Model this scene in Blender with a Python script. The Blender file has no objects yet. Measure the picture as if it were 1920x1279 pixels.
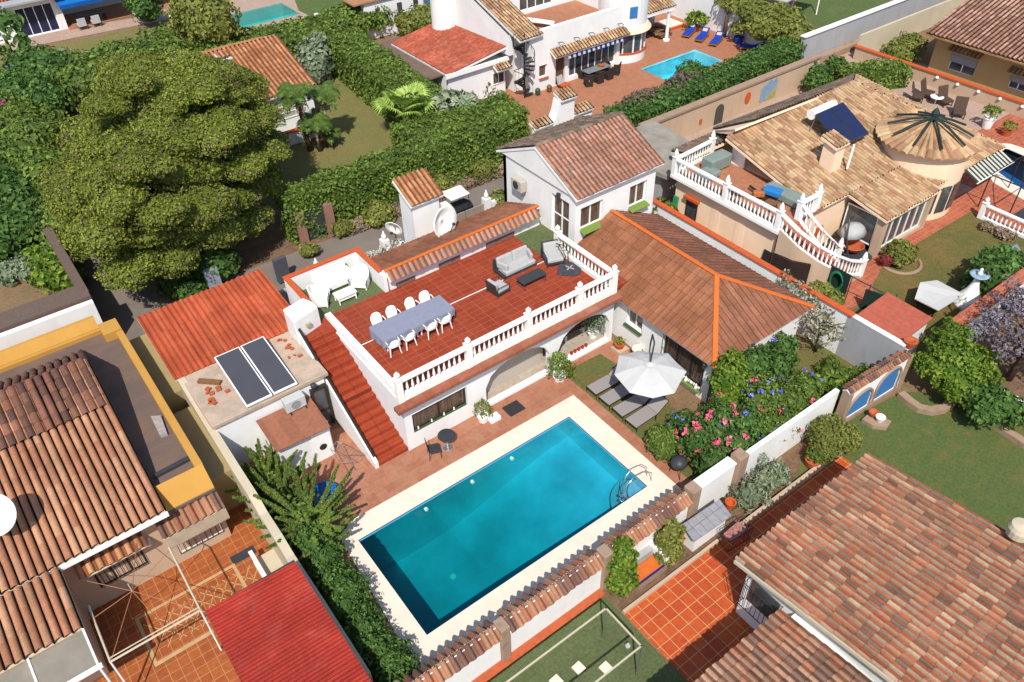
import bpy, bmesh, math, random
import numpy as np
from mathutils import Vector, Matrix, geometry
random.seed(7); RNG = np.random.default_rng(7)
SC = bpy.context.scene; COL = SC.collection
R = math.radians; PI = math.pi

# ------------------------------------------------------------------ camera (survey of the photo)
FOC, YAW, PITCH, ROLL, CAMH = 1498.99, 0.6278416, 0.71763093, 0.02715598, 25.0
_f = Vector((math.sin(YAW)*math.cos(PITCH), math.cos(YAW)*math.cos(PITCH), -math.sin(PITCH)))
_r = Vector((math.cos(YAW), -math.sin(YAW), 0)); _d = _f.cross(_r)
_r2 = _r*math.cos(ROLL)+_d*math.sin(ROLL); _d2 = -_r*math.sin(ROLL)+_d*math.cos(ROLL)
def S(px, py, z=0.0):
    """where a photographed point stands in the world, given its height"""
    v = _r2*((px-960)/FOC)+_d2*((py-639.5)/FOC)+_f
    t = (z-CAMH)/v.z
    return Vector((v.x*t, v.y*t, z))
cd = bpy.data.cameras.new('camera'); cam = bpy.data.objects.new('camera', cd); COL.objects.link(cam)
cam.matrix_world = Matrix(((_r2.x, -_d2.x, -_f.x, 0), (_r2.y, -_d2.y, -_f.y, 0), (_r2.z, -_d2.z, -_f.z, CAMH), (0, 0, 0, 1)))
cd.sensor_width = 36; cd.lens = FOC/1920*36; cd.clip_end = 1500; cd.clip_start = 0.5
SC.camera = cam

# ------------------------------------------------------------------ materials
def lin(c):
    c = c/255.0
    return c/12.92 if c <= 0.04045 else ((c+0.055)/1.055)**2.4
KEXP = 1.62
def C(r, g, b, k=1.0):
    return (min(.85, lin(r)/KEXP*k), min(.85, lin(g)/KEXP*k), min(.85, lin(b)/KEXP*k), 1)
class NT:
    def __init__(s, name, rough=.8, spec=.3):
        s.m = bpy.data.materials.new(name); s.m.use_nodes = True
        s.t = s.m.node_tree; s.n = s.t.nodes; s.l = s.t.links
        s.b = s.n['Principled BSDF']; s.b.inputs['Roughness'].default_value = rough
        s.b.inputs['Specular IOR Level'].default_value = spec
        s.tc = None
    def node(s, typ, **kw):
        nd = s.n.new(typ)
        for k, v in kw.items():
            if k.startswith('i_'):
                nd.inputs[k[2:].replace('_', ' ')].default_value = v
            else: setattr(nd, k, v)
        return nd
    def co(s, kind='Object'):
        if not s.tc: s.tc = s.n.new('ShaderNodeTexCoord')
        return s.tc.outputs[kind]
    def noise(s, scale, detail=4, rough=.6, vec=None, stretch=None):
        nd = s.node('ShaderNodeTexNoise'); nd.inputs['Scale'].default_value = scale
        nd.inputs['Detail'].default_value = detail; nd.inputs['Roughness'].default_value = rough
        v = vec or s.co()
        if stretch:
            mp = s.node('ShaderNodeMapping'); mp.inputs['Scale'].default_value = stretch
            s.l.new(v, mp.inputs['Vector']); v = mp.outputs[0]
        s.l.new(v, nd.inputs['Vector']); return nd.outputs['Fac']
    def ramp(s, fac, stops, interp='LINEAR'):
        nd = s.node('ShaderNodeValToRGB'); cr = nd.color_ramp; cr.interpolation = interp
        while len(cr.elements) < len(stops): cr.elements.new(.5)
        for e, (p, c) in zip(cr.elements, stops): e.position = p; e.color = c
        s.l.new(fac, nd.inputs['Fac']); return nd.outputs['Color']
    def mix(s, fac, a, b, mode='MIX'):
        nd = s.node('ShaderNodeMix', data_type='RGBA', blend_type=mode)
        for sock, v in ((nd.inputs['Factor'], fac), (nd.inputs[6], a), (nd.inputs[7], b)):
            if isinstance(v, (int, float, tuple)): sock.default_value = v
            else: s.l.new(v, sock)
        return nd.outputs[2]
    def math(s, op, a, b=0.0, c=None):
        nd = s.node('ShaderNodeMath', operation=op)
        for sock, v in zip(nd.inputs, (a, b, c)):
            if v is None: continue
            if isinstance(v, (int, float)): sock.default_value = v
            else: s.l.new(v, sock)
        return nd.outputs[0]
    def color(s, v):
        if isinstance(v, tuple): s.b.inputs['Base Color'].default_value = v
        else: s.l.new(v, s.b.inputs['Base Color'])
    def bump(s, h, strength=.3, dist=.02):
        nd = s.node('ShaderNodeBump'); nd.inputs['Strength'].default_value = strength; nd.inputs['Distance'].default_value = dist
        s.l.new(h, nd.inputs['Height']); s.l.new(nd.outputs[0], s.b.inputs['Normal'])
def k(c, f): return (min(.9, c[0]*f), min(.9, c[1]*f), min(.9, c[2]*f), 1)

MATS = {}
def plain(name, col, rough=.6, var=.12, scale=3, spec=.3, metal=0, bump=0):
    if name in MATS: return MATS[name]
    t = NT(name, rough, spec); f = t.noise(scale)
    t.color(t.ramp(f, [(.3, k(col, 1-var)), (.7, k(col, 1+var))])); t.b.inputs['Metallic'].default_value = metal
    if bump: t.bump(t.noise(scale*12), bump, .01)
    MATS[name] = t.m; return t.m
def plaster(name, col, dirt=None, amt=.35, streak=True):
    """rendered wall: base colour, faint blotches, vertical rain streaks and scuffs"""
    t = NT(name, .9, .2)
    base = t.ramp(t.noise(.7, 5), [(.25, k(col, .9)), (.75, k(col, 1.04))])
    d = dirt or (col[0]*.62, col[1]*.56, col[2]*.48, 1)
    n1 = t.noise(2.2, 8, .72, stretch=(1, 1, .18 if streak else 1))
    m = t.ramp(n1, [(.52, (0, 0, 0, 1)), (.78, (amt, amt, amt, 1))])
    t.color(t.mix(m, base, d)); t.bump(t.noise(18, 6), .25, .02); return t.m
def tiles(name, sx, sy, cols, grout, mortar=.02, angle=0, rough=.75, offset=0.0, stain=.35, staincol=None, off=(0, 0)):
    """floor tiles laid on object coordinates: sx,sy tile size in metres"""
    t = NT(name, rough, .3)
    mp = t.node('ShaderNodeMapping'); mp.inputs['Rotation'].default_value = (0, 0, angle); mp.inputs['Location'].default_value = (off[0], off[1], 0)
    t.l.new(t.co(), mp.inputs['Vector'])
    sw = t.noise(1.4, 3, .5)
    br = t.node('ShaderNodeTexBrick', offset=offset, squash=1.0); t.l.new(mp.outputs[0], br.inputs['Vector'])
    br.inputs['Scale'].default_value = 1; br.inputs['Brick Width'].default_value = sx; br.inputs['Row Height'].default_value = sy
    br.inputs['Mortar Size'].default_value = mortar*.5; br.inputs['Mortar Smooth'].default_value = .2; br.inputs['Bias'].default_value = 0
    br.inputs['Color1'].default_value = cols[0]; br.inputs['Color2'].default_value = cols[1]; br.inputs['Mortar'].default_value = grout
    c2 = t.mix(.55, br.outputs['Color'], t.ramp(t.noise(6, 6), [(.3, (.35, .35, .35, 1)), (.7, (.65, .65, .65, 1))]), 'OVERLAY')
    st = staincol or k(cols[0], .55)
    n = t.ramp(t.noise(.9, 7, .65), [(.45, (0, 0, 0, 1)), (.75, (stain, stain, stain, 1))])
    t.color(t.mix(n, c2, st)); t.bump(br.outputs['Fac'], -.3, .01); return t.m
def lawn(name, cols, scale=.35):
    cols = [k(c, 1.3) for c in cols]; t = NT(name, .95, .1)
    a = t.ramp(t.noise(scale, 5, .6), [(.28, cols[0]), (.5, cols[1]), (.75, cols[2])])
    b = t.ramp(t.noise(9, 8, .8), [(.25, (.22, .22, .22, 1)), (.78, (.8, .8, .8, 1))])
    c = t.mix(.9, a, b, 'OVERLAY')
    pt = t.ramp(t.noise(1.7, 6, .7), [(.5, (0, 0, 0, 1)), (.68, (.55, .55, .55, 1))]); c = t.mix(pt, c, (cols[0][0]*1.25, cols[0][1]*1.05, cols[0][2]*.95, 1))
    e = t.ramp(t.noise(60, 3, .8), [(.3, (.3, .3, .3, 1)), (.7, (.7, .7, .7, 1))])
    t.color(t.mix(.8, c, e, 'OVERLAY')); t.bump(t.noise(45, 5, .8), .8, .05); return t.m
def rooftile(name, covers, channel, stain=.35, staincol=(.08, .07, .06, 1), moss=None, cutoff=.6):
    """fired clay: one colour per tile from its UV cell; channels between the covers are fresher on some roofs, painted with gap shade on others"""
    t = NT(name, .85, .2)
    uv = t.node('ShaderNodeUVMap'); uv.uv_map = 'UVMap'
    sep = t.node('ShaderNodeSeparateXYZ'); t.l.new(uv.outputs[0], sep.inputs[0])
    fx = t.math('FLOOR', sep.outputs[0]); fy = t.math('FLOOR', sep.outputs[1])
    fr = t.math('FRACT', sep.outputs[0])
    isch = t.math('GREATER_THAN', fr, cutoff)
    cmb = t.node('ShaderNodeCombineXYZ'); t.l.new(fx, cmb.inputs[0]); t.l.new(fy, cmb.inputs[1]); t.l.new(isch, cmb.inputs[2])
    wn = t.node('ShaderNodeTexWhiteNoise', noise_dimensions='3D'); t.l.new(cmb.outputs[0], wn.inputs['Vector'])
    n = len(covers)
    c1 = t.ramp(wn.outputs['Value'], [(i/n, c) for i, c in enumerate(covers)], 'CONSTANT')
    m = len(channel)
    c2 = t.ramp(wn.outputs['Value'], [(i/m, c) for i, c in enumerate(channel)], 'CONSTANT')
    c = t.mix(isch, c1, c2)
    g = t.ramp(t.noise(22, 6, .75), [(.25, (.25, .25, .25, 1)), (.75, (.75, .75, .75, 1))])
    c = t.mix(.7, c, g, 'OVERLAY')
    f = t.ramp(t.noise(1.1, 8, .7), [(.5, (0, 0, 0, 1)), (.72, (stain, stain, stain, 1))])
    c = t.mix(f, c, staincol)
    cs = t.ramp(t.noise(.45, 6, .7, stretch=(1, 1, 1)), [(.42, (.36, .36, .36, 1)), (.62, (.56, .56, .56, 1))]); c = t.mix(.75, c, cs, 'OVERLAY')
    mp = t.node('ShaderNodeMapping'); mp.inputs['Scale'].default_value = (.9, .09, 1); t.l.new(uv.outputs[0], mp.inputs['Vector'])
    sk = t.ramp(t.noise(1.3, 5, .7, vec=mp.outputs[0]), [(.36, (.34, .33, .32, 1)), (.64, (.62, .62, .62, 1))]); c = t.mix(.6, c, sk, 'OVERLAY')
    if moss:
        f = t.ramp(t.noise(7, 6, .8), [(.6, (0, 0, 0, 1)), (.66, (.8, .8, .8, 1))]); c = t.mix(f, c, moss)
    t.color(c); t.bump(t.noise(30, 6, .7), .5, .02); return t.m
def leafmat(name, a, b, c, brown=None, trans=.25):
    a, b, c = k(a, 1.75), k(b, 1.75), k(c, 1.75); t = NT(name, .6, .25)
    uv = t.node('ShaderNodeUVMap'); uv.uv_map = 'UVMap'
    sep = t.node('ShaderNodeSeparateXYZ'); t.l.new(uv.outputs[0], sep.inputs[0])
    st = [(.0, a), (.45, b), (.9, c)]
    if brown: st = [(0, brown), (.06, brown), (.1, a), (.5, b), (.95, c)]
    c1 = t.ramp(sep.outputs[0], st)
    c1 = t.mix(.55, c1, t.ramp(sep.outputs[1], [(0, (.3, .3, .3, 1)), (1, (.7, .7, .7, 1))]), 'OVERLAY')
    t.color(c1)
    tr = t.node('ShaderNodeBsdfTranslucent'); t.l.new(c1, tr.inputs[0])
    mx = t.node('ShaderNodeMixShader'); mx.inputs[0].default_value = trans
    t.l.new(t.b.outputs[0], mx.inputs[1]); t.l.new(tr.outputs[0], mx.inputs[2])
    t.l.new(mx.outputs[0], t.n['Material Output'].inputs['Surface']); return t.m

# ------------------------------------------------------------------ objects
def tag(o, label=None, cat=None, group=None, kind=None):
    if label: o['label'] = label
    if cat: o['category'] = cat
    if group: o['group'] = group
    if kind: o['kind'] = kind
    return o
def thing(name, label, cat, loc=(0, 0, 0), group=None):
    o = bpy.data.objects.new(name, None); COL.objects.link(o); o.location = loc
    o.empty_display_size = .3
    return tag(o, label, cat, group)
def wloc(p):
    v = Vector((0, 0, 0))
    while p: v += p.location; p = p.parent
    return v
class MB:
    """collects shapes, then links them as ONE mesh object"""
    def __init__(s): s.v = []; s.f = []; s.mi = []; s.uv = []; s.cur = 0
    def face(s, idx, uv=None): s.f.append(tuple(idx)); s.mi.append(s.cur); s.uv.append(uv)
    def poly(s, pts, uv=None):
        b = len(s.v); s.v += [tuple(p) for p in pts]; s.face(range(b, b+len(pts)), uv); return s
    def box(s, x0, y0, z0, x1, y1, z1):
        b = len(s.v); s.v += [(x0, y0, z0), (x1, y0, z0), (x1, y1, z0), (x0, y1, z0), (x0, y0, z1), (x1, y0, z1), (x1, y1, z1), (x0, y1, z1)]
        for f in ((0, 3, 2, 1), (4, 5, 6, 7), (0, 1, 5, 4), (1, 2, 6, 5), (2, 3, 7, 6), (3, 0, 4, 7)): s.face([b+i for i in f])
        return s
    def obox(s, c, size, rz=0, ry=0, rx=0):
        b = len(s.v); M = Matrix.Rotation(rz, 3, 'Z') @ Matrix.Rotation(ry, 3, 'Y') @ Matrix.Rotation(rx, 3, 'X'); c = Vector(c)
        for z in (-.5, .5):
            for x, y in ((-.5, -.5), (.5, -.5), (.5, .5), (-.5, .5)):
                s.v.append(tuple(c+M @ Vector((x*size[0], y*size[1], z*size[2]))))
        for f in ((0, 3, 2, 1), (4, 5, 6, 7), (0, 1, 5, 4), (1, 2, 6, 5), (2, 3, 7, 6), (3, 0, 4, 7)): s.face([b+i for i in f])
        return s
    def prism(s, pts, z0, z1):
        pts = [(p[0], p[1]) for p in pts]
        a = sum(pts[i][0]*pts[(i+1) % len(pts)][1]-pts[(i+1) % len(pts)][0]*pts[i][1] for i in range(len(pts)))
        if a < 0: pts = pts[::-1]
        n = len(pts); b = len(s.v); s.v += [(x, y, z0) for x, y in pts]+[(x, y, z1) for x, y in pts]
        s.face(range(b+n-1, b-1, -1)); s.face(range(b+n, b+2*n))
        for i in range(n): j = (i+1) % n; s.face([b+i, b+j, b+n+j, b+n+i])
        return s
    def slab(s, pts, th):
        """thick plate from a 3D polygon, thickness downwards"""
        n = len(pts); b = len(s.v); s.v += [tuple(p) for p in pts]+[(p[0], p[1], p[2]-th) for p in pts]
        s.face(range(b, b+n)); s.face(range(b+2*n-1, b+n-1, -1))
        for i in range(n): j = (i+1) % n; s.face([b+j, b+i, b+n+i, b+n+j])
        return s
    def tube(s, path, r, n=6, cap=True):
        path = [Vector(p) for p in path]; rs = r if isinstance(r, (list, tuple)) else [r]*len(path); rings = []
        for i, p in enumerate(path):
            d = (path[min(i+1, len(path)-1)]-path[max(i-1, 0)]).normalized()
            a = d.cross(Vector((0, 0, 1))); a = a.normalized() if a.length > 1e-4 else Vector((1, 0, 0)); c = d.cross(a)
            b = len(s.v); rings.append(b)
            for j in range(n):
                t = 2*PI*j/n; s.v.append(tuple(p+(a*math.cos(t)+c*math.sin(t))*rs[i]))
        for a, b in zip(rings, rings[1:]):
            for j in range(n): s.face([a+j, a+(j+1) % n, b+(j+1) % n, b+j])
        if cap: s.face([rings[0]+j for j in range(n)][::-1]); s.face([rings[-1]+j for j in range(n)])
        return s
    def lathe(s, prof, c=(0, 0, 0), n=12, sx=1, sy=1):
        rings = []
        for r, z in prof:
            b = len(s.v); rings.append(b)
            for j in range(n):
                t = 2*PI*j/n; s.v.append((c[0]+math.cos(t)*r*sx, c[1]+math.sin(t)*r*sy, c[2]+z))
        for a, b in zip(rings, rings[1:]):
            for j in range(n): s.face([a+j, a+(j+1) % n, b+(j+1) % n, b+j])
        if prof[0][0] > 1e-3: s.face([rings[0]+j for j in range(n)][::-1])
        if prof[-1][0] > 1e-3: s.face([rings[-1]+j for j in range(n)])
        return s
    def arch(s, u0, u1, z0, zs, zt, f):
        pass
    def build(s, name, mats, parent=None, smooth=False, bevel=0, label=None, cat=None, group=None, kind=None, uvname='UVMap'):
        me = bpy.data.meshes.new(name); off = wloc(parent) if parent else Vector((0, 0, 0))
        vv = [(a-off.x, b-off.y, c-off.z) for a, b, c in s.v] if parent else s.v
        me.from_pydata(vv, [], s.f)
        for m in (mats if isinstance(mats, (list, tuple)) else [mats]): me.materials.append(m)
        me.polygons.foreach_set('material_index', s.mi)
        if any(u is not None for u in s.uv):
            ul = me.uv_layers.new(name=uvname); i = 0
            for f, u in zip(s.f, s.uv):
                for q in range(len(f)):
                    if u: ul.data[i].uv = u[q]
                    i += 1
        if smooth: me.polygons.foreach_set('use_smooth', [True]*len(me.polygons))
        me.update(); o = bpy.data.objects.new(name, me); COL.objects.link(o); o.parent = parent
        if bevel:
            b = o.modifiers.new('bevel', 'BEVEL'); b.width = bevel; b.segments = 2; b.limit_method = 'ANGLE'; b.angle_limit = R(40)
        return tag(o, label, cat, group, kind)
def copy_tree(o, parent=None):
    c = o.copy(); COL.objects.link(c); c.parent = parent
    for ch in list(o.children): copy_tree(ch, c)
    return c
def place(o, loc, rz=0, label=None, scale=None, group=None):
    o.location = loc; o.rotation_euler = (0, 0, rz)
    if scale: o.scale = (scale, scale, scale)
    if label: o['label'] = label
    if group: o['group'] = group
    return o
def sheet(name, outer, z, mat, holes=(), kind='structure', th=0, **kw):
    """flat sheet with holes, tessellated"""
    loops = [[Vector((p[0], p[1], z)) for p in outer]]+[[Vector((p[0], p[1], z)) for p in h] for h in holes]
    tris = geometry.tessellate_polygon(loops); flat = [p for l in loops for p in l]
    mb = MB(); mb.v = [tuple(p) for p in flat]
    for t in tris:
        a, b, c = (flat[i] for i in t)
        if (b-a).cross(c-a).z < 0: t = (t[0], t[2], t[1])
        mb.face(t)
    if th:
        base = 0
        for l in loops:
            n = len(l)
            for i in range(n):
                p, q = l[i], l[(i+1) % n]; mb.poly([(p.x, p.y, z-th), (q.x, q.y, z-th), tuple(q), tuple(p)])
    return mb.build(name, mat, kind=kind, **kw)
def rect(x0, y0, x1, y1): return [(x0, y0), (x1, y0), (x1, y1), (x0, y1)]
def SP(*pts, z=0): return [tuple(S(a, b, z)[:2]) for a, b in pts]

# ------------------------------------------------------------------ walls, windows
def wall(mb, p0, p1, z0, z1, th, ops=()):
    """wall from p0 to p1, thickness th to the left; ops: (u0,u1,za,zb[,arch rise])"""
    p0 = Vector(p0[:2]); p1 = Vector(p1[:2]); L = (p1-p0).length; d = (p1-p0)/L; nrm = Vector((-d.y, d.x))
    cuts = {0.0, L}; cells = []
    for o in ops:
        cuts |= {o[0], o[1]}
        if len(o) > 4 and o[4] > 0:
            for i in range(1, 12): cuts.add(o[0]+(o[1]-o[0])*i/12)
    cs = sorted(cuts)
    def cell(u0, u1, a0, a1, b0, b1):
        pts = []
        for u, lo, hi in ((u0, a0, b0), (u1, a1, b1)):
            for q in (0, th):
                P = p0+d*u+nrm*q; pts.append(((P.x, P.y, lo), (P.x, P.y, hi)))
        (A, A2), (B, B2), (Cc, C2), (D, D2) = pts
        b = len(mb.v); mb.v += [A, Cc, D, B, A2, C2, D2, B2]
        for f in ((0, 3, 2, 1), (4, 5, 6, 7), (0, 1, 5, 4), (1, 2, 6, 5), (2, 3, 7, 6), (3, 0, 4, 7)): mb.face([b+i for i in f])
    for u0, u1 in zip(cs, cs[1:]):
        if u1-u0 < 1e-5: continue
        um = (u0+u1)/2; hit = [o for o in ops if o[0] < um < o[1]]
        if not hit: cell(u0, u1, z0, z0, z1, z1); continue
        hit.sort(key=lambda o: o[2]); zz = (z0, z0)
        for o in hit:
            if o[2]-zz[0] > 1e-4: cell(u0, u1, zz[0], zz[1], o[2], o[2])
            if len(o) > 4 and o[4] > 0:
                def tp(u): x = (u-(o[0]+o[1])/2)/((o[1]-o[0])/2); return o[3]-o[4]+o[4]*math.sqrt(max(0, 1-x*x))
                zz = (tp(u0), tp(u1))
            else: zz = (o[3], o[3])
        if z1-max(zz) > 1e-4: cell(u0, u1, zz[0], zz[1], z1, z1)
def window(parent, p0, p1, z0, z1, M, inset=.12, panes=2, sill=None, fr=None, name='window', bars=0, framew=.06, mid=0, label=None, gm=None):
    """window filling the opening p0..p1: frame > pane, sill, bars; outward normal is right of p0->p1"""
    p0 = Vector(p0[:2]); p1 = Vector(p1[:2]); L = (p1-p0).length; d = (p1-p0)/L; n = Vector((d.y, -d.x)); ang = math.atan2(d.y, d.x)
    fr = fr or M['whiteframe']; mb = MB(); base = p0-n*inset; w = framew
    def bar(u, z, su, sz, dep=.05, back=0):
        c = base+d*u+n*back; mb.obox((c.x, c.y, z), (su, dep, sz), ang)
    bar(L/2, z0+w/2, L, w); bar(L/2, z1-w/2, L, w)
    for u in [w/2, L-w/2]+[L*i/panes for i in range(1, panes)]: bar(u, (z0+z1)/2, w, z1-z0-2*w-.002)
    for i in range(mid): bar(L/2, z0+(z1-z0)*(i+1)/(mid+1), L-2*w-.002, w*.7, .04)
    f = mb.build(name, fr, parent)
    if label: f['label'] = label
    c = base-n*.03+d*(L/2); g = MB(); g.obox((c.x, c.y, (z0+z1)/2), (L-.02, .012, z1-z0-.02), ang); g.build('pane', gm or M['glass'], f)
    if sill:
        c = p0+d*(L/2)+n*(sill[1]/2-inset/2+.0); q = MB(); q.obox((c.x, c.y, z0-.03), (L+.1, sill[1]+inset, .06), ang); q.build('sill', sill[0], f)
    if bars:
        q = MB(); o = p0+n*.06
        for i in range(bars+1):
            c = o+d*(L*i/bars); q.tube([(c.x, c.y, z0-.02), (c.x, c.y, z1+.02)], .012, 4)
        for z in (z0, (z0+z1)/2, z1):
            a = o; b = o+d*L; q.tube([(a.x, a.y, z), (b.x, b.y, z)], .013, 4)
        q.build('window_grille', M['iron'], f)
    return f

# ------------------------------------------------------------------ tiled roofs
def tile_profile(kind):
    if kind == 'barrel': return [0, .03, .1, .2, .3, .4, .5, .57, .6, .7, .8, .9], lambda u: (.095*math.sin(PI*u/.6)**.6 if u < .6 else -.035*math.sin(PI*(u-.6)/.4)**.5)
    if kind == 'twin': return [0, .04, .12, .25, .38, .46, .5, .62, .75, .88], lambda u: (.1*math.sin(PI*u/.5)**.6 if u < .5 else -.02*math.sin(PI*(u-.5)/.5))
    if kind == 'wide': return [0, .05, .15, .3, .45, .6, .72, .8, .84, .92], lambda u: (.1*math.sin(PI*u/.82)**.5 if u < .82 else -.06)
    if kind == 'low': return [0, .04, .2, .35, .5, .56, .62, .8], lambda u: (.04*math.sin(PI*u/.6)**.7 if u < .6 else -.006)
    if kind == 'flat': return [0, .08, .16, .5, .9], lambda u: (.03 if u < .1 else 0.002)
    if kind == 'corr': return [0, .15, .3, .5, .7, .85], lambda u: .03*(1+math.sin(2*PI*u))
    if kind == 'ripple': return [0, .2, .4, .5, .7, .9], lambda u: .022*(1+math.sin(2*PI*u))
def roof(name, O, U, V, mats, parent=None, pitch=.25, row=.36, kind='barrel', clip=None, step=.03, th=.12, jit=.008, slab=True, under=True, **kw):
    """tiled slope: O eave corner, U along the eave, V up the slope (3D); clip: convex list of (s,t) in metres along U,V"""
    O = Vector(O); U = Vector(U); V = Vector(V); LU = U.length; LV = V.length; u = U/LU; v = V/LV; n = u.cross(v).normalized()
    flip = n.z < 0
    if flip: n = -n
    prof, hf = tile_profile(kind); nc = max(1, round(LU/pitch)); pu = LU/nc; nr = max(1, round(LV/row)); pv = LV/nr
    us = [c+p for c in range(nc) for p in prof]+[nc]; hs = [hf(x-int(x)) if x < nc else hf(0) for x in us]
    us = np.array(us); hs = np.array(hs); nu = len(us); verts = []; faces = []; uvs = []
    colj = RNG.uniform(-1, 1, (nr, nc+1)); ci = np.minimum(us.astype(int), nc-1)
    base = 0; ON = np.array(O); un = np.array(u); vn = np.array(v); nn = np.array(n)
    for j in range(nr):
        dj = colj[j][ci]*jit
        for tv, lift, slip in ((j, step, .0), (j+1, 0.0, 0.0)):
            vv = tv*pv+(dj*2 if tv == j and kind in ('barrel', 'low', 'wide', 'twin') else 0)
            P = ON+np.outer(us*pu+dj*.5, un)+np.outer(np.broadcast_to(vv, (nu,)), vn)+np.outer(hs*(1+dj*6)+lift+.01, nn)
            verts.append(P)
        a = base; b = base+nu
        idx = np.arange(nu-1); q = np.stack([a+idx, a+idx+1, b+idx+1, b+idx], 1); faces.append(q)
        um = (us[:-1]+us[1:])/2
        uvs.append(np.stack([um, np.full(nu-1, j+.5)], 1))
        if j > 0:
            pb = base-nu; q = np.stack([pb+idx, pb+idx+1, a+idx+1, a+idx], 1); faces.append(q); uvs.append(np.stack([um, np.full(nu-1, j+.5)], 1))
        base += 2*nu
    vb = np.concatenate(verts); fb = np.concatenate(faces); ub = np.concatenate(uvs)
    if flip: fb = fb[:, ::-1]
    me = bpy.data.meshes.new(name); me.from_pydata(vb.tolist(), [], fb.tolist())
    ul = me.uv_layers.new(name='UVMap'); ul.data.foreach_set('uv', np.repeat(ub, 4, axis=0).astype(np.float32).ravel())
    bm = bmesh.new(); bm.from_mesh(me); pts = clip or [(0, 0), (LU, 0), (LU, LV), (0, LV)]
    W = [O+u*a+v*b for a, b in pts]
    if clip:
        cen = sum(W, Vector())/len(W)
        for i in range(len(W)):
            A = W[i]; B = W[(i+1) % len(W)]; pn = (B-A).cross(n)
            if pn.dot(cen-A) > 0: pn = -pn
            bmesh.ops.bisect_plane(bm, geom=bm.verts[:]+bm.edges[:]+bm.faces[:], plane_co=A, plane_no=pn, clear_outer=True)
    if slab:
        sd = .07 if kind in ('barrel', 'wide', 'twin', 'low') else .01; top = [bm.verts.new(p-n*sd) for p in W]; bot = [bm.verts.new(p-n*(sd+th)) for p in W]
        fs = [bm.faces.new(top), bm.faces.new(bot[::-1])]
        for i in range(len(W)):
            j2 = (i+1) % len(W); fs.append(bm.faces.new((top[i], bot[i], bot[j2], top[j2])))
        for f in fs: f.material_index = 1
    off = wloc(parent) if parent else Vector((0, 0, 0)); bmesh.ops.translate(bm, verts=bm.verts[:], vec=-off)
    bm.to_mesh(me); bm.free()
    for m in mats: me.materials.append(m)
    o = bpy.data.objects.new(name, me); COL.objects.link(o); o.parent = parent; return tag(o, **kw)
def ridge(parent, p0, p1, r, mat, seg=.4, name='ridge_cap', n=7, flatten=.7):
    """row of half-round caps along a ridge or hip"""
    p0 = Vector(p0); p1 = Vector(p1); L = (p1-p0).length; d = (p1-p0)/L; a = d.cross(Vector((0, 0, 1))).normalized(); c = a.cross(d)
    mb = MB(); m = max(1, round(L/seg))
    for i in range(m):
        A = p0+d*(L*i/m-.02); B = p0+d*(L*(i+1)/m); j = random.uniform(.95, 1.05); b = len(mb.v)
        for P, rr in ((A, r*1.1*j), (B, r*.92*j)):
            for q in range(n):
                t = PI*q/(n-1); mb.v.append(tuple(P+a*math.cos(t)*rr+c*math.sin(t)*rr*flatten-c*.02))
        for q in range(n-1): mb.face([b+q, b+n+q, b+n+q+1, b+q+1], [(i+.3, .5)]*4)
        mb.face([b+q for q in range(n)], [(i+.3, .5)]*n); mb.face([b+n+q for q in range(n)][::-1], [(i+.3, .5)]*n)
    return mb.build(name, mat, parent)

# ------------------------------------------------------------------ foliage
def leaves_obj(name, P, N, size, mat, parent=None, core=None, aspect=1.6, clump=None, droop=0, fold=True, **kw):
    """P,N arrays: leaf positions and outward directions; one rhombus per leaf"""
    n = len(P); off = np.array(wloc(parent)) if parent else np.zeros(3)
    D = N*.9+RNG.normal(0, .55, (n, 3)); D /= np.linalg.norm(D, axis=1)[:, None]+1e-9
    T = RNG.normal(0, 1, (n, 3)); T -= D*(T*D).sum(1)[:, None]; T[:, 2] -= droop; T /= np.linalg.norm(T, axis=1)[:, None]+1e-9
    B = np.cross(D, T); s = size*RNG.uniform(.6, 1.35, n)[:, None]
    a = T*s*aspect/2; b = B*s/2; lift = D*s*.18
    V = np.stack([P-a, P+b+lift, P+a, P-b+lift], 1).reshape(-1, 3)-off
    F = np.arange(4*n).reshape(-1, 4)
    ux = RNG.uniform(0, 1, n)
    uy = clump if clump is not None else np.clip(.5+.5*np.sin(P[:, 0]*1.3+2*np.sin(P[:, 1]*.9))*np.cos(P[:, 1]*1.1+P[:, 2]*1.7)+RNG.normal(0, .12, n), 0, 1)
    uv = np.repeat(np.stack([ux, uy], 1), 4, axis=0)
    if core is not None:
        cv, cf = core; base = len(V); V = np.concatenate([V, cv-off]); faces = F.tolist()+[[base+i for i in f] for f in cf]
        cuv = np.full((sum(len(f) for f in cf), 2), .25); uv = np.concatenate([uv, cuv])
    else: faces = F.tolist()
    me = bpy.data.meshes.new(name); me.from_pydata(V.tolist(), [], faces); me.materials.append(mat)
    ul = me.uv_layers.new(name='UVMap'); ul.data.foreach_set('uv', uv.astype(np.float32).ravel())
    o = bpy.data.objects.new(name, me); COL.objects.link(o); o.parent = parent; return tag(o, **kw)
def _ico(sub=2):
    bm = bmesh.new(); bmesh.ops.create_icosphere(bm, subdivisions=sub, radius=1)
    v = np.array([q.co[:] for q in bm.verts]); f = [[w.index for w in p.verts] for p in bm.faces]; bm.free(); return v, f
ICO = _ico(2)
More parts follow.
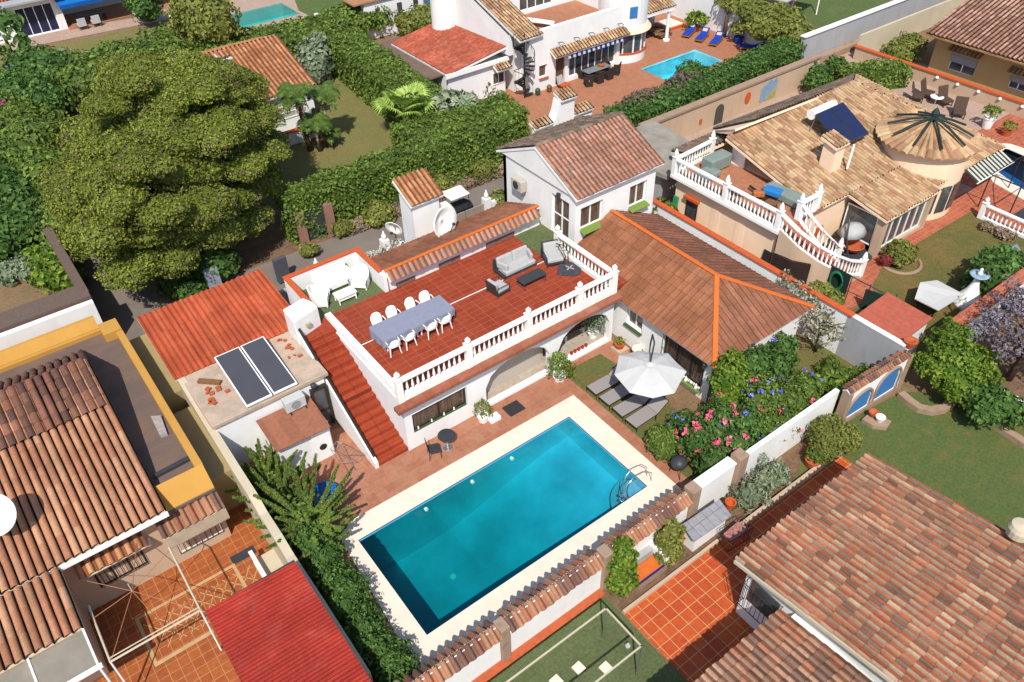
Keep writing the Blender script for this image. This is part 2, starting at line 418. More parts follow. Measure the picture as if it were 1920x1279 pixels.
def lobes_points(lobes, dens, lower=-.35, rough=.12):
    """points over the outside of a union of ellipsoids; lobes: (cx,cy,cz,rx,ry,rz)"""
    L = np.array(lobes, float); Ps = []; Ns = []; cv = []; cf = []; b = 0
    for i, l in enumerate(L):
        c = l[:3]; r = l[3:]; area = 4*PI*((r[0]*r[1])**1.6+(r[0]*r[2])**1.6+(r[1]*r[2])**1.6)**(1/1.6)/3**(1/1.6)
        n = int(area*dens); d = RNG.normal(0, 1, (n, 3)); d /= np.linalg.norm(d, axis=1)[:, None]; d = d[d[:, 2] > lower]
        lump = 1+rough*np.sin(d[:, 0]*5+i)*np.cos(d[:, 1]*6+i*2)+rough*.7*np.sin(d[:, 2]*9+d[:, 0]*7)
        rad = lump*(1-RNG.exponential(.09, len(d))); p = c+d*r*rad[:, None]; keep = np.ones(len(p), bool)
        for j, m in enumerate(L):
            if j != i: keep &= ((((p-m[:3])/m[3:])**2).sum(1) > .74)
        nn = d/r; nn /= np.linalg.norm(nn, axis=1)[:, None]; Ps.append(p[keep]); Ns.append(nn[keep])
        lv = ICO[0]*(1+.06*np.sin(ICO[0][:, :1]*7+i)); cv.append(c+lv*r*.8); cf += [[b+q for q in f] for f in ICO[1]]; b += len(ICO[0])
    return np.concatenate(Ps), np.concatenate(Ns), (np.concatenate(cv), cf)
def bush(name, lobes, mat, size=.12, dens=60, lower=-.3, rough=.12, parent=None, core=True, **kw):
    P, N, c = lobes_points(lobes, dens, lower, rough); return leaves_obj(name, P, N, size, mat, parent, core=c if core else None, **kw)
def hedge(name, path, w, h, mat, size=.14, dens=55, z0=0, rough=.26, parent=None, **kw):
    """clipped hedge along a path: leaves over its top and sides, uneven"""
    Ps = []; Ns = []; cv = []; cf = []; path = [Vector((p[0], p[1], 0)) for p in path]
    for A, B in zip(path, path[1:]):
        d = B-A; L = d.length; d = d/L; s = Vector((-d.y, d.x, 0)); A2 = A-d*.2; L2 = L+.4; hw = w/2
        def add(n, f):
            for_ = [f(RNG.uniform(0, 1, n), RNG.uniform(0, 1, n))][0]; Ps.append(for_[0]); Ns.append(for_[1])
        dn = np.array(d); sn = np.array(s); a = np.array(A2)
        def top(u, v):
            p = a+np.outer(u*L2, dn)+np.outer((v-.5)*w, sn); p[:, 2] = z0+h-(np.abs(v-.5)*2)**6*.25; return p, np.tile([0, 0, 1.], (len(u), 1))
        add(int(L2*w*dens), top)
        for sg in (-1, 1):
            def side(u, v, sg=sg):
                p = a+np.outer(u*L2, dn)+sg*hw*sn; p[:, 2] = z0+v*h; return p, np.tile(sn*sg+np.array([0, 0, .3]), (len(u), 1))
            add(int(L2*h*dens), side)
        for e, sg in ((0, -1), (L2, 1)):
            def end(u, v, e=e, sg=sg):
                p = a+dn*e+np.outer((u-.5)*w, sn); p[:, 2] = z0+v*h; return p, np.tile(dn*sg+np.array([0, 0, .3]), (len(u), 1))
            add(int(w*h*dens), end)
        b = sum(len(x) for x in cv); i = .16; q = []
        for z in (z0, z0+h-i):
            for uu, ww in ((i, -hw+i), (L2-i, -hw+i), (L2-i, hw-i), (i, hw-i)): p = a+dn*uu+sn*ww; q.append([p[0], p[1], z])
        cv.append(np.array(q)); cf += [[b+t for t in f] for f in ((4, 5, 6, 7), (0, 1, 5, 4), (1, 2, 6, 5), (2, 3, 7, 6), (3, 0, 4, 7))]
    P = np.concatenate(Ps); N = np.concatenate(Ns); N /= np.linalg.norm(N, axis=1)[:, None]
    bumpn = np.sin(P[:, 0]*2.1+np.sin(P[:, 1]*1.7)*2)*np.cos(P[:, 1]*2.3+P[:, 2]*2)+.6*np.sin(P[:, 0]*5.3+P[:, 2]*4)*np.sin(P[:, 1]*4.7)
    P = P+N*(bumpn*rough*.5-RNG.exponential(.07, len(P))+.05)[:, None]
    return leaves_obj(name, P, N, size, mat, parent, core=(np.concatenate(cv), cf), **kw)
# ------------------------------------------------------------------ palette
M = {}
M['white'] = plaster('white_plaster', (.76, .75, .73, 1), amt=.26)
M['whiteold'] = plaster('weathered_white_plaster', (.76, .73, .68, 1), amt=.45)
M['whitepaint'] = plain('white_paint', (.8, .79, .76, 1), .5, .05)
M['whiteframe'] = plain('white_frame_paint', (.78, .78, .76, 1), .45, .04)
M['bal'] = plain('painted_baluster_cement', (.8, .77, .71, 1), .75, .07, 5, bump=.1)
M['darkframe'] = plain('dark_brown_frame', C(62, 48, 42), .5)
M['greyframe'] = plain('grey_aluminium', C(120, 118, 116), .4)
M['iron'] = plain('black_iron', (.02, .02, .022, 1), .5)
M['steel'] = plain('brushed_steel', (.55, .56, .58, 1), .25, metal=.9)
M['greymetal'] = plain('dark_grey_powder_coat', C(70, 72, 76), .5)
M['cushion'] = plain('light_grey_cushion', C(205, 205, 203), .95, .06, 6, bump=.2)
M['plastic'] = plain('white_resin', (.8, .79, .75, 1), .45, .05)
M['cloth'] = plain('blue_grey_tablecloth', C(158, 162, 182), .9, .06, 4, bump=.2)
M['peach'] = plaster('peach_plaster', (.82, .60, .42, 1), amt=.2)
M['peachpale'] = plaster('pale_peach_plaster', C(228, 198, 168), amt=.35)
M['cream'] = plaster('cream_plaster', C(235, 220, 190), amt=.3)
M['yellow'] = plaster('ochre_plaster', C(226, 170, 84), amt=.25)
M['beigewall'] = plaster('beige_plaster', C(222, 184, 128), amt=.2)
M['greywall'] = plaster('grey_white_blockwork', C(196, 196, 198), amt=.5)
M['olivewall'] = plaster('olive_cream_render', C(190, 168, 120), amt=.3)
M['stone'] = plaster('rough_pink_stone', C(190, 160, 136), dirt=C(110, 82, 64), amt=.7, streak=False)
M['orangepaint'] = plain('orange_coping_paint', C(226, 104, 52), .7, .12, 8)
M['orangebright'] = plain('bright_orange_ridge', C(240, 124, 52), .6, .1, 6)
M['earth'] = lawn('dry_earth', (C(128, 100, 76), C(150, 122, 94), C(120, 112, 76)), .5)
M['soil'] = lawn('dark_soil', (C(110, 84, 66), C(140, 112, 90), C(96, 74, 58)), 1.2)
M['wood'] = plain('weathered_wood', C(150, 108, 70), .8, .25, 14, bump=.3)
M['pot'] = plain('terracotta_pot', C(206, 104, 62), .8, .15, 6)
M['green_turf'] = lawn('artificial_turf', (C(96, 108, 70), C(104, 116, 76), C(112, 122, 84)), .8)
M['greensill'] = plain('green_turf_sill', C(134, 160, 74), .95, .15, 20, bump=.3)
M['darkpanel'] = plain('collector_glass', C(92, 92, 98), .3, .06, 1, spec=.5)
g = NT('window_glass', .08, .6); g.color(g.ramp(g.noise(1.2), [(.3, (.03, .035, .04, 1)), (.7, (.09, .09, .09, 1))])); M['glass'] = g.m
g = NT('curtained_glass', .15, .6); g.color(g.ramp(g.noise(3, stretch=(4, 4, .3)), [(.35, C(84, 66, 56)), (.65, C(128, 108, 94))])); M['curtain'] = g.m
M['blueglass'] = plain('blue_paint', C(70, 138, 205), .6, .05)
# floors
M['patio'] = tiles('aged_terracotta_paving', .42, .42, (C(196, 134, 104), C(184, 118, 88)), C(188, 140, 114), .014, stain=.55, staincol=C(206, 160, 132))
M['terrace'] = tiles('red_terrace_tiles', .62, .31, (C(176, 74, 42), C(160, 62, 36)), C(206, 130, 100), .014, stain=.3, staincol=C(196, 100, 66))
M['step'] = tiles('red_step_tiles', .9, .31, (C(190, 80, 46), C(176, 70, 40)), C(90, 44, 30), .02, stain=.3)
M['ledge'] = tiles('brown_ledge_tiles', .4, .8, (C(178, 108, 82), C(166, 94, 68)), C(150, 90, 66), .012, stain=.4, staincol=C(205, 160, 132))
M['porch'] = tiles('beige_porch_tiles', .45, .45, (C(206, 190, 172), C(200, 184, 166)), C(180, 164, 148), .008, stain=.15)
M['terratile'] = tiles('glazed_terracotta_tiles', .44, .44, (C(226, 106, 50), C(206, 84, 42)), C(232, 190, 130), .024, stain=.25, rough=.6)
M['courtyard'] = tiles('brown_terracotta_courtyard', .36, .36, (C(190, 106, 56), C(178, 94, 50)), C(214, 160, 104), .02, stain=.3, rough=.6)
M['redpath'] = tiles('red_path_tiles', .3, .3, (C(204, 118, 88), C(190, 96, 70)), C(226, 160, 124), .02, stain=.3)
M['tcpatio'] = tiles('warm_terracotta_patio', .3, .3, (C(200, 138, 104), C(192, 126, 94)), C(186, 134, 106), .012, stain=.3, staincol=C(184, 122, 92))
M['palepave'] = tiles('pale_pink_paving', .5, .5, (C(208, 178, 158), C(200, 170, 150)), C(190, 160, 142), .01, stain=.2)
t = NT('pool_coping_stone', .85, .2); t.color(t.mix(t.ramp(t.noise(.9, 7, .7), [(.45, (0, 0, 0, 1)), (.8, (.6, .6, .6, 1))]), (.70, .60, .49, 1), (.58, .46, .35, 1))); t.bump(t.noise(20), .15, .01); M['coping'] = t.m
t = NT('asphalt', .95, .15); t.color(t.mix(.6, t.ramp(t.noise(.5, 6), [(.3, C(136, 124, 116)), (.7, C(154, 142, 132))]), t.ramp(t.noise(60, 3), [(.3, (.3, .3, .3, 1)), (.7, (.7, .7, .7, 1))]), 'OVERLAY')); t.bump(t.noise(80), .4, .01); M['asphalt'] = t.m
t = NT('bitumen_flat_roof', .9, .2); t.color(t.mix(t.ramp(t.noise(.5, 7, .7, stretch=(1, 2.2, 1)), [(.4, (0, 0, 0, 1)), (.75, (.7, .7, .7, 1))]), C(124, 106, 98), C(164, 128, 100))); t.bump(t.noise(10), .2, .02); M['flatroof'] = t.m
t = NT('peeling_flat_roof', .95, .15)
cc = t.mix(t.ramp(t.noise(1.2, 8, .75), [(.42, (0, 0, 0, 1)), (.62, (1, 1, 1, 1))]), C(228, 200, 178), C(196, 178, 156))
cc = t.mix(t.ramp(t.noise(2.6, 8, .8), [(.6, (0, 0, 0, 1)), (.68, (.8, .8, .8, 1))]), cc, C(196, 128, 98)); t.color(cc); t.bump(t.noise(8, 8, .8), .5, .04); M['peel'] = t.m
M['lawnolive'] = lawn('olive_lawn', (C(138, 124, 80), C(124, 122, 74), C(140, 130, 84)), .25)
M['lawngreen'] = lawn('green_lawn', (C(124, 114, 70), C(98, 112, 62), C(88, 110, 64)), .13)
M['lawndry'] = lawn('dry_garden_lawn', (C(138, 112, 72), C(114, 108, 62), C(92, 104, 60)), .35)
M['lawnfresh'] = lawn('fresh_lawn', (C(100, 112, 66), C(92, 110, 64), C(110, 120, 76)), .5)
M['turfpool'] = lawn('patchy_turf', (C(126, 100, 66), C(112, 112, 64), C(94, 118, 74)), .8)
# roofs
OR = [C(216, 158, 120), C(210, 150, 112), C(206, 146, 110), C(220, 166, 128), C(202, 140, 106), C(212, 154, 118)]
M['rt_left'] = rooftile('orange_barrel_tiles', OR, [C(34, 22, 18), C(28, 20, 16)], .25, C(184, 132, 102), cutoff=.82)  # near-black channels hold painted shade of the gaps between covers
M['rt_leftold'] = rooftile('lichen_barrel_tiles', [C(150, 106, 88), C(130, 92, 80), C(166, 112, 90), C(116, 84, 76)], [C(30, 22, 18)], .5, C(116, 94, 84), cutoff=.82)  # gap shade painted into the channel colour here too
M['rt_near'] = rooftile('old_mixed_barrel_tiles', [C(210, 178, 148), C(176, 146, 122), C(212, 156, 124), C(192, 160, 132), C(140, 116, 100), C(208, 168, 138), C(180, 148, 124), C(220, 194, 160), C(204, 148, 116), C(196, 164, 138), C(150, 128, 112), C(206, 158, 126)], [C(196, 112, 76), C(186, 102, 68), C(202, 122, 86), C(172, 106, 78)], .3, C(130, 108, 92), moss=C(168, 150, 126), cutoff=.5)
M['rt_near2'] = rooftile('pinkish_mixed_tiles', [C(204, 158, 130), C(194, 148, 120), C(210, 168, 140), C(174, 138, 116), C(200, 136, 106), C(152, 124, 108), C(186, 140, 112)], [C(120, 80, 62), C(150, 96, 70)], .25, C(140, 110, 90))
M['rt_peach'] = rooftile('sandy_barrel_tiles', [C(232, 194, 150), C(222, 182, 138), C(236, 204, 162), C(212, 168, 126), C(204, 156, 120), C(228, 190, 146), C(190, 146, 112)], [C(44, 30, 24), C(56, 40, 30)], .35, C(140, 112, 90), moss=C(84, 70, 60), cutoff=.8)  # channel colour darkened to stand for shade in the gaps
M['rt_grey'] = rooftile('grey_brown_old_tiles', [C(156, 132, 114), C(138, 118, 102), C(168, 142, 120), C(124, 106, 94)], [C(70, 56, 48)], .5, C(100, 86, 76), moss=C(176, 154, 130), cutoff=.8)
M['rt_gable'] = rooftile('faded_red_tiles', [C(212, 162, 140), C(204, 152, 130), C(216, 168, 146), C(200, 146, 124), C(208, 146, 118), C(206, 156, 134), C(208, 154, 132), C(172, 140, 124)], [C(140, 98, 80), C(150, 104, 84)], .3, C(130, 104, 88), moss=C(106, 96, 90))
M['rt_wing'] = rooftile('brown_interlocking_tiles', [C(174, 116, 88), C(168, 110, 82), C(178, 120, 92)], [C(122, 80, 66)], .15, C(190, 128, 96), cutoff=.93)  # groove shade is put into the darker channel colour
M['rt_wingfront'] = rooftile('brown_and_orange_interlocking_tiles', [C(176, 116, 84), C(170, 110, 78), C(180, 120, 88)], [C(112, 72, 58)], .35, C(208, 134, 76), cutoff=.92)  # darker channel paints the shade of the grooves
M['rt_orange'] = rooftile('orange_sheet_tiles', [C(220, 106, 68), C(212, 100, 64), C(224, 114, 76)], [C(170, 66, 40)], .5, C(180, 78, 52), cutoff=.97)
M['rt_red'] = rooftile('red_corrugated_sheet', [C(196, 66, 52), C(190, 62, 50)], [C(170, 56, 46)], .5, C(208, 108, 92), cutoff=.97)
M['rt_small'] = rooftile('pale_orange_barrel_tiles', [C(224, 160, 112), C(216, 148, 102), C(230, 170, 124), C(206, 134, 92)], [C(150, 96, 66)], .25, C(150, 104, 80))
M['rt_far'] = rooftile('pinkish_far_barrel_tiles', [C(206, 160, 136), C(190, 142, 118), C(178, 130, 108), C(214, 172, 148)], [C(84, 58, 50)], .25, C(130, 100, 88))
M['rt_redsmooth'] = rooftile('worn_red_small_tiles', [C(204, 108, 82), C(196, 98, 74), C(212, 122, 96)], [C(190, 90, 66)], .4, C(226, 160, 130), cutoff=.9)
M['cap'] = rooftile('wall_cap_tiles', [C(196, 130, 100), C(168, 116, 94), C(206, 150, 116), C(148, 110, 94), C(186, 112, 82)], [C(110, 74, 58)], .35, C(110, 90, 78), cutoff=2)
# leaves
M['hedge'] = leafmat('hedge_leaves', C(70, 92, 34), C(88, 108, 42), C(118, 136, 60))
M['pine'] = leafmat('pine_needles', C(90, 102, 34), C(110, 120, 42), C(134, 140, 58), brown=C(118, 108, 86))
M['dark'] = leafmat('dark_broad_leaves', C(56, 82, 34), C(68, 98, 42), C(94, 122, 58))
M['olive'] = leafmat('olive_shrub_leaves', C(96, 104, 44), C(112, 118, 54), C(132, 132, 64))
M['bright'] = leafmat('bright_citrus_leaves', C(64, 92, 26), C(86, 112, 34), C(124, 140, 48))
M['greyleaf'] = leafmat('grey_green_leaves', C(96, 112, 84), C(116, 130, 98), C(146, 152, 126))
M['spike'] = leafmat('spiky_green_shoots', C(68, 96, 40), C(92, 120, 48), C(124, 134, 62), brown=C(120, 96, 62))
M['palm'] = leafmat('palm_fronds', C(58, 84, 30), C(76, 100, 38), C(102, 122, 54))
M['purple'] = leafmat('jacaranda_twigs', C(100, 90, 92), C(116, 106, 112), C(140, 130, 146), brown=C(84, 72, 66))
M['dry'] = leafmat('dry_groundcover', C(120, 100, 84), C(138, 120, 100), C(150, 134, 110))
M['flw_pink'] = leafmat('pink_petals', C(226, 70, 110), C(232, 90, 128), C(240, 120, 150))
M['flw_blue'] = leafmat('blue_petals', C(90, 96, 200), C(110, 120, 220), C(140, 150, 235))
M['flw_mag'] = leafmat('magenta_bracts', C(176, 60, 130), C(190, 76, 146), C(206, 100, 160))
M['flw_white'] = leafmat('white_petals', C(230, 232, 225), C(240, 240, 235), C(235, 240, 220))
M['bark'] = plain('grey_brown_bark', C(120, 100, 82), .95, .3, 9, bump=.6)
M['heather'] = plain('heather_screen', C(124, 104, 94), .95, .3, 22, bump=.9)

# ------------------------------------------------------------------ ground and setting
POOL = (5.55, 12.95, 15.75, 17.7)
pool2 = (43.85, 39.55, 49.9, 42.55)
pool3 = (22.6, 71.2, 28.9, 75.2)
_c = S(1905, 320)
pool4 = (47.4, 12.0, 57.5, 20.2)
POOLS = [rect(*POOL), rect(*pool2), rect(*pool3), rect(*pool4)]
sheet('ground', rect(-60, -25, 150, 190), 0, M['earth'], POOLS)
sheet('patio_paving', [(3.2, 11.0), (17.4, 11.0), (17.4, 17.6), (20.6, 17.6), (20.6, 20.6), (3.2, 24.2)], .008, M['patio'], [rect(*POOL)])
sheet('pool_surround', [(4.62, 11.6), (16.7, 12.05), (16.74, 18.58), (5.1, 18.66)], .05, M['coping'], [rect(*POOL)], th=.05)
sheet('lounger_turf', [(17.3, 12.2), (19.6, 12.2), (19.7, 17.6), (19.5, 19.9), (17.3, 20.0)], .018, M['turfpool'])
sheet('side_garden_earth', [(17.4, 10.95), (28, 10.95), (28, 14.4), (20.7, 14.4), (20.7, 12.2), (17.4, 12.2)], .014, M['turfpool'])
sheet('road', [(1.7, 33.4), (27.8, 32.6), (27.8, 36.6), (6, 37.2), (5, 40), (4.6, 45), (3.2, 62), (1.4, 62), (1.7, 44)], .006, M['asphalt'])
sheet('verge_earth', [(5.8, 36.6), (28, 36.3), (28, 38), (5.6, 38.6)], .01, M['soil'])
sheet('garden_lawn', [(12.2, 41), (15.3, 43.2), (23.3, 42), (24.6, 50), (25.2, 58.2), (17, 58.2), (12, 48)], .01, M['lawnolive'])
sheet('far_lawn', SP((0, 106), (340, 37), (345, 90), (150, 120), (0, 160)), .01, M['lawnolive'])
sheet('far_path', SP((-20, 103), (325, 35), (325, 22), (-20, 78)), .02, M['palepave'])
sheet('far_patio', rect(19.5, 69.9, 30.2, 82), .01, M['palepave'], [rect(*pool3)])
sheet('far_green_lawn', SP((545, -20), (640, -20), (660, 20), (620, 50), (560, 20)), .016, M['lawnfresh'])
sheet('neighbour_patio', [(31, 37), (56, 36.2), (60, 50), (31, 56)], .012, M['tcpatio'], [rect(*pool2)])
sheet('lawn_strip', [(35.2, 36.4), (43.6, 36.6), (43.6, 38.2), (37.4, 38.4), (35.2, 37.4)], .022, M['lawnfresh'])
sheet('pink_paving', [(28.2, 20), (61, 12), (61, 34.6), (28.2, 33)], .004, M['palepave'], [rect(*pool4)])
sheet('peach_garden_lawn', [(28.2, 10.6), (43.6, 10.4), (44.1, 15.9), (36, 16.0), (34, 15.3), (33, 14.6), (28.2, 14.8)], .016, M['lawndry'])
sheet('brick_path', [(28.2, 17.2), (28.2, 15.2), (33, 14.6), (34, 15.4), (44, 15.85), (44.2, 11), (47.6, 11), (47.6, 17), (44, 17.4), (40, 17)], .012, M['redpath'])
sheet('corner_lawn', [(19, -2), (36, -2), (36, 4), (30.2, 5.4), (29.9, 8.3), (28.2, 9.9), (22.7, 10.6), (19, 9)], .012, M['lawngreen'])
sheet('artificial_turf_carpet', [(2.8, 5), (11.25, 5), (11.25, 10.42), (2.8, 10.42)], .012, M['green_turf'])
sheet('tiled_terrace', [(11.3, 2), (21.2, 2), (21.2, 8.2), (23, 8.4), (23, 9.4), (11.3, 9.5)], .014, M['terratile'])
sheet('planter_soil', [(11.3, 9.62), (23.2, 9.4), (23.2, 10.6), (11.3, 10.6)], .01, M['soil'])
sheet('left_courtyard_floor', [(-8, 8), (3.0, 8), (3.0, 31), (-8, 31)], .010, M['courtyard'])
sheet('shed_yard', [(3.2, 24.2), (8, 24), (8, 31.5), (3.2, 31.5)], .012, M['patio'])
sheet('right_lane', [(30.2, 4), (60, 2), (60, 10), (30.2, 10)], .009, M['soil'])
sheet('beyond_green', SP((1480, 60), (1500, -30), (1700, -30), (1660, 10), (1540, 70)), .02, M['lawnfresh'])
sheet('beyond_patio', SP((1400, 40), (1480, -40), (1640, -40), (1500, 50)), .014, M['tcpatio'])

# ------------------------------------------------------------------ pools
def pool(r, deep, tint, basincol, name, label, z0=0, shallow=None, tilecol=None, dens=1.0, step=None, rimd=.12, rimcol=(.4, .6, .6, 1)):
    x0, y0, x1, y1 = r; root = thing(name, label, 'swimming pool', ((x0+x1)/2, (y0+y1)/2, 0))
    sh = shallow or deep; mb = MB()
    def dz(x): q = min(1, max(0, ((x-x0)/(x1-x0)-.3)/.7)); return -(deep+(sh-deep)*q*q*(3-2*q))
    N = 8
    for i in range(N):
        a = x0+(x1-x0)*i/N; b = x0+(x1-x0)*(i+1)/N
        mb.poly([(a, y0, dz(a)), (b, y0, dz(b)), (b, y1, dz(b)), (a, y1, dz(a))])
        mb.poly([(a, y1, z0), (a, y1, dz(a)), (b, y1, dz(b)), (b, y1, z0)]); mb.poly([(a, y0, z0), (b, y0, z0), (b, y0, dz(b)), (a, y0, dz(a))])
    mb.poly([(x0, y0, z0), (x0, y0, -deep), (x0, y1, -deep), (x0, y1, z0)]); mb.poly([(x1, y0, z0), (x1, y1, z0), (x1, y1, -sh), (x1, y0, -sh)])
    t = NT(name+'_lining', .5, .3); t.color(t.mix(t.ramp(t.noise(.5, 6, .62), [(.38, (0, 0, 0, 1)), (.66, (.8, .8, .8, 1))]), basincol, k(basincol, .66)))
    mb.build('basin', t.m, root)
    w = MB(); e = .012; zt = z0-rimd; w.box(x0+e, y0+e, -deep-.02, x1-e, y1-e, zt)
    m = bpy.data.materials.new(name+'_water'); m.use_nodes = True; nt = m.node_tree; nn = nt.nodes; nn.clear()
    out = nn.new('ShaderNodeOutputMaterial'); tr = nn.new('ShaderNodeBsdfTransparent'); gl = nn.new('ShaderNodeBsdfGlossy'); gl.inputs['Roughness'].default_value = .05
    mx = nn.new('ShaderNodeMixShader'); fr = nn.new('ShaderNodeFresnel'); fr.inputs[0].default_value = 1.33
    tc = nn.new('ShaderNodeTexCoord'); no = nn.new('ShaderNodeTexNoise'); no.inputs['Scale'].default_value = 4.5; no.inputs['Detail'].default_value = 3
    bp = nn.new('ShaderNodeBump'); bp.inputs['Strength'].default_value = .25; bp.inputs['Distance'].default_value = .04
    nt.links.new(tc.outputs['Object'], no.inputs['Vector']); nt.links.new(no.outputs[0], bp.inputs['Height']); nt.links.new(bp.outputs[0], gl.inputs['Normal']); nt.links.new(bp.outputs[0], fr.inputs['Normal'])
    nt.links.new(fr.outputs[0], mx.inputs[0]); nt.links.new(tr.outputs[0], mx.inputs[1]); nt.links.new(gl.outputs[0], mx.inputs[2]); nt.links.new(mx.outputs[0], out.inputs['Surface'])
    ab = nn.new('ShaderNodeVolumeAbsorption'); ab.inputs['Color'].default_value = tint; ab.inputs['Density'].default_value = dens
    nt.links.new(ab.outputs[0], out.inputs['Volume'])
    w.build('water', m, kind='structure'); return root
pr = pool(POOL, 2.6, (.02, .80, .75, 1), (.14, .47, .76, 1), 'swimming_pool', 'long rectangular turquoise swimming pool with cream stone surround', shallow=1.2, dens=.8, z0=.05)
sx, sy = 15.75, 12.96
for i in range(3):
    mb = MB(); r = 1.35-.32*i; zz = -.9+.28*i; pts = [(sx-.02, sy+.02)]+[(sx-.02-r*math.sin(a)*1.0, sy+.02+r*math.cos(a)) for a in [PI/2*j/10 for j in range(10, -1, -1)]]
    mb.prism(pts, -1.85+.002*i, zz); mb.build('pool_step', plain('pale_blue_pool_step', C(120, 190, 225), .6), pr)
for q in ((885, 900), (960, 857), (1085, 776.5), (798, 951)):
    p = S(q[0], q[1], -.35); p.y = 17.68; mb = MB(); mb.tube([(p.x, 17.69, -.45), (p.x, 17.63, -.45)], .075, 12); mb.build('pool_light', M['whitepaint'], pr)
p = S(848, 1068, -2.1); MB().lathe([(.12, 0), (.12, .02), (.02, .025)], (p.x, p.y, -2.59), 14).build('floor_drain', M['whitepaint'], pr)
# ladder / handrail
lr = thing('pool_ladder', 'curved stainless steel handrails at the steps corner of the long pool', 'pool ladder', (15.3, 13.3, 0))
for dx in (0, .5):
    P = [(14.6+dx*.4, 13.0+dx*.6, -1.0), (14.65+dx*.4, 13.1+dx*.6, .2), (14.8+dx*.5, 13.15+dx*.7, .62), (15.2+dx*.4, 13.2+dx*.7, .8), (15.75+dx*.2, 13.15+dx*.7, .78), (16.05+dx*.1, 13.1+dx*.6, .5), (16.05+dx*.1, 13.05+dx*.6, .05)]
    MB().tube(P, .017, 6).build('handrail', M['steel'], lr, smooth=True)
for i in range(3): MB().obox((14.75, 13.2, -.7+.3*i), (.08, .42, .03), .5).build('rung', M['steel'], lr)
pool(pool2, 1.4, (.02, .85, .95, 1), (.25, .70, .78, 1), 'swimming_pool', 'rectangular turquoise pool of the white villa beside blue sun loungers', dens=.35, z0=.01)
pool(pool3, 1.2, (.1, .9, .85, 1), (.14, .38, .34, 1), 'swimming_pool', 'green-tinted pool at the top edge beyond the tall hedge', dens=.3, z0=.01)
pool(pool4, 1.8, (.05, .7, .95, 1), (.035, .17, .34, 1), 'swimming_pool', 'deep blue pool with curved white rim right of the cone roof', dens=.35, z0=.01)
# curved rim of the blue pool: stone lies over the square basin
inner = [tuple(S(a, b, .05)[:2]) for a, b in ((1866, 285), (1876, 277), (1890, 279), (1925, 294), (1990, 330), (1995, 395), (1975, 392), (1919, 356), (1870, 322), (1862, 308), (1861, 296))]
outerr = [tuple(S(a, b, .05)[:2]) for a, b in ((1850, 282), (1870, 268), (1895, 270), (1935, 283), (2005, 322), (2012, 412), (1975, 402), (1915, 372), (1862, 342), (1848, 318), (1846, 296))]
sheet('pool_rim', outerr, .06, M['coping'], [inner], th=.04)
xr = [p[0] for p in outerr]; yr = [p[1] for p in outerr]
sheet('pool_terrace', rect(min(47, min(xr)-.6), min(11.4, min(yr)-.6), max(58.5, max(xr)+.6), max(20.9, max(yr)+.6)), .03, M['redpath'], [outerr])

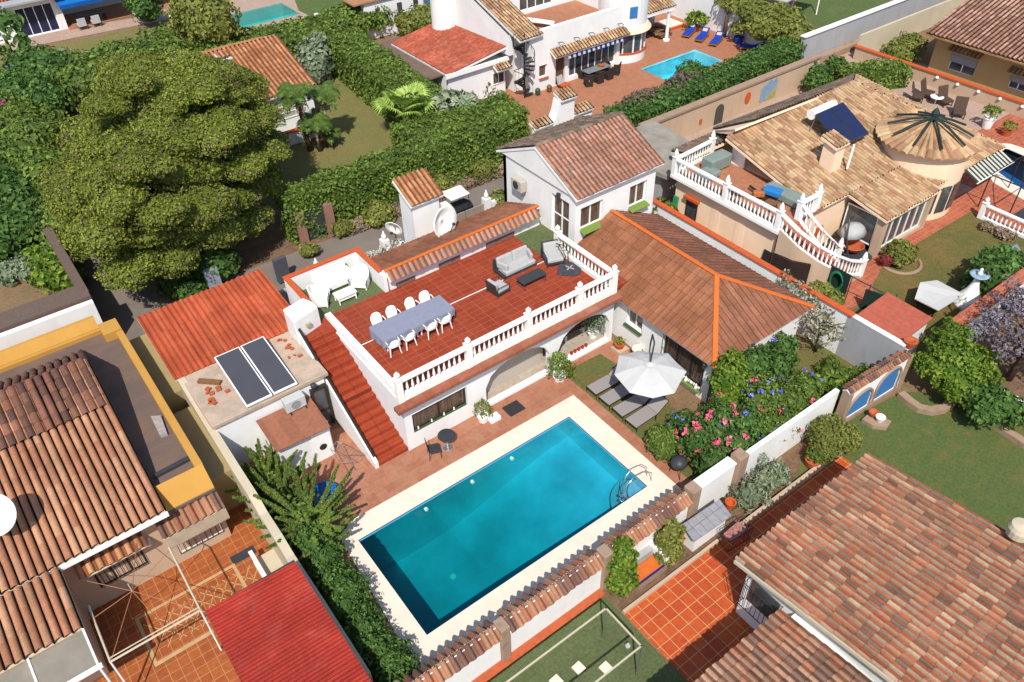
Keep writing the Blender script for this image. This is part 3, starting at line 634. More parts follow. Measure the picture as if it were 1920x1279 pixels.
# ------------------------------------------------------------------ balustrades
def bal_mesh(h):
    return [(.055, 0), (.055, .04*h), (.032, .08*h), (.038, .16*h), (.062, .30*h), (.06, .40*h), (.034, .62*h), (.028, .78*h), (.045, .88*h), (.055, .92*h), (.055, h)]
BALDATA = {}
def baluster(h):
    if h not in BALDATA:
        me = MB().lathe(bal_mesh(h), (0, 0, 0), 9); o = me.build('tmp', M['bal'], smooth=True); BALDATA[h] = o.data; bpy.data.objects.remove(o)
    return BALDATA[h]
def balustrade(label, pts, z, h=.9, gap=.24, posts=(), cat='balustrade', curb=.18, group=None, finial=True, mat=None, postw=.26, zs=None, inpost=True, base=0):
    """pts polyline; posts: distances along the path"""
    mat = mat or M['bal']; pts = [Vector((p[0], p[1], 0)) for p in pts]; zs = zs or [z]*len(pts)
    root = thing('balustrade', label, cat, (pts[0].x, pts[0].y, zs[0]), group); rail = MB(); cb = MB(); s = 0; pos = []
    tot = sum((b-a).length for a, b in zip(pts, pts[1:])); plist = sorted(posts)
    def at(d):
        acc = 0
        for i, (a, b) in enumerate(zip(pts, pts[1:])):
            L = (b-a).length
            if d <= acc+L+1e-6: t = (d-acc)/L; return a+(b-a)*t, zs[i]+(zs[i+1]-zs[i])*t
            acc += L
        return pts[-1], zs[-1]
    for i, (a, b) in enumerate(zip(pts, pts[1:])):
        d = (b-a).normalized(); n = Vector((-d.y, d.x, 0)); 
        for mbb, w, lo, hi in ((rail, .12, h-.1, h), (cb, .11, base, curb)):
            A = a; B = b; q = []
            for P, zz in ((A, zs[i]), (B, zs[i+1])):
                for sg in (-1, 1):
                    for e in (lo, hi): q.append(tuple(P+n*sg*w)[:2]+(zz+e,))
            bb = len(mbb.v); mbb.v += q
            for f in ((0, 1, 3, 2), (4, 6, 7, 5), (0, 4, 5, 1), (2, 3, 7, 6), (1, 5, 7, 3), (0, 2, 6, 4)): mbb.face([bb+w2 for w2 in f])
    rail.build('top_rail', mat, root, bevel=.01)
    if curb > base: cb.build('base_rail', mat, root)
    n = int(tot/gap); me = baluster(round(h-.1-curb+.02, 3))
    for i in range(n+1):
        d = tot*(i+.5)/(n+1)
        if any(abs(d-p) < postw*.5+.07 for p in plist): continue
        p, zz = at(d); o = bpy.data.objects.new('baluster', me); COL.objects.link(o); o.parent = root; o.location = (p.x-root.location.x, p.y-root.location.y, zz+curb-.01-zs[0])
        if mat is not M['bal']: o.material_slots[0].link = 'OBJECT'; o.material_slots[0].material = mat
    for d in plist:
        p, zz = at(d); q = MB(); w = postw/2; q.box(p.x-w, p.y-w, zz+base-.005, p.x+w, p.y+w, zz+h+.06); q.box(p.x-w-.03, p.y-w-.03, zz+h+.06, p.x+w+.03, p.y+w+.03, zz+h+.11)
        o = q.build('post', mat, root, bevel=.008)
        if finial:
            if finial == 'cone': pr_ = [(.09, h+.11), (.13, h+.2), (.12, h+.3), (.05, h+.5), (.01, h+.55)]
            else: pr_ = [(.07, h+.11), (.05, h+.15), (.1, h+.2), (.13, h+.27), (.1, h+.36), (.03, h+.4), (.035, h+.43), (.005, h+.46)]
            MB().lathe(pr_, (p.x, p.y, zz), 12).build('finial', mat, o, smooth=True)
    return root

# ------------------------------------------------------------------ terrace building
tb = thing('terrace_building', 'white pool-side building with two arches and a red tiled roof terrace', 'house', (15, 23, 0))
mb = MB()
wall(mb, (9.35, 20.3), (20.55, 20.3), 0, 2.62, .3, [(.35, 3.0, .85, 1.9), (3.95, 7.45, .12, 2.2, 1.0), (7.95, 11.0, .12, 2.2, 1.0)])
mb.build('front_wall', M['white'], tb)
mb = MB(); wall(mb, (9.35, 26.6), (9.35, 20.601), 0, 3.0, .3); mb.box(9.36, 20.3, 2.9, 9.64, 26.75, 3.14)
mb.box(8.9, 26.75, 0, 12.35, 29.2, 2.88); mb.build('side_wall', M['white'], tb)
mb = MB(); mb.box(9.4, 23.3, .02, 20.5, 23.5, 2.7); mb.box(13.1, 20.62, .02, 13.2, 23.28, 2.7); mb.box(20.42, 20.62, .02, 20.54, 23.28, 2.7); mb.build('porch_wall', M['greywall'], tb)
mb = MB(); mb.box(13.22, 20.605, .01, 20.4, 23.28, .115); mb.build('porch_floor', M['porch'], tb)
mb = MB(); mb.box(9.3, 20.02, 2.62, 20.62, 26.8, 2.86); mb.build('roof_slab', M['white'], tb)
mb = MB(); mb.box(8.95, 19.85, 2.70, 20.6, 20.24, 2.885); mb.build('ledge', M['ledge'], tb, bevel=.01)
mb = MB(); mb.box(9.65, 20.42, 2.86, 21.4, 26.75, 3.0); mb.build('terrace_floor', M['terrace'], tb)
mb = MB(); mb.poly([(9.66, 24.07, 3.002), (20.4, 24.0, 3.002), (20.4, 24.05, 3.002), (9.66, 24.12, 3.002)]); mb.build('expansion_joint', M['whitepaint'], tb)
mb = MB(); mb.box(8.95, 26.75, 2.88, 12.3, 29.1, 3.012); mb.build('turf_mat', M['green_turf'], tb); MB().box(19.6, 23.9, 3.004, 21.3, 26.7, 3.014).build('turf_mat', M['green_turf'], tb)
mb = MB(); mb.box(12.6, 26.6, 3.0, 21.2, 26.8, 3.42); mb.build('back_wall', M['white'], tb)
mb = MB()
for a in ((12.9, 26.57, 3.02, 13.9, 26.6, 3.25), (15.2, 26.57, 3.02, 16.4, 26.6, 3.3), (17.9, 26.57, 3.02, 19.6, 26.6, 3.3)): mb.box(*a)
mb.build('vent_screen', plain('dusty_screen', C(150, 120, 110), .6), tb)
MB().box(13.21, 21.05, .116, 16.98, 21.12, 2.6).build('roller_screen', plain('beige_screen', C(214, 202, 188), .9, .03), tb)
for (u0, u1) in ((9.7, 12.35),):
    w = window(tb, (u0, 20.3), (u1, 20.3), .85, 1.9, M, .16, 2, fr=M['darkframe'], gm=M['curtain'], name='window')
    mb = MB(); mb.box(u0+.02, 20.31, .855, u1-.02, 20.42, .87); mb.build('turf_sill', plain('dark_green_sill', C(74, 104, 52), .95, .2, 20), w)
    for q in (9.95, 10.6, 11.2, 11.7): MB().lathe([(.03, .87), (.045, .93), (.02, .97), (.035, 1.02), (.0, 1.06)], (q, 20.37, 0), 8).build('ornament', M['whitepaint'], w, smooth=True)
window(tb, (17.6, 23.28), (18.6, 23.28), 1.0, 2.2, M, .02, 2, fr=M['darkframe'])
# awnings' grey roll below ledge
MB().box(9.5, 20.12, 2.5, 20.4, 20.28, 2.61).build('gutter', plain('grey_gutter', C(140, 150, 166), .5), tb)
balustrade('white balustrade with ball finials along the pool side of the roof terrace', [(9.35, 20.35), (20.45, 20.35), (20.5, 24.4)], 2.885, 1.1, .245, [.0, 3.25, 6.3, 9.1, 11.1, 15.1], curb=.32, group=None)
# wicker corner parapet
mb = MB(); mb.box(8.78, 26.75, 0, 8.95, 29.3, 3.9); mb.box(8.95, 29.13, 2.9, 12.5, 29.3, 3.9); mb.box(12.32, 26.6, 2.9, 12.5, 29.13, 3.9)
mb.build('parapet_wall', M['white'], tb)
mb = MB(); mb.box(8.74, 26.7, 3.9, 8.99, 29.34, 3.95); mb.box(8.99, 29.1, 3.9, 12.54, 29.34, 3.95); mb.box(12.29, 26.95, 3.9, 12.54, 29.1, 3.95); mb.build('coping', M['orangepaint'], tb)
mb = MB(); mb.prism([(7.75, 26.0), (9.0, 26.35), (9.0, 26.75), (8.78, 27.3), (7.75, 27.1)], 0, 4.0); mb.build('pillar', M['white'], tb, bevel=.03)
MB().obox((8.35, 26.1, 3.5), (.22, .12, .16), .25).build('wall_lamp', plain('beige_lamp', C(200, 190, 150), .5), tb)
# stairs
mb = MB(); n = 17
for i in range(n):
    y = 20.35+(26.0-20.35)*i/n; mb.box(7.95, y, 0, 9.34, 26.4, 3.0*(i+1)/n-.002*0)
mb2 = MB()
for i in range(n):
    y = 20.35+(26.0-20.35)*i/n; z = 3.0*(i+1)/n; y2 = 20.35+(26.0-20.35)*(i+1)/n if i < n-1 else 26.72
    mb2.box(7.951, y-.02, z+.001, 9.335, y2-.02, z+.02)
mb2.build('stair_treads', M['step'], tb); mb.build('stair_body', M['step'], tb)
mb = MB(); pts = [(20.3, 0), (20.3, .35), (26.2, 3.5), (26.2, 0)]; b = len(mb.v)
for x in (7.78, 7.94):
    mb.v += [(x, y, z) for y, z in pts]
for f in ((3, 2, 1, 0), (4, 5, 6, 7), (0, 1, 5, 4), (1, 2, 6, 5), (2, 3, 7, 6)): mb.face([b+i for i in f])
mb.build('stair_wall', M['white'], tb)
mb = MB(); b = 0; mb.tube([(7.9, 20.5, .5), (7.9, 26.1, 3.56)], .06, 4); mb.build('stair_handrail', M['darkframe'], tb)

# low tiled roof behind the terrace
lo = thing('low_tiled_roof', 'long low brown tiled roof with orange ridge behind the roof terrace', 'roof', (16.8, 28, 3))
roof('roof_back_slope', (21.2, 29.4, 2.98), (-8.7, 0, 0), (0, -2.75, 1.12), [M['rt_wing'], M['white']], lo, .3, .42, 'flat')
roof('roof_front_slope', (12.5, 26.25, 3.72), (8.5, 0, 0), (0, .36, .36), [M['rt_gable'], M['white']], lo, .28, .5, 'low')
MB().obox((16.8, 26.64, 4.13), (8.7, .16, .07)).build('ridge', M['orangebright'], lo, bevel=.015)
mb = MB(); mb.box(12.55, 26.82, 0, 21.1, 29.1, 2.95); mb.build('wall', M['white'], lo)
# chimney tower with dish
ct = thing('chimney_tower', 'square white chimney tower with small tiled roof beside satellite dish', 'chimney', (16.6, 30, 3))
MB().box(15.7, 29.45, 0, 17.2, 30.65, 4.95).build('shaft', M['white'], ct)
roof('roof', (15.55, 29.25, 4.95), (1.85, 0, 0), (0, 1.6, .75), [M['rt_small'], M['white']], ct, .25, .4)
sd = thing('satellite_dish', 'large white satellite dish leaning on the chimney tower', 'satellite dish', (17.0, 29.0, 3.1))
def dish(root, c, r, az, el, mat, depth=.18):
    M3 = Matrix.Rotation(az, 3, 'Z') @ Matrix.Rotation(el, 3, 'X'); mb = MB(); rings = []; c = Vector(c)
    for rr, s in ((0.001, 0), (.35, .12), (.7, .5), (1, 1)):
        b = len(mb.v); rings.append(b)
        for j in range(28):
            t = 2*PI*j/28; mb.v.append(tuple(c+M3 @ Vector((math.cos(t)*r*rr, s*-depth*r*2, math.sin(t)*r*rr))))
    for a, b in zip(rings, rings[1:]):
        for j in range(28): mb.face([a+j, a+(j+1) % 28, b+(j+1) % 28, b+j])
    o = mb.build('reflector', mat, root, smooth=True); m = o.modifiers.new('th', 'SOLIDIFY'); m.thickness = .03
    f = c+M3 @ Vector((0, -r*1.0, 0)); bb = c+M3 @ Vector((0, -depth*2*r, -r))
    MB().tube([tuple(bb), tuple(f)], .025, 5).build('feed_arm', M['greymetal'], root); MB().obox(tuple(f), (.12, .12, .1), az).build('receiver', M['greymetal'], root)
    MB().tube([tuple(c), (c.x, c.y+.1, c.z-r-.3)], .035, 6).build('mast', M['greymetal'], root)
dish(sd, (16.75, 28.7, 4.0), .84, .3, -.12, M['whitepaint'])
sd2 = thing('satellite_dish', 'white satellite dish left of the chimney tower at the road wall', 'satellite dish', tuple(S(750, 425, 2)))
dish(sd2, tuple(S(741, 424, 2.0)), .5, -1.0, .3, M['whitepaint'])

# gabled house
gh = thing('gabled_house', 'two storey white house with faded red gable roof behind the terrace', 'house', (24, 27, 0))
X0, X1, Y0, Y1 = 21.35, 26.55, 24.1, 29.75
mb = MB(); wall(mb, (X0, Y0), (X1, Y0), 0, 5.75, .25, [(.35, 1.75, 3.75, 4.95), (3.5, 4.65, 3.75, 4.95)]); wall(mb, (X1, Y0+.001), (X1, Y1), 0, 5.75, .25)
wall(mb, (X0, Y1), (X0, Y0+.251), 0, 5.75, .25, [(3.9, 5.2, 3.0, 5.15)]); wall(mb, (X1, Y1), (X0, Y1), 0, 5.75, .25); mb.build('wall', M['white'], gh)
mb = MB(); b = 0
for x in (X0-.1, X1+.1):
    mb.v += [(x, Y0-.1, 5.7), (x, Y1+.1, 5.7), (x, 26.95, 7.08)]
mb.face((0, 1, 2)); mb.face((5, 4, 3)); mb.face((0, 3, 4, 1)); mb.build('gable', M['white'], gh)
roof('roof_south_slope', (X0-.15, Y0-.3, 5.72), (X1-X0+.4, 0, 0), (0, 3.15, 1.45), [M['rt_gable'], M['white']], gh, .25, .38, 'low', th=.1)
roof('roof_north_slope', (X1+.25, Y1+.45, 5.72), (-(X1-X0+.4), 0, 0), (0, -3.15, 1.45), [M['rt_grey'], M['white']], gh, .25, .38, 'low', th=.1)
ridge(gh, (X0-.1, 26.98, 7.2), (X1+.2, 26.98, 7.2), .13, M['rt_grey'])
for u0, u1 in ((.35, 1.75), (3.5, 4.65)):
    w = window(gh, (X0+u0, Y0), (X0+u1, Y0), 3.75, 4.95, M, .14, 2, gm=M['curtain'], name='window')
    p = MB(); p.obox((X0+(u0+u1)/2, Y0-.12, 3.7), (u1-u0+.06, .42, .05), 0, 0, .25); p.build('turf_sill', M['greensill'], w)
w = window(gh, (X0, Y1-3.9), (X0, Y1-5.2), 3.0, 5.15, M, .14, 2, gm=M['curtain'], name='glazed_door', mid=1)
ac = thing('air_conditioner', 'dusty air conditioner high on the gabled house side wall', 'air conditioner', (21.2, 28.2, 4.4))
MB().box(20.95, 27.75, 4.35, 21.3, 28.6, 4.95).build('case', plain('dusty_white_case', C(214, 206, 190), .6, .15, 9), ac, bevel=.03)
MB().tube([(20.94, 28.2, 4.65), (20.93, 28.2, 4.65)], .22, 14).build('fan_grille', M['greymetal'], ac)
MB().tube([(21.1, 27.9, 4.36), (21.1, 27.9, 4.1), (21.34, 27.9, 4.1)], .015, 4).build('bracket', M['iron'], ac)
la = thing('wall_lamp', 'dark lamp above the glazed door of the gabled house', 'lamp', (21.3, 25.3, 5.3))
MB().obox((21.22, 25.2, 5.35), (.12, .18, .22), .3).build('lamp_head', M['greymetal'], la); MB().tube([(21.34, 25.2, 5.3), (21.2, 25.2, 5.35)], .02, 5).build('bracket', M['iron'], la)

# hipped wing
wg = thing('hipped_wing', 'white single storey wing with brown hipped roof and orange ridges', 'house', (24, 19, 0))
X0, X1, Y0, Y1 = 20.95, 26.75, 14.7, 24.08
mb = MB(); wall(mb, (X0, Y1), (X0, Y0), 0, 2.5, .25, [(4.25, 5.25, 1.2, 2.1), (6.6, 9.0, .5, 2.25)]); wall(mb, (X0+.251, Y0), (X1, Y0), 0, 2.5, .25); wall(mb, (X1, Y0+.251), (X1, Y1), 0, 2.5, .25); mb.build('wall', M['white'], wg)
A = Vector((20.6, 14.35, 2.5)); Bc = Vector((27.05, 14.35, 2.5)); RS = Vector((23.65, 17.3, 4.1)); RN = Vector((23.65, 24.08, 4.1))
sl = math.hypot(3.05, 1.6)
roof('roof_pool_slope', (20.6, 24.08, 2.5), (0, -9.73, 0), (3.05, 0, 1.6), [M['rt_wingfront'], M['white']], wg, .3, .5, 'flat', clip=[(.0, 0), (9.73, 0), (24.08-17.3, sl), (0, sl)])
sl2 = math.hypot(3.4, 1.6)
roof('roof_rear_slope', (27.05, 14.35, 2.5), (0, 9.73, 0), (-3.4, 0, 1.6), [M['rt_wing'], M['white']], wg, .3, .5, 'flat', clip=[(0, 0), (9.73, 0), (9.73, sl2), (17.3-14.35, sl2)])
sl3 = math.hypot(2.95, 1.6)
roof('roof_hip_slope', (20.6, 14.35, 2.5), (6.45, 0, 0), (0, 2.95, 1.6), [M['rt_wing'], M['white']], wg, .3, .5, 'flat', clip=[(0, 0), (6.45, 0), (3.05, sl3)])
def orangebar(parent, a, b, w=.17, name='ridge'):
    a = Vector(a)+Vector((0, 0, .04)); b = Vector(b)+Vector((0, 0, .04)); d = (b-a); L = d.length; c = (a+b)/2
    MB().obox(tuple(c), (L, w, .07), math.atan2(d.y, d.x), -math.asin(d.z/L)).build(name, M['orangebright'], parent, bevel=.02)
orangebar(wg, RN, RS, .2); orangebar(wg, RS, A, .22, 'hip_ridge'); orangebar(wg, RS, Bc, .22, 'hip_ridge')
MB().box(20.78, 14.6, 2.3, 20.92, 19.9, 2.42).build('gutter', plain('grey_gutter_wing', C(140, 150, 166), .5), wg)
w = window(wg, (X0, Y1-4.25), (X0, Y1-5.25), 1.2, 2.1, M, .14, 2, gm=M['curtain']); MB().box(X0-.14, Y1-5.3, 1.12, X0+.1, Y1-4.2, 1.19).build('turf_sill', plain('dark_green_sill_b', C(74, 104, 52), .95, .2, 20), w)
w = window(wg, (X0, Y1-6.6), (X0, Y1-9.0), .5, 2.25, M, .14, 3, fr=M['darkframe'], name='window', bars=12, gm=M['curtain'])
MB().box(X0-.2, Y1-9.0, .38, X0+.1, Y1-6.6, .45).build('turf_sill', M['greensill'], w)
for q in (15.3, 15.9): MB().lathe([(.05, .46), (.09, .5), (.07, .6), (.03, .66), (.05, .72), (0, .78)], (X0-.08, q, 0), 8).build('ornament', M['whitepaint'], w, smooth=True)
la = thing('wall_lamp', 'lantern at the roof corner of the hipped wing by the parasol', 'lamp', (20.8, 15.0, 2.1))
MB().lathe([(.05, 0), (.1, .1), (.1, .28), (.03, .36)], (20.78, 15.0, 1.9), 6).build('lantern', M['greymetal'], la)

# boundary wall beside the wing
bw = thing('boundary_wall', 'tall white boundary wall with orange cap beside the peach house', 'wall', (28.1, 19, 0))
MB().box(27.95, 13.2, 0, 28.15, 31, 2.35).build('wall', M['white'], bw); MB().box(27.95, 10.45, 0, 28.15, 13.199, 2.35).build('wall', M['greywall'], bw); MB().box(27.93, 10.45, 2.352, 28.2, 12.97, 2.4).build('coping', M['whiteold'], bw); MB().box(27.88, 12.98, 2.352, 28.22, 31.02, 2.42).build('coping', M['orangepaint'], bw)

# ------------------------------------------------------------------ outbuilding left
ob = thing('outbuilding', 'outbuilding with bright orange corrugated tile roof and flat peeling roof', 'outbuilding', (5.7, 27, 0))
mb = MB(); mb.box(3.1, 23.8, 0, 7.7, 31.3, 2.6); mb.build('wall', M['white'], ob)
mb = MB(); mb.box(3.0, 23.7, 2.6, 7.9, 27.2, 2.78); mb.build('flat_roof', M['peel'], ob, bevel=.02)
roof('tiled_roof', (2.75, 27.05, 2.82), (5.75, 0, 0), (0, 4.5, .4), [M['rt_orange'], M['cream']], ob, .235, 1.5, 'corr', th=.1, step=.004, jit=0)
mb = MB()
for i in range(9):
    mb.obox((3.4+random.random()*1.0, 24.6+random.random()*2, 2.83+.02*(i % 2)), (random.uniform(.1, .3), random.uniform(.08, .2), .05), random.random()*3)
    mb.obox((6.9+random.random()*.8, 25.2+random.random()*1.6, 2.83), (random.uniform(.08, .25), random.uniform(.05, .15), .05), random.random()*3)
mb.build('rubble', M['pot'], ob)
MB().obox((3.85, 26.1, 2.86), (.22, .95, .1), .8).build('loose_board', M['wood'], ob)
sc = thing('solar_collector', 'pair of dark grey solar water panels on the flat roof', 'solar panel', (5.5, 25.3, 2.9))
for i, (x0, x1) in enumerate(((4.45, 5.52), (5.58, 6.6))):
    mb = MB(); pts = [(x0, 23.75, 2.95), (x1, 23.75, 2.95), (x1, 26.85, 3.3), (x0, 26.85, 3.3)]; mb.slab(pts, .08); o = mb.build('panel_frame', M['whiteframe'], sc)
    g2 = MB(); e = .05; g2.slab([(x0+e, 23.8, 2.962), (x1-e, 23.8, 2.962), (x1-e, 26.8, 3.302), (x0+e, 26.8, 3.302)], .01); g2.build('absorber', M['darkpanel'], o)
for x in (4.5, 6.55): MB().tube([(x, 26.7, 2.78), (x, 26.7, 3.22)], .03, 5).build('leg', M['steel'], sc)
# lean-to, gate door, ac
lt = thing('lean_to_shed', 'low lean-to store with flat brown roof and white door', 'shed', (5.8, 22.8, 0))
mb = MB(); mb.box(4.75, 22.1, 0, 6.9, 23.68, 1.88); mb.build('wall', M['white'], lt)
mb = MB(); mb.slab([(4.6, 21.85, 1.92), (6.85, 21.75, 1.92), (6.9, 23.68, 2.1), (4.6, 23.68, 2.1)], .05); mb.build('roof', tiles('brown_leanto_tiles', .5, 1.2, (C(176, 116, 88), C(160, 100, 76)), C(140, 92, 70), .01, stain=.5, staincol=C(190, 120, 84)), lt)
d = MB(); d.box(6.05, 22.04, .02, 6.85, 22.09, 1.6); d = d.build('door', M['whitepaint'], lt); MB().tube([(6.45, 22.03, .75), (6.45, 22.02, .75)], .16, 16).build('hoop', M['iron'], d)
ac = thing('air_conditioner', 'boxy white air conditioner on the lean-to roof', 'air conditioner', (6.2, 23.4, 2.1))
MB().box(5.75, 23.2, 2.12, 6.6, 23.62, 2.68).build('case', plain('white_ac_case', C(222, 222, 218), .5, .05, 9), ac, bevel=.03)
for x in (5.85, 6.5): MB().box(x, 23.1, 2.06, x+.04, 23.6, 2.12).build('bracket', M['iron'], ac)
MB().tube([(6.17, 23.19, 2.4), (6.17, 23.18, 2.4)], .2, 16).build('fan_grille', plain('pale_grille', C(170, 170, 172), .5), ac)
dr = thing('glazed_door', 'dark framed glass door beside the outside stair', 'door', (7.3, 23.7, 0))
MB().box(6.98, 23.6, 0, 7.05, 23.78, 2.2).build('frame', M['darkframe'], dr); MB().box(7.6, 23.6, 0, 7.67, 23.78, 2.2).build('frame', M['darkframe'], dr)
MB().box(6.98, 23.6, 2.2, 7.67, 23.78, 2.28).build('lintel', M['darkframe'], dr); MB().box(7.05, 23.68, .02, 7.6, 23.7, 2.2).build('pane', M['glass'], dr); MB().box(7.05, 23.64, .9, 7.6, 23.72, 1.0).build('rail', M['darkframe'], dr)
la = thing('wall_lamp', 'round grey lamp over the glazed door by the stair', 'lamp', (7.3, 23.6, 2.5)); MB().lathe([(.02, 0), (.12, .04), (.12, .16), (.03, .22)], (7.15, 23.6, 2.45), 10).build('lamp_body', M['greymetal'], la)
rk = thing('drying_rack', 'folding metal clothes rack leaning near the stair wall', 'clothes rack', (7.2, 21.2, 0))
a = [(7.0, 21.9, .8), (7.45, 20.7, .8), (7.0, 20.55, .8), (6.6, 21.7, .8)]
MB().tube(a+[a[0]], .014, 5).build('rack_frame', M['steel'], rk)
mb = MB()
for i in range(1, 7):
    t = i/7; mb.tube([tuple(Vector(a[0]).lerp(Vector(a[1]), t)), tuple(Vector(a[3]).lerp(Vector(a[2]), t))], .007, 4)
mb.build('wire', M['steel'], rk)
for p, q in ((a[0], (7.1, 20.7, .02)), (a[1], (7.0, 21.8, .02)), (a[2], (6.7, 21.5, .02)), (a[3], (6.8, 20.6, .02))): MB().tube([p, q], .012, 5).build('leg', M['steel'], rk)

# front boundary wall with tile cap
fw = thing('boundary_wall', 'white front boundary wall with weathered tile cap along the pool', 'wall', (9, 10.9, 0))
segs = [(3.2, 7.0), (7.35, 11.3), (11.7, 15.5)]
for a, b in segs:
    MB().box(a, 10.74, 0, b, 10.98, 1.62).build('wall', M['white'], fw)
    roof('tile_cap', (a, 10.58, 1.6), (b-a, 0, 0), (0, .42, .3), [M['cap'], M['white']], fw, .3, .55, 'barrel', th=.03)
    roof('tile_cap', (b, 11.32, 1.6), (-(b-a), 0, 0), (0, -.36, .3), [M['cap'], M['white']], fw, .3, .55, 'barrel', th=.03)
for x0, x1, z in ((7.0, 7.35, 1.95), (11.3, 11.7, 2.0), (15.5, 15.95, 2.1), (18.0, 18.5, 2.1)): MB().box(x0, 10.62, 0, x1, 11.1, z).build('pier', M['stone'], fw, bevel=.03)
MB().box(15.95, 10.8, 0, 18.0, 11.0, 1.75).build('wall', M['white'], fw); MB().box(18.5, 10.8, 0, 24.3, 11.0, 1.75).build('wall', M['white'], fw)
MB().box(15.95, 10.75, 1.752, 18.0, 11.2, 1.83).build('wall_coping', M['whiteold'], fw)
MB().box(3.2, 10.44, 0, 11.3, 10.735, .05).build('plinth', M['pot'], fw)
# arched wall with blue panels
aw = thing('arched_wall', 'white garden wall with two blue arched panels and tile cap', 'wall', (26.4, 10.4, 0))
mb = MB(); wall(mb, (24.3, 10.35), (28.1, 10.15), .25, 2.0, .25, [(.3, 1.7, .26, 1.5, .7), (2.05, 3.5, .26, 1.75, .8)]); mb.build('wall', M['white'], aw)
dd = Vector((3.8, -.2)).normalized()
for u0, u1, zt_ in ((.3, 1.7, 1.5), (2.05, 3.5, 1.75)):
    P = Vector((24.3, 10.35))+dd*((u0+u1)/2)+Vector((0, .05)); MB().obox((P.x, P.y, (.24+zt_)/2), (u1-u0+.06, .04, zt_-.2), math.atan2(dd.y, dd.x)).build('blue_panel', M['blueglass'], aw)
    mb = MB(); path = []; w = (u1-u0)/2; cu = (u0+u1)/2
    for i in range(13):
        t = PI*i/12; u = cu-math.cos(t)*(w+.06); path.append((24.3+dd.x*u, 10.35+dd.y*u-.02, zt_-.68+math.sin(t)*.72))
    path = [(path[0][0], path[0][1], .26)]+path+[(path[-1][0], path[-1][1], .26)]; mb.tube(path, .065, 6); mb.build('arch_trim', M['stone'], aw)
mb = MB(); wall(mb, (24.3, 10.28), (28.1, 10.08), 0, .25, .4); mb.build('plinth', M['stone'], aw)
for u in (.02, 3.86): P = Vector((24.3, 10.35))+dd*u; MB().obox((P.x, P.y+.1, 1.0), (.2, .42, 2.0), math.atan2(dd.y, dd.x)).build('pier', M['stone'], aw, bevel=.03)
roof('tile_cap', (24.2, 10.27, 2.0), (3.9, -.2, 0), (.01, .2, .13), [M['cap'], M['white']], aw, .16, .22, 'barrel', th=.02)
roof('tile_cap', (28.1, 10.5, 2.0), (-3.9, .2, 0), (-.01, -.2, .13), [M['cap'], M['white']], aw, .16, .22, 'barrel', th=.02)
# ------------------------------------------------------------------ terrace furniture
T3 = 3.0
tt = thing('dining_table', 'long white resin dining table under a blue-grey cloth on the roof terrace', 'table', (11.95, 23.5, T3))
MB().box(10.3, 23.0, 3.68, 13.6, 24.0, 3.72).build('tabletop', M['plastic'], tt)
for x in (10.4, 11.85, 12.05, 13.5):
    for y in (23.1, 23.9): MB().tube([(x, y, 3.68), (x, y, 3.0)], [.045, .035], 8).build('leg', M['plastic'], tt)
mb = MB(); x0, x1, y0, y1 = 10.18, 13.66, 22.92, 24.1; N = 44; per = []
for i in range(N): per.append((x0+(x1-x0)*i/N, y0, 0, -1))
for i in range(14): per.append((x1, y0+(y1-y0)*i/14, 1, 0))
for i in range(N): per.append((x1-(x1-x0)*i/N, y1, 0, 1))
for i in range(14): per.append((x0, y1-(y1-y0)*i/14, -1, 0))
b = 0; n = len(per); rows = [(3.745, 0), (3.7, .02), (3.55, .03), (3.4, .035)]
for z, o in rows:
    for i, (x, y, nx, ny) in enumerate(per):
        f = (.5+.5*math.sin(i*1.1)+.4*math.sin(i*.37))*o; dz = (.06*math.sin(i*.3)-(.14 if nx else 0)) if z == 3.4 else 0
        mb.v.append((x+nx*f, y+ny*f, z+dz))
for r in range(3):
    for i in range(n): mb.face([r*n+i, (r+1)*n+i, (r+1)*n+(i+1) % n, r*n+(i+1) % n])
mb.face(range(n))
cl = mb.build('tablecloth', M['cloth'], None, smooth=False, label='blue-grey cloth draped over the long table on the roof terrace', cat='tablecloth')

def resin_chair():
    r = thing('garden_chair', 'white resin garden chair', 'chair'); m = M['plastic']
    mb = MB(); mb.slab([(-.23, -.22, .43), (.23, -.22, .43), (.21, .22, .41), (-.21, .22, .41)], .03); mb.build('seat', m, r, bevel=.01)
    mb = MB(); N = 9; pts = []
    for i in range(N+1):
        t = -1+2*i/N; a = t*1.25; pts.append((math.sin(a)*.26, .2+.08*math.cos(a)-.02))
    for zz0, zz1, in ((.42, .5), (.5, .86)):
        pass
    b = 0
    for i, (x, y) in enumerate(pts):
        t = -1+2*i/N; top = .86-.24*abs(t)**2.5
        mb.v += [(x, y, .41), (x*1.05, y+.09, top), (x*.93, y-.025, .41), (x*1.0, y+.065, top)]
    for i in range(N):
        a = i*4; c = a+4
        for f in ((a, c, c+1, a+1), (a+2, a+3, c+3, c+2), (a+1, c+1, c+3, a+3)): mb.face(f)
    mb.build('backrest', m, r, smooth=True)
    for s in (-1, 1):
        MB().tube([(s*.26, -.2, .43), (s*.275, -.2, .62), (s*.28, 0, .65), (s*.27, .2, .64)], .022, 6).build('armrest', m, r)
        MB().tube([(s*.21, -.2, .42), (s*.26, -.25, 0)], [.032, .022], 6).build('leg', m, r); MB().tube([(s*.2, .2, .42), (s*.25, .27, 0)], [.032, .022], 6).build('leg', m, r)
    return r
ch = resin_chair(); names = ['leftmost', 'second from the left', 'third from the left', 'rightmost']
G = 'white resin chairs around the long terrace table'
for i, x in enumerate((10.76, 11.5, 12.45, 13.15)):
    o = ch if i == 0 else copy_tree(ch); place(o, (x, 24.32, T3), RNG.uniform(-.12, .12), 'white resin chair on house side of terrace table, '+names[i], group=G)
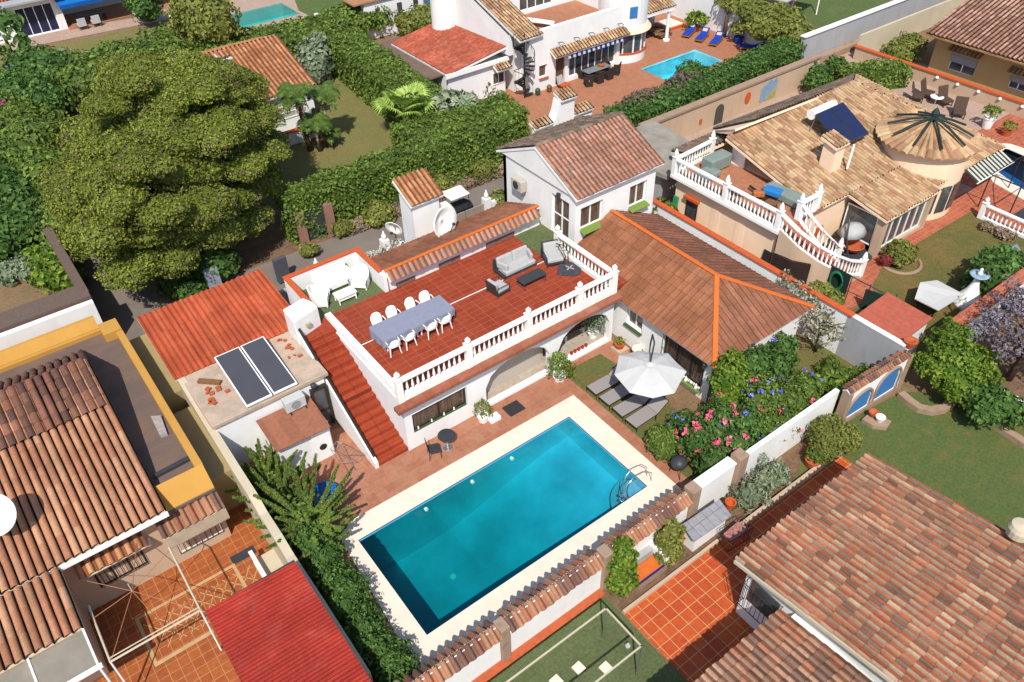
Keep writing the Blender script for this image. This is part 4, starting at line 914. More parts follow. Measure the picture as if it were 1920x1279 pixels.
for i, x in enumerate((10.55, 11.27, 12.35, 13.05)):
    o = copy_tree(ch); place(o, (x, 22.9, T3), PI+RNG.uniform(-.1, .1), 'white resin chair on balustrade side of terrace table, '+names[i], group=G)
# lounge set
def cush(mb, x0, y0, z0, x1, y1, z1): mb.box(x0, y0, z0, x1, y1, z1)
so_ = thing('lounge_sofa', 'wide light grey cushioned lounge sofa with dark grey frame on the roof terrace', 'sofa', (18.0, 24.3, T3))
MB().box(17.05, 23.95, 3.1, 18.95, 24.75, 3.2).build('frame', M['greymetal'], so_); MB().slab([(17.0, 24.72, 3.75), (19.0, 24.72, 3.75), (19.0, 24.8, 3.75), (17.0, 24.8, 3.75)], .6).build('back_frame', M['greymetal'], so_, bevel=.02)
MB().box(17.15, 23.9, 3.2, 18.85, 24.6, 3.42).build('seat_cushion', M['cushion'], so_, bevel=.05)
for a, b in ((17.12, 17.98), (18.0, 18.88)): MB().obox(((a+b)/2, 24.62, 3.6), (b-a, .17, .5), 0, 0, -.2).build('back_cushion', M['cushion'], so_, bevel=.06)
for x, rz in ((17.22, .3), (18.78, -.3)): MB().obox((x, 24.3, 3.56), (.15, .6, .36), rz, 0, 0).build('side_cushion', M['cushion'], so_, bevel=.06)
for x in (17.05, 18.93):
    for y in (24.0, 24.7): MB().tube([(x, y, 3.15), (x, y, 3.0)], .02, 6).build('leg', M['greymetal'], so_)
def armchair(label, loc, rz):
    a = thing('lounge_armchair', label, 'armchair')
    MB().box(-.36, -.36, .12, .36, .36, .2).build('frame', M['greymetal'], a); MB().box(-.33, -.36, .2, .33, .28, .38).build('seat_cushion', M['cushion'], a, bevel=.05)
    MB().obox((0, .3, .55), (.62, .15, .45), 0, 0, -.22).build('back_cushion', M['cushion'], a, bevel=.05)
    for s in (-1, 1):
        MB().tube([(s*.37, -.36, 0), (s*.37, -.36, .5), (s*.37, .36, .55), (s*.37, .38, 0)], .022, 6).build('arm_frame', M['greymetal'], a)
    MB().obox((0, .42, .5), (.7, .03, .5), 0, 0, -.2).build('back_panel', M['greymetal'], a); return place(a, loc, rz)
armchair('small grey lounge armchair facing the coffee table, left of the sofa', (16.35, 23.45, T3), PI/2+.1)
armchair('large grey lounge armchair turned sideways right of the sofa', (19.75, 23.75, T3), -.35).scale = (1.2, 1.2, 1.1)
tb2 = thing('coffee_table', 'low dark grey coffee table in front of the lounge sofa', 'coffee table', (17.95, 23.1, T3))
MB().box(17.28, 22.8, 3.32, 18.62, 23.4, 3.37).build('tabletop', M['greymetal'], tb2, bevel=.02)
for x in (17.36, 18.54): MB().tube([(x, 22.82, 3.32), (x, 22.78, 3.03), (x, 23.42, 3.03), (x, 23.38, 3.32)], .02, 6).build('leg', M['greymetal'], tb2)
rg = thing('parasol_base', 'round dark grey parasol base slab with bent pole beside the armchair', 'parasol base', (20.0, 22.85, T3))
mb = MB(); mb.prism([(19.95+.62*math.cos(a)*(1+.08*math.cos(4*a)), 22.78+.55*math.sin(a)*(1+.08*math.cos(4*a))) for a in [2*PI*i/28 for i in range(28)]], 3.0, 3.07); mb.build('slab', tiles('speckled_dark_slab', .05, .05, (C(60, 64, 70), C(96, 98, 104)), C(74, 78, 84), .01, stain=.2), rg, bevel=.01)
for a in (0, PI/2): MB().obox((19.98, 22.8, 3.085), (.45, .05, .02), a+.3).build('cross_bar', M['cushion'], rg)
MB().tube([(20.15, 23.1, 3.05), (20.28, 23.3, 3.6), (20.2, 23.5, 3.85), (19.9, 23.75, 3.95)], .025, 6).build('pole', M['iron'], rg)
MB().lathe([(.06, 0), (.065, .05), (.06, .2), (.025, .26), (.025, .36)], (9.62, 20.9, 3.14), 10).build('bottle', plain('green_glass', (.01, .09, .05, 1), .1, .1, 3, .6), None, smooth=True, label='green glass bottle on the corner of the roof terrace', cat='bottle')

# white wicker set on the turf corner
def wicker_arm(label, loc, rz):
    a = thing('wicker_armchair', label, 'armchair'); m = M['plastic']
    MB().prism([(-.34, -.36), (.34, -.36), (.34, .3), (.2, .38), (-.2, .38), (-.34, .3)], .12, .4).build('seat', m, a, bevel=.02)
    mb = MB(); pts = []
    for i in range(13):
        t = PI*i/12; pts.append((math.cos(t)*.4, .0+math.sin(t)*.42))
    pts = [(.4, -.38)]+pts+[(-.4, -.38)]
    for i, (x, y) in enumerate(pts):
        h = .62+.32*max(0, y/.42)**.8; mb.v += [(x, y, .1), (x*1.12, y*1.1, h), (x*.86, y*.86, .1), (x*.98, y*.95, h)]
    for i in range(len(pts)-1):
        a_ = i*4; c = a_+4
        for f in ((a_, c, c+1, a_+1), (a_+2, a_+3, c+3, c+2), (a_+1, c+1, c+3, a_+3)): mb.face(f)
    mb.build('backrest', m, a)
    for s in (-1, 1):
        for y in (-.32, .3): MB().tube([(s*.33, y, .13), (s*.33, y, 0)], .03, 6).build('leg', m, a)
    return place(a, loc, rz)
wicker_arm('white wicker armchair right of the wicker sofa on the turf corner', (11.7, 27.75, 3.01), -.75)
wicker_arm('white wicker armchair left of the wicker sofa on the turf corner', (9.65, 27.7, 3.01), 1.0)
ws = thing('wicker_sofa', 'white wicker sofa against the parapet on the turf corner', 'sofa', (10.7, 28.5, 3.01))
MB().box(9.9, 28.1, 3.12, 11.5, 28.75, 3.42).build('seat', M['plastic'], ws, bevel=.03); MB().box(9.85, 28.75, 3.1, 11.55, 28.87, 3.95).build('backrest', M['plastic'], ws, bevel=.04)
for x in (9.8, 11.5): MB().box(x, 28.08, 3.1, x+.1, 28.75, 3.65).build('armrest', M['plastic'], ws, bevel=.03)
for x in (9.85, 11.5):
    for y in (28.12, 28.7): MB().tube([(x+.03, y, 3.12), (x+.03, y, 3.01)], .03, 6).build('leg', M['plastic'], ws)
wc = thing('wicker_table', 'white wicker coffee table between the two wicker armchairs', 'coffee table', (10.65, 27.25, 3.01))
MB().box(10.2, 26.98, 3.36, 11.15, 27.55, 3.42).build('tabletop', M['plastic'], wc, bevel=.02); MB().box(10.26, 27.04, 3.18, 11.09, 27.49, 3.36).build('apron', M['plastic'], wc)
for x in (10.27, 11.08):
    for y in (27.04, 27.48): MB().tube([(x, y, 3.36), (x, y, 3.01)], .03, 6).build('leg', M['plastic'], wc)

# ------------------------------------------------------------------ poolside things
MB().prism([(13.8, 19.9), (14.6, 19.9), (14.6, 19.24), (13.8, 19.24)], .01, .035).build('door_mat', plain('charcoal_mat', C(62, 60, 62), .95, .1, 20), None, label='charcoal rectangular mat lying in front of the large arch', cat='mat')
def lounger():
    r = thing('sun_lounger', 'grey sun lounger', 'sun lounger'); fm = M['darkframe']; cm = plain('taupe_mesh_fabric', C(172, 164, 162), .9, .05, 30)
    mb = MB()
    for y in (-.33, .33): mb.tube([(0, y, .3), (1.25, y, .32)], .018, 6)
    mb.tube([(0, -.33, .3), (0, .33, .3)], .018, 6); mb.tube([(1.25, -.33, .32), (1.25, .33, .32)], .018, 6); mb.build('frame', fm, r)
    MB().slab([(.02, -.32, .325), (1.24, -.32, .345), (1.24, .32, .345), (.02, .32, .325)], .02).build('seat', cm, r)
    bk = MB().slab([(1.26, -.32, .35), (1.85, -.32, .72), (1.85, .32, .72), (1.26, .32, .35)], .02).build('backrest', cm, r)
    mb = MB()
    for y in (-.34, .34): mb.tube([(1.25, y, .33), (1.87, y, .73)], .018, 6)
    mb.tube([(1.87, -.34, .73), (1.87, .34, .73)], .018, 6); mb.tube([(1.6, 0, .52), (1.75, 0, .05)], .014, 5); mb.build('back_frame', fm, bk)
    for x in (.08, 1.2):
        for y in (-.33, .33): MB().tube([(x, y, .3), (x-.04, y*1.03, 0)], .017, 5).build('leg', fm, r)
    return r
lg = lounger(); G = 'grey sun loungers in a row beside the pool'
lab = ['grey mesh sun lounger nearest the porch, farthest in the row of four', 'grey mesh sun lounger second from the porch beside the pool', 'grey mesh sun lounger third from the porch beside the pool', 'grey mesh sun lounger nearest the round bush, its back in the sun']
for i, y in enumerate((18.1, 17.27, 16.43, 15.6)):
    o = lg if i == 0 else copy_tree(lg); place(o, (17.33, y, .02), RNG.uniform(-.05, .03), lab[i], group=G)
um = thing('cantilever_parasol', 'large off-white octagonal cantilever parasol shading the loungers', 'parasol', (18.4, 15.9, 0))
cx, cy = 18.42, 15.9; vs = [(17.23, 16.68), (18.17, 17.42), (19.0, 17.15), (19.86, 16.25), (19.66, 15.0), (18.37, 14.42), (17.5, 14.75), (17.0, 15.54)]
mb = MB(); mb.v.append((cx, cy, 2.88)); n = 8
for rr, zz in ((.33, 2.78), (.67, 2.62), (1, 2.4)):
    for i in range(n):
        a = Vector(vs[i]); mb.v.append((cx+(a.x-cx)*rr, cy+(a.y-cy)*rr, zz))
        b_ = Vector(vs[(i+1) % n]); m_ = (a+b_)/2; mb.v.append((cx+(m_.x-cx)*rr*.985, cy+(m_.y-cy)*rr*.985, zz+.0-.02*rr))
for i in range(16): mb.face((0, 1+i, 1+(i+1) % 16))
for r_ in range(2):
    for i in range(16): mb.face((1+r_*16+i, 1+(r_+1)*16+i, 1+(r_+1)*16+(i+1) % 16, 1+r_*16+(i+1) % 16))
cv = plain('off_white_canvas', C(226, 224, 220), .9, .04, 3, bump=.1); o = mb.build('canopy', cv, um); sm = o.modifiers.new('th', 'SOLIDIFY'); sm.thickness = .015
mb = MB()
for rr, zz in ((.001, 2.99), (.16, 2.9)):
    for i in range(8): a = Vector(vs[i]); mb.v.append((cx+(a.x-cx)*rr, cy+(a.y-cy)*rr, zz))
for i in range(8): mb.face((i, i+8, (i+1) % 8+8, (i+1) % 8))
mb.build('vent_cap', cv, um)
for i in range(8): a = Vector(vs[i]); MB().tube([(cx, cy, 2.82), (a.x, a.y, 2.37)], .012, 5).build('rib', M['greymetal'], um)
MB().tube([(19.9, 17.3, 0), (19.9, 17.3, 2.2), (19.5, 16.9, 3.2), (19.1, 16.4, 3.3), (cx, cy, 3.0)], .035, 8).build('arm', M['greymetal'], um); MB().box(19.6, 17.0, .02, 20.2, 17.6, .1).build('base_plate', M['greymetal'], um)
bt = thing('bistro_table', 'small round dark table on one leg beside the house wall', 'table', (10.72, 19.5, 0))
MB().lathe([(.0, .7), (.36, .7), (.37, .72), (.36, .74), (0, .74)], (10.72, 19.5, 0), 24).build('tabletop', M['greymetal'], bt); MB().tube([(10.72, 19.5, .7), (10.72, 19.5, .03)], .03, 8).build('leg', M['steel'], bt); MB().lathe([(.22, .01), (.2, .04)], (10.72, 19.5, 0), 16).build('foot', M['steel'], bt)
bc = thing('garden_chair', 'dark grey garden chair beside the small round table', 'chair')
MB().box(-.24, -.24, .42, .24, .24, .45).build('seat', M['greymetal'], bc, bevel=.01); MB().obox((0, .26, .68), (.46, .03, .5), 0, 0, -.15).build('backrest', M['greymetal'], bc, bevel=.02)
for sx_ in (-1, 1):
    for sy_ in (-1, 1): MB().tube([(sx_*.22, sy_*.22, .43), (sx_*.24, sy_*.25, 0)], .016, 5).build('leg', M['greymetal'], bc)
place(bc, (10.05, 19.45, .01), 1.2)
pl_ = thing('paddling_pool', 'round blue plastic tub half hidden behind the spiky bush', 'tub', (5.5, 20.2, 0)); MB().lathe([(.5, 0), (.62, .32), (.58, .34), (.52, .1), (0, .08)], (5.5, 20.2, .01), 24).build('tub', plain('blue_plastic', C(20, 110, 190), .4), pl_, smooth=True)
gr = thing('kettle_barbecue', 'dark round barbecue in the shade of the flowering bush', 'barbecue', (17.15, 12.7, 0))
MB().lathe([(.1, .45), (.28, .52), (.34, .68), (.3, .82), (.12, .92), (0, .93)], (17.15, 12.7, 0), 20).build('kettle', M['greymetal'], gr, smooth=True)
for a in (0, 2.1, 4.2): MB().tube([(17.15+.2*math.cos(a), 12.7+.2*math.sin(a), .5), (17.15+.34*math.cos(a), 12.7+.34*math.sin(a), 0)], .015, 5).build('leg', M['iron'], gr)
def potted(label, x, y, pr_, ph, br, bh, leaf, potmat, z=0.01, size=.07, dens=260, name='potted_plant', flowers=None, taper=.75, cat='potted plant'):
    r = thing(name, label, cat, (x, y, z))
    MB().lathe([(pr_*taper, 0), (pr_, ph*.9), (pr_*1.08, ph*.92), (pr_*1.08, ph), (pr_*.85, ph), (pr_*.8, ph*.85), (0, ph*.85)], (x, y, z), 16).build('pot', potmat, r)
    L = [(x, y, z+ph+bh*.4, br, br, bh*.55)]+[(x+RNG.uniform(-.5, .5)*br, y+RNG.uniform(-.5, .5)*br, z+ph+bh*RNG.uniform(.3, .8), br*.55, br*.55, bh*.35) for _ in range(4)]
    bush('foliage', L, leaf, size, dens, parent=r, core=False, rough=.3); MB().tube([(x, y, z+ph*.8), (x+.02, y, z+ph+bh*.5)], .02, 5).build('stem', M['bark'], r); return r
potted('white urn with a clipped shrub beside the terrace window', 12.75, 19.82, .26, .38, .36, .6, M['olive'], M['whitepaint'])
MB().box(12.9, 19.4, .01, 13.4, 19.75, .2).build('planter_block', M['whitepaint'], None, label='low white block beside the clipped urn shrub', cat='planter')
potted('bushy yellow-green plant in white trough at the arch pillar', 16.9, 19.75, .3, .3, .55, 1.0, M['bright'], M['whitepaint'])
potted('small yellow-green plant in a terracotta bowl at the porch corner', 20.35, 19.55, .26, .25, .22, .3, M['bright'], M['pot'], z=.2)
MB().box(20.05, 19.2, .01, 20.65, 19.8, .2).build('plinth', M['peachpale'], None, label='square stone plinth under the bowl at the porch corner', cat='plinth')
potted('tall grey-green plant in the porch corner beside the bench', 19.95, 20.95, .25, .3, .5, 1.2, M['greyleaf'], M['whitepaint'], z=.12)
MB().lathe([(.2, .12), (.26, .5), (.3, .52), (.26, .56)], (20.7, 18.7, 0), 14).build('urn', M['coping'], None, label='pale stone urn against the wing wall beside the parasol', cat='urn')
rp = thing('flower_trough', 'row of red pots in a white trough on the porch sill', 'flower trough', (18.75, 20.45, .12)); MB().box(18.1, 20.4, .12, 19.3, 20.6, .24).build('trough', M['whitepaint'], rp)
for i in range(5): MB().lathe([(.06, .24), (.09, .38), (.08, .39)], (18.25+i*.22, 20.5, 0), 10).build('pot', plain('red_pot', C(190, 60, 50), .6), rp)
bn = thing('porch_bench', 'wooden topped bench inside the right arch', 'bench', (19.4, 21.6, .12)); MB().box(18.6, 21.4, .5, 19.9, 22.0, .55).build('seat', M['wood'], bn)
for x in (18.7, 19.8): MB().box(x-.04, 21.42, .12, x+.04, 21.98, .5).build('leg', M['whitepaint'], bn)

# ------------------------------------------------------------------ neighbour in front: frame, planters, barbecue
fr = thing('metal_frame', 'white rectangular metal frame on four posts over the turf carpet', 'frame', (8.0, 8.2, 0))
fx0, fx1, fy0, fy1, fz = 5.0, 10.15, 7.7, 9.3, 1.85
for a, b in (((fx0, fy0), (fx1, fy0)), ((fx1, fy0), (fx1, fy1)), ((fx1, fy1), (fx0, fy1)), ((fx0, fy1), (fx0, fy0))):
    c = ((a[0]+b[0])/2, (a[1]+b[1])/2, fz); MB().obox(c, (abs(a[0]-b[0])+.05, abs(a[1]-b[1])+.05, .05)).build('rail', M['cream'], fr)
for x in (fx0, fx1):
    for y in (fy0, fy1): MB().tube([(x, y, fz), (x, y, .02)], .028, 8).build('post', M['steel'], fr)
for i, (a, b) in enumerate(((1085, 1252), (1136, 1252), (1043, 1277))):
    p = S(a, b, .06); q = MB(); q.obox((p.x, p.y, .05), (.34, .34, .06), .08); q.build('paving_slab', M['coping'], None, bevel=.01, label=['pale stone slab on the turf, left one of the pair', 'pale stone slab on the turf under the metal frame rail', 'pale stone slab at the bottom edge of the picture'][i], cat='slab', group='pale stone slabs on the turf carpet')
p = S(1177, 1212, .05); MB().lathe([(.08, 0), (.1, .1), (.04, .2)], (p.x, p.y, .02), 8).build('cloth_bundle', M['cushion'], None, label='small white bundle on the turf under the frame', cat='bundle')
ps = thing('garden_bench', 'built-in seat with orange tiled top and blue edge against the boundary wall', 'bench', (13.1, 10.2, 0))
MB().box(12.3, 9.85, 0, 13.7, 10.73, .42).build('base', M['stone'], ps); MB().box(12.32, 9.9, .42, 13.55, 10.4, .46).build('seat', M['orangebright'], ps); MB().box(12.3, 9.84, .40, 13.6, 9.895, .455).build('edge_tile', plain('cobalt_tile', C(36, 46, 130), .4), ps); MB().box(13.58, 9.85, .42, 13.75, 10.73, .75).build('armrest', M['white'], ps); MB().box(12.3, 10.5, .42, 13.55, 10.73, .6).build('back_ledge', M['greywall'], ps)
bb = thing('grey_counter', 'grey slatted counter top beside the wall pier', 'counter', (15.8, 10.1, 0))
mb = MB(); mb.slab([(14.75, 9.7, .95), (16.65, 9.65, .95), (16.75, 10.35, 1.1), (14.85, 10.4, 1.1)], .05); mb.build('top', tiles('grey_panels', .35, 3, (C(172, 170, 176), C(164, 162, 168)), C(110, 108, 112), .02, stain=.1), bb); MB().box(14.95, 9.8, 0, 16.6, 10.3, .9).build('base', M['white'], bb)
MB().box(11.3, 9.48, 0, 16.0, 9.6, .14).build('kerb', M['peachpale'], None, label='pale kerb between the orange tiled terrace and the planters', cat='kerb')
MB().box(16.9, 9.35, 0, 23.2, 9.5, .3).build('planter_wall', M['peachpale'], None, label='low pale planter wall with scalloped orange edge', cat='wall')
br = thing('wrought_iron_basket', 'black wrought iron basket with a colourful throw in the corner', 'basket', (16.5, 9.2, 0))
bx = [(15.9, 9.0), (17.0, 8.9), (17.1, 9.5), (16.0, 9.6)]
for zz in (.1, .7): MB().tube([(x, y, zz) for x, y in bx+[bx[0]]], .015, 5).build('rim', M['iron'], br)
mb = MB()
for i in range(4):
    a = Vector(bx[i]); b_ = Vector(bx[(i+1) % 4])
    for j in range(6): q = a.lerp(b_, j/6); mb.tube([(q.x, q.y, .1), (q.x, q.y, .7)], .008, 4)
mb.build('bars', M['iron'], br); MB().obox((16.5, 9.25, .5), (.9, .45, .12), .05).build('throw', plain('striped_throw', C(190, 130, 120), .9, .5, 14), br, bevel=.03)
for a, b, r_, lab_ in ((1370, 942, .2, 'bright orange clay pot on the wall pier shelf'), (1289, 999, .2, 'round terracotta pot beside the grey counter')):
    p = S(a, b, .9 if a > 1300 else .5); z0 = .6 if a > 1300 else .1; o = thing('clay_pot', lab_, 'pot', (p.x, p.y, z0)); MB().lathe([(r_*.7, 0), (r_, .3), (r_*1.05, .34), (r_*.8, .34), (r_*.7, .2), (0, .2)], (p.x, p.y, z0), 14).build('bowl', M['orangepaint'], o)

# ------------------------------------------------------------------ big tiled house in the near right corner
nh_ = thing('tiled_house', 'large house under weathered multicoloured barrel tiles in the near right corner', 'house', (17, 3, 0))
MB().box(14.35, -6, 0, 20.8, 7.25, 2.95).build('wall', M['white'], nh_)
roof('roof', (14.0, 7.65, 3.0), (7.1, 0, 0), (0, -13, 1.75), [M['rt_near'], M['cream']], nh_, .25, .4, 'twin', jit=.02, th=.14, step=.02)
MB().slab([(13.96, 7.6, 3.0), (14.04, 7.6, 3.0), (14.04, -5, 4.7), (13.96, -5, 4.7)], .13).build('verge_board', M['cream'], nh_)
roof('lower_roof', (7.5, 5.75, 2.6), (6.5, 0, 0), (0, -9, 1.2), [M['rt_near2'], M['cream']], nh_, .25, .4, 'low', jit=.012, th=.12)
MB().box(7.9, -4, 0, 14.34, 5.4, 2.5).build('lower_wall', M['white'], nh_)
wn = MB().box(14.30, 5.9, 1.2, 14.348, 7.0, 2.3).build('window', M['glass'], nh_)
mb = MB()
for z in (1.15, 2.35): mb.tube([(14.3, 5.8, z), (14.0, 5.8, z), (14.0, 7.1, z), (14.3, 7.1, z)], .018, 5)
for i in range(9): y = 5.8+1.3*i/8; mb.tube([(14.0, y, 1.15), (14.0, y, 2.35)], .011, 4)
for x in (14.1, 14.2):
    for y in (5.8, 7.1): mb.tube([(x, y, 1.15), (x, y, 2.35)], .011, 4)
mb.build('window_grille', M['iron'], wn)
p = S(1925, 1005, 4.6); cz = thing('chimney_pot', 'round cream chimney pot at the right edge of the large tiled roof', 'chimney pot', (21.0, 3.0, 4.2)); MB().lathe([(.0, .0), (.34, .02), (.36, .3), (.3, .45), (0, .5)], (21.0, 2.6, 3.9), 16).build('pot', M['cream'], cz)
# ------------------------------------------------------------------ left neighbour
yh = thing('ochre_parapet_house', 'house with ochre parapet, flat brown roof and long orange tile roof', 'house', (-3, 26, 0))
MB().box(-9, 21.2, 0, 1.85, 31.4, 3.1).build('wall', M['beigewall'], yh)
MB().box(-9, 21.45, 3.1, 1.72, 31.45, 3.2).build('flat_roof', M['flatroof'], yh)
mb = MB(); mb.box(1.72, 21.46, 3.1, 2.0, 31.6, 3.5); mb.box(-9, 31.45, 3.1, 1.72, 31.6, 3.4); mb.build('parapet', M['yellow'], yh, bevel=.015)
MB().box(-9, 31.95, 0, 1.25, 32.15, 3.75).build('rear_wall', M['yellow'], yh); mb = MB(); mb.slab([(-9, 31.6, 3.42), (1.25, 31.6, 3.42), (1.25, 31.95, 3.78), (-9, 31.95, 3.78)], .1); mb.build('parapet_slope', M['yellow'], yh)
MB().box(1.25, 30.7, 3.2, 1.98, 31.58, 3.6).build('parapet_block', M['yellow'], yh)
mb = MB(); mb.slab([(.15, 20.75, 2.9), (1.98, 20.75, 2.9), (1.98, 21.45, 3.52), (.15, 21.45, 3.52)], .12); mb.build('fascia', M['yellow'], yh)
MB().box(.15, 20.72, 2.76, 1.98, 20.8, 2.86).build('gutter', plain('brown_grey_trim', C(124, 108, 100), .8), yh)
MB().box(-9, 20.85, 0, 1.9, 21.19, 2.8).build('front_wall', M['peachpale'], yh)
MB().box(-9, 20.55, 0, -3.3, 20.85, 2.9).build('shaded_wall', M['peachpale'], yh)
# main tile roof
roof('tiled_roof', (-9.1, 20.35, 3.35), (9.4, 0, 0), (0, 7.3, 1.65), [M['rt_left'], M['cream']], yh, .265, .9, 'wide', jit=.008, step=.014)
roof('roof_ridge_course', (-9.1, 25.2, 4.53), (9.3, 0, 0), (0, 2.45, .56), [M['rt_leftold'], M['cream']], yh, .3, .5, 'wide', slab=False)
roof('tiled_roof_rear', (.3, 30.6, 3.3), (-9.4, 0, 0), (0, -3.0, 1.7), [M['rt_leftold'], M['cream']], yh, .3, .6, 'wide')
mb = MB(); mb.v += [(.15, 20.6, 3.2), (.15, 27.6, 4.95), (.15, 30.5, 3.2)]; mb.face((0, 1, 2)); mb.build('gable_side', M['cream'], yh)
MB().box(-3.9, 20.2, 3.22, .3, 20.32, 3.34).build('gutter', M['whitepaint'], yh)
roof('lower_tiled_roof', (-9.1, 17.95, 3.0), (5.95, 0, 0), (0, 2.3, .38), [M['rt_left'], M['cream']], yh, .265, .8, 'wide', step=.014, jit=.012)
MB().box(-9, 18.2, 0, -3.35, 20.5, 2.85).build('lower_wall', M['peachpale'], yh)
# glazed lean-to at the bottom
gl = thing('glazed_canopy', 'frosted glass canopy with white frame at the bottom left corner', 'canopy', (-4.5, 17, 0))
P = [S(-60, 1300, 2.7), S(-40, 1279, 2.8), S(152, 1178, 2.9), S(192, 1252, 2.5), S(60, 1320, 2.5)]
fro = plain('dusty_polycarbonate', C(160, 150, 134), .35, .15, 1.5, spec=.5)
xs = [-6.3, -4.75, -3.2]
for a, b in zip(xs, xs[1:]): MB().slab([(a+.04, 16.75, 2.62), (b-.04, 16.75, 2.62), (b-.04, 17.9, 2.92), (a+.04, 17.9, 2.92)], .02).build('panel', fro, gl)
for a in xs: MB().slab([(a-.03, 16.7, 2.65), (a+.03, 16.7, 2.65), (a+.03, 17.95, 2.97), (a-.03, 17.95, 2.97)], .06).build('rafter', M['whiteframe'], gl)
MB().box(-6.4, 16.62, 2.55, -3.1, 16.74, 2.66).build('front_rail', M['whiteframe'], gl)
for x in (-6.2, -3.2): MB().tube([(x, 16.68, 2.6), (x, 16.68, 0)], .04, 6).build('post', M['whiteframe'], gl)
# windows with tile canopies
w = window(yh, (-2.55, 20.85), (-.95, 20.85), .9, 2.2, M, .0, 3, fr=M['darkframe'], bars=10, name='window')
roof('window_canopy', (-2.9, 20.3, 2.3), (2.2, 0, 0), (0, .55, .22), [M['rt_small'], M['cream']], yh, .3, .5, 'barrel', th=.06)
w = window(yh, (.1, 20.85), (1.7, 20.85), .5, 1.95, M, .0, 2, fr=M['whiteframe'], bars=8, name='window')
roof('window_canopy', (-.2, 20.15, 2.35), (2.2, 0, 0), (0, .65, .26), [M['cap'], M['cream']], yh, .28, .6, 'barrel', th=.06)
MB().slab([(-.2, 20.0, 1.95), (2.0, 20.0, 1.95), (2.0, 20.17, 2.3), (-.2, 20.17, 2.3)], .04).build('canopy_board', plain('taupe_board', C(180, 158, 134), .8), yh)
wl = thing('wall_spotlight', 'white spotlight on the patio wall between the barred windows', 'lamp', (-.6, 20.6, 2)); MB().tube([(-.6, 20.84, 2.0), (-.65, 20.55, 1.95)], .06, 10).build('lamp_head', M['whitepaint'], wl)
# gutter trough items
dg = thing('satellite_dish', 'round pale satellite dish at the left edge above the orange tile roof', 'satellite dish', (-4.3, 22.2, 4.2)); dish(dg, tuple(S(-8, 965, 4.9)), .68, -.5, -.75, M['whitepaint'], .08)
# wall between the houses
cw = thing('boundary_wall', 'wavy cream boundary wall between the ochre house and the poolside garden', 'wall', (3, 24, 0))
mb = MB(); ys = [12, 15, 17.3, 18.2, 19.4, 20.2, 21.5, 24, 27.2, 31.3, 31.8]; zs_ = [1.9, 1.95, 1.8, 2.0, 1.95, 2.25, 2.25, 2.4, 2.85, 2.9, 2.9]
for (y, z), (y2, z2) in zip(zip(ys, zs_), zip(ys[1:], zs_[1:])):
    b = len(mb.v); x0, x1 = 2.86, 3.16
    mb.v += [(x0, y, 0), (x1, y, 0), (x1, y2, 0), (x0, y2, 0), (x0, y, z), (x1, y, z), (x1, y2, z2), (x0, y2, z2)]
    for f in ((0, 3, 2, 1), (4, 5, 6, 7), (0, 1, 5, 4), (1, 2, 6, 5), (2, 3, 7, 6), (3, 0, 4, 7)): mb.face([b+i for i in f])
mb.build('wall', M['cream'], cw)
for y, z in ((22.0, .9), (27.0, 1.2)): MB().box(2.0, y, 0, 2.86, y+4.2 if y < 25 else y+4.5, z+1.1).build('alley_store', M['olivewall'], None, label='olive rendered store filling the alley, '+('nearer the patio' if y < 25 else 'nearer the road'), cat='store')
# red corrugated roof
rd = thing('red_corrugated_shed', 'shed with bright red corrugated sheet roof at the bottom', 'shed', (1.5, 13, 0))
roof('roof', (2.95, 9.6, 2.62), (0, 6.8, 0), (-3.0, 0, .12), [M['rt_red'], M['greymetal']], rd, .13, 3.1, 'ripple', step=0, th=.05, jit=0)
MB().box(.1, 9.7, 0, 2.8, 16.1, 2.55).build('wall', M['peachpale'], rd)
mb = MB(); mb.box(-.05, 16.42, 2.45, 2.95, 16.52, 2.6); mb.build('gutter', M['greymetal'], rd)
# wire frame pergola
pg = thing('pergola_frame', 'bare metal pergola frame with sagging wires over the courtyard', 'pergola', (-1.5, 17.5, 0))
xa, xb, ya, yb, z = -2.9, -.15, 16.7, 19.0, 2.5
for a, b in (((xa, ya), (xb, ya)), ((xb, ya), (xb, yb+.6)), ((xa, yb), (xa, ya))): MB().tube([(*a, z), (*b, z)], .035, 6).build('beam', M['cream'], pg)
MB().tube([(xa, ya+.12, z+.02), (xb, ya+.12, z+.02)], .02, 5).build('beam', M['cream'], pg)
for x, y in ((xa, ya), (xb, ya)): MB().tube([(x, y, z), (x, y, 0)], .03, 6).build('post', M['whitepaint'], pg)
MB().tube([(-1.64, 18.7, z), (-1.64, 18.7, 2.9)], .02, 5).build('hub_post', M['cream'], pg)
for q in ((xa, ya), (xa, yb-.5), (-2.7, 20.0), (-.9, 20.6), (xb, yb+.5), (xb, ya), (-1.2, ya)): MB().tube([(-1.64, 18.7, 2.5), (q[0], q[1], 2.48)], .014, 4).build('wire', plain('rusty_wire', C(190, 130, 90), .7), pg)
# carved pattern strips of the courtyard
for i, q in enumerate(((-2.0, 17.45, -.1, 17.6), (-2.0, 19.5, 1.4, 19.62), (-2.1, 17.45, -1.98, 19.62), (1.38, 17.3, 1.5, 19.62))):
    sheet('patio_border', rect(q[0], q[1], q[2], q[3]), .016+.002*i, plain('pale_border_tile', C(222, 180, 130), .6))
mb = MB()
for i in range(9):
    for s in (-1, 1):
        x = -1.8+i*.4; L = 1.7; mb.obox((x+.4, 18.55, .014), (L, .035, .008), s*.9)
mb.build('patio_inlay', plain('pale_inlay_tile', C(220, 170, 118), .6), kind='structure')
sheet('patio_mat', rect(2.0-.55, 19.55, 2.35, 19.95), .02, M['greymetal'])
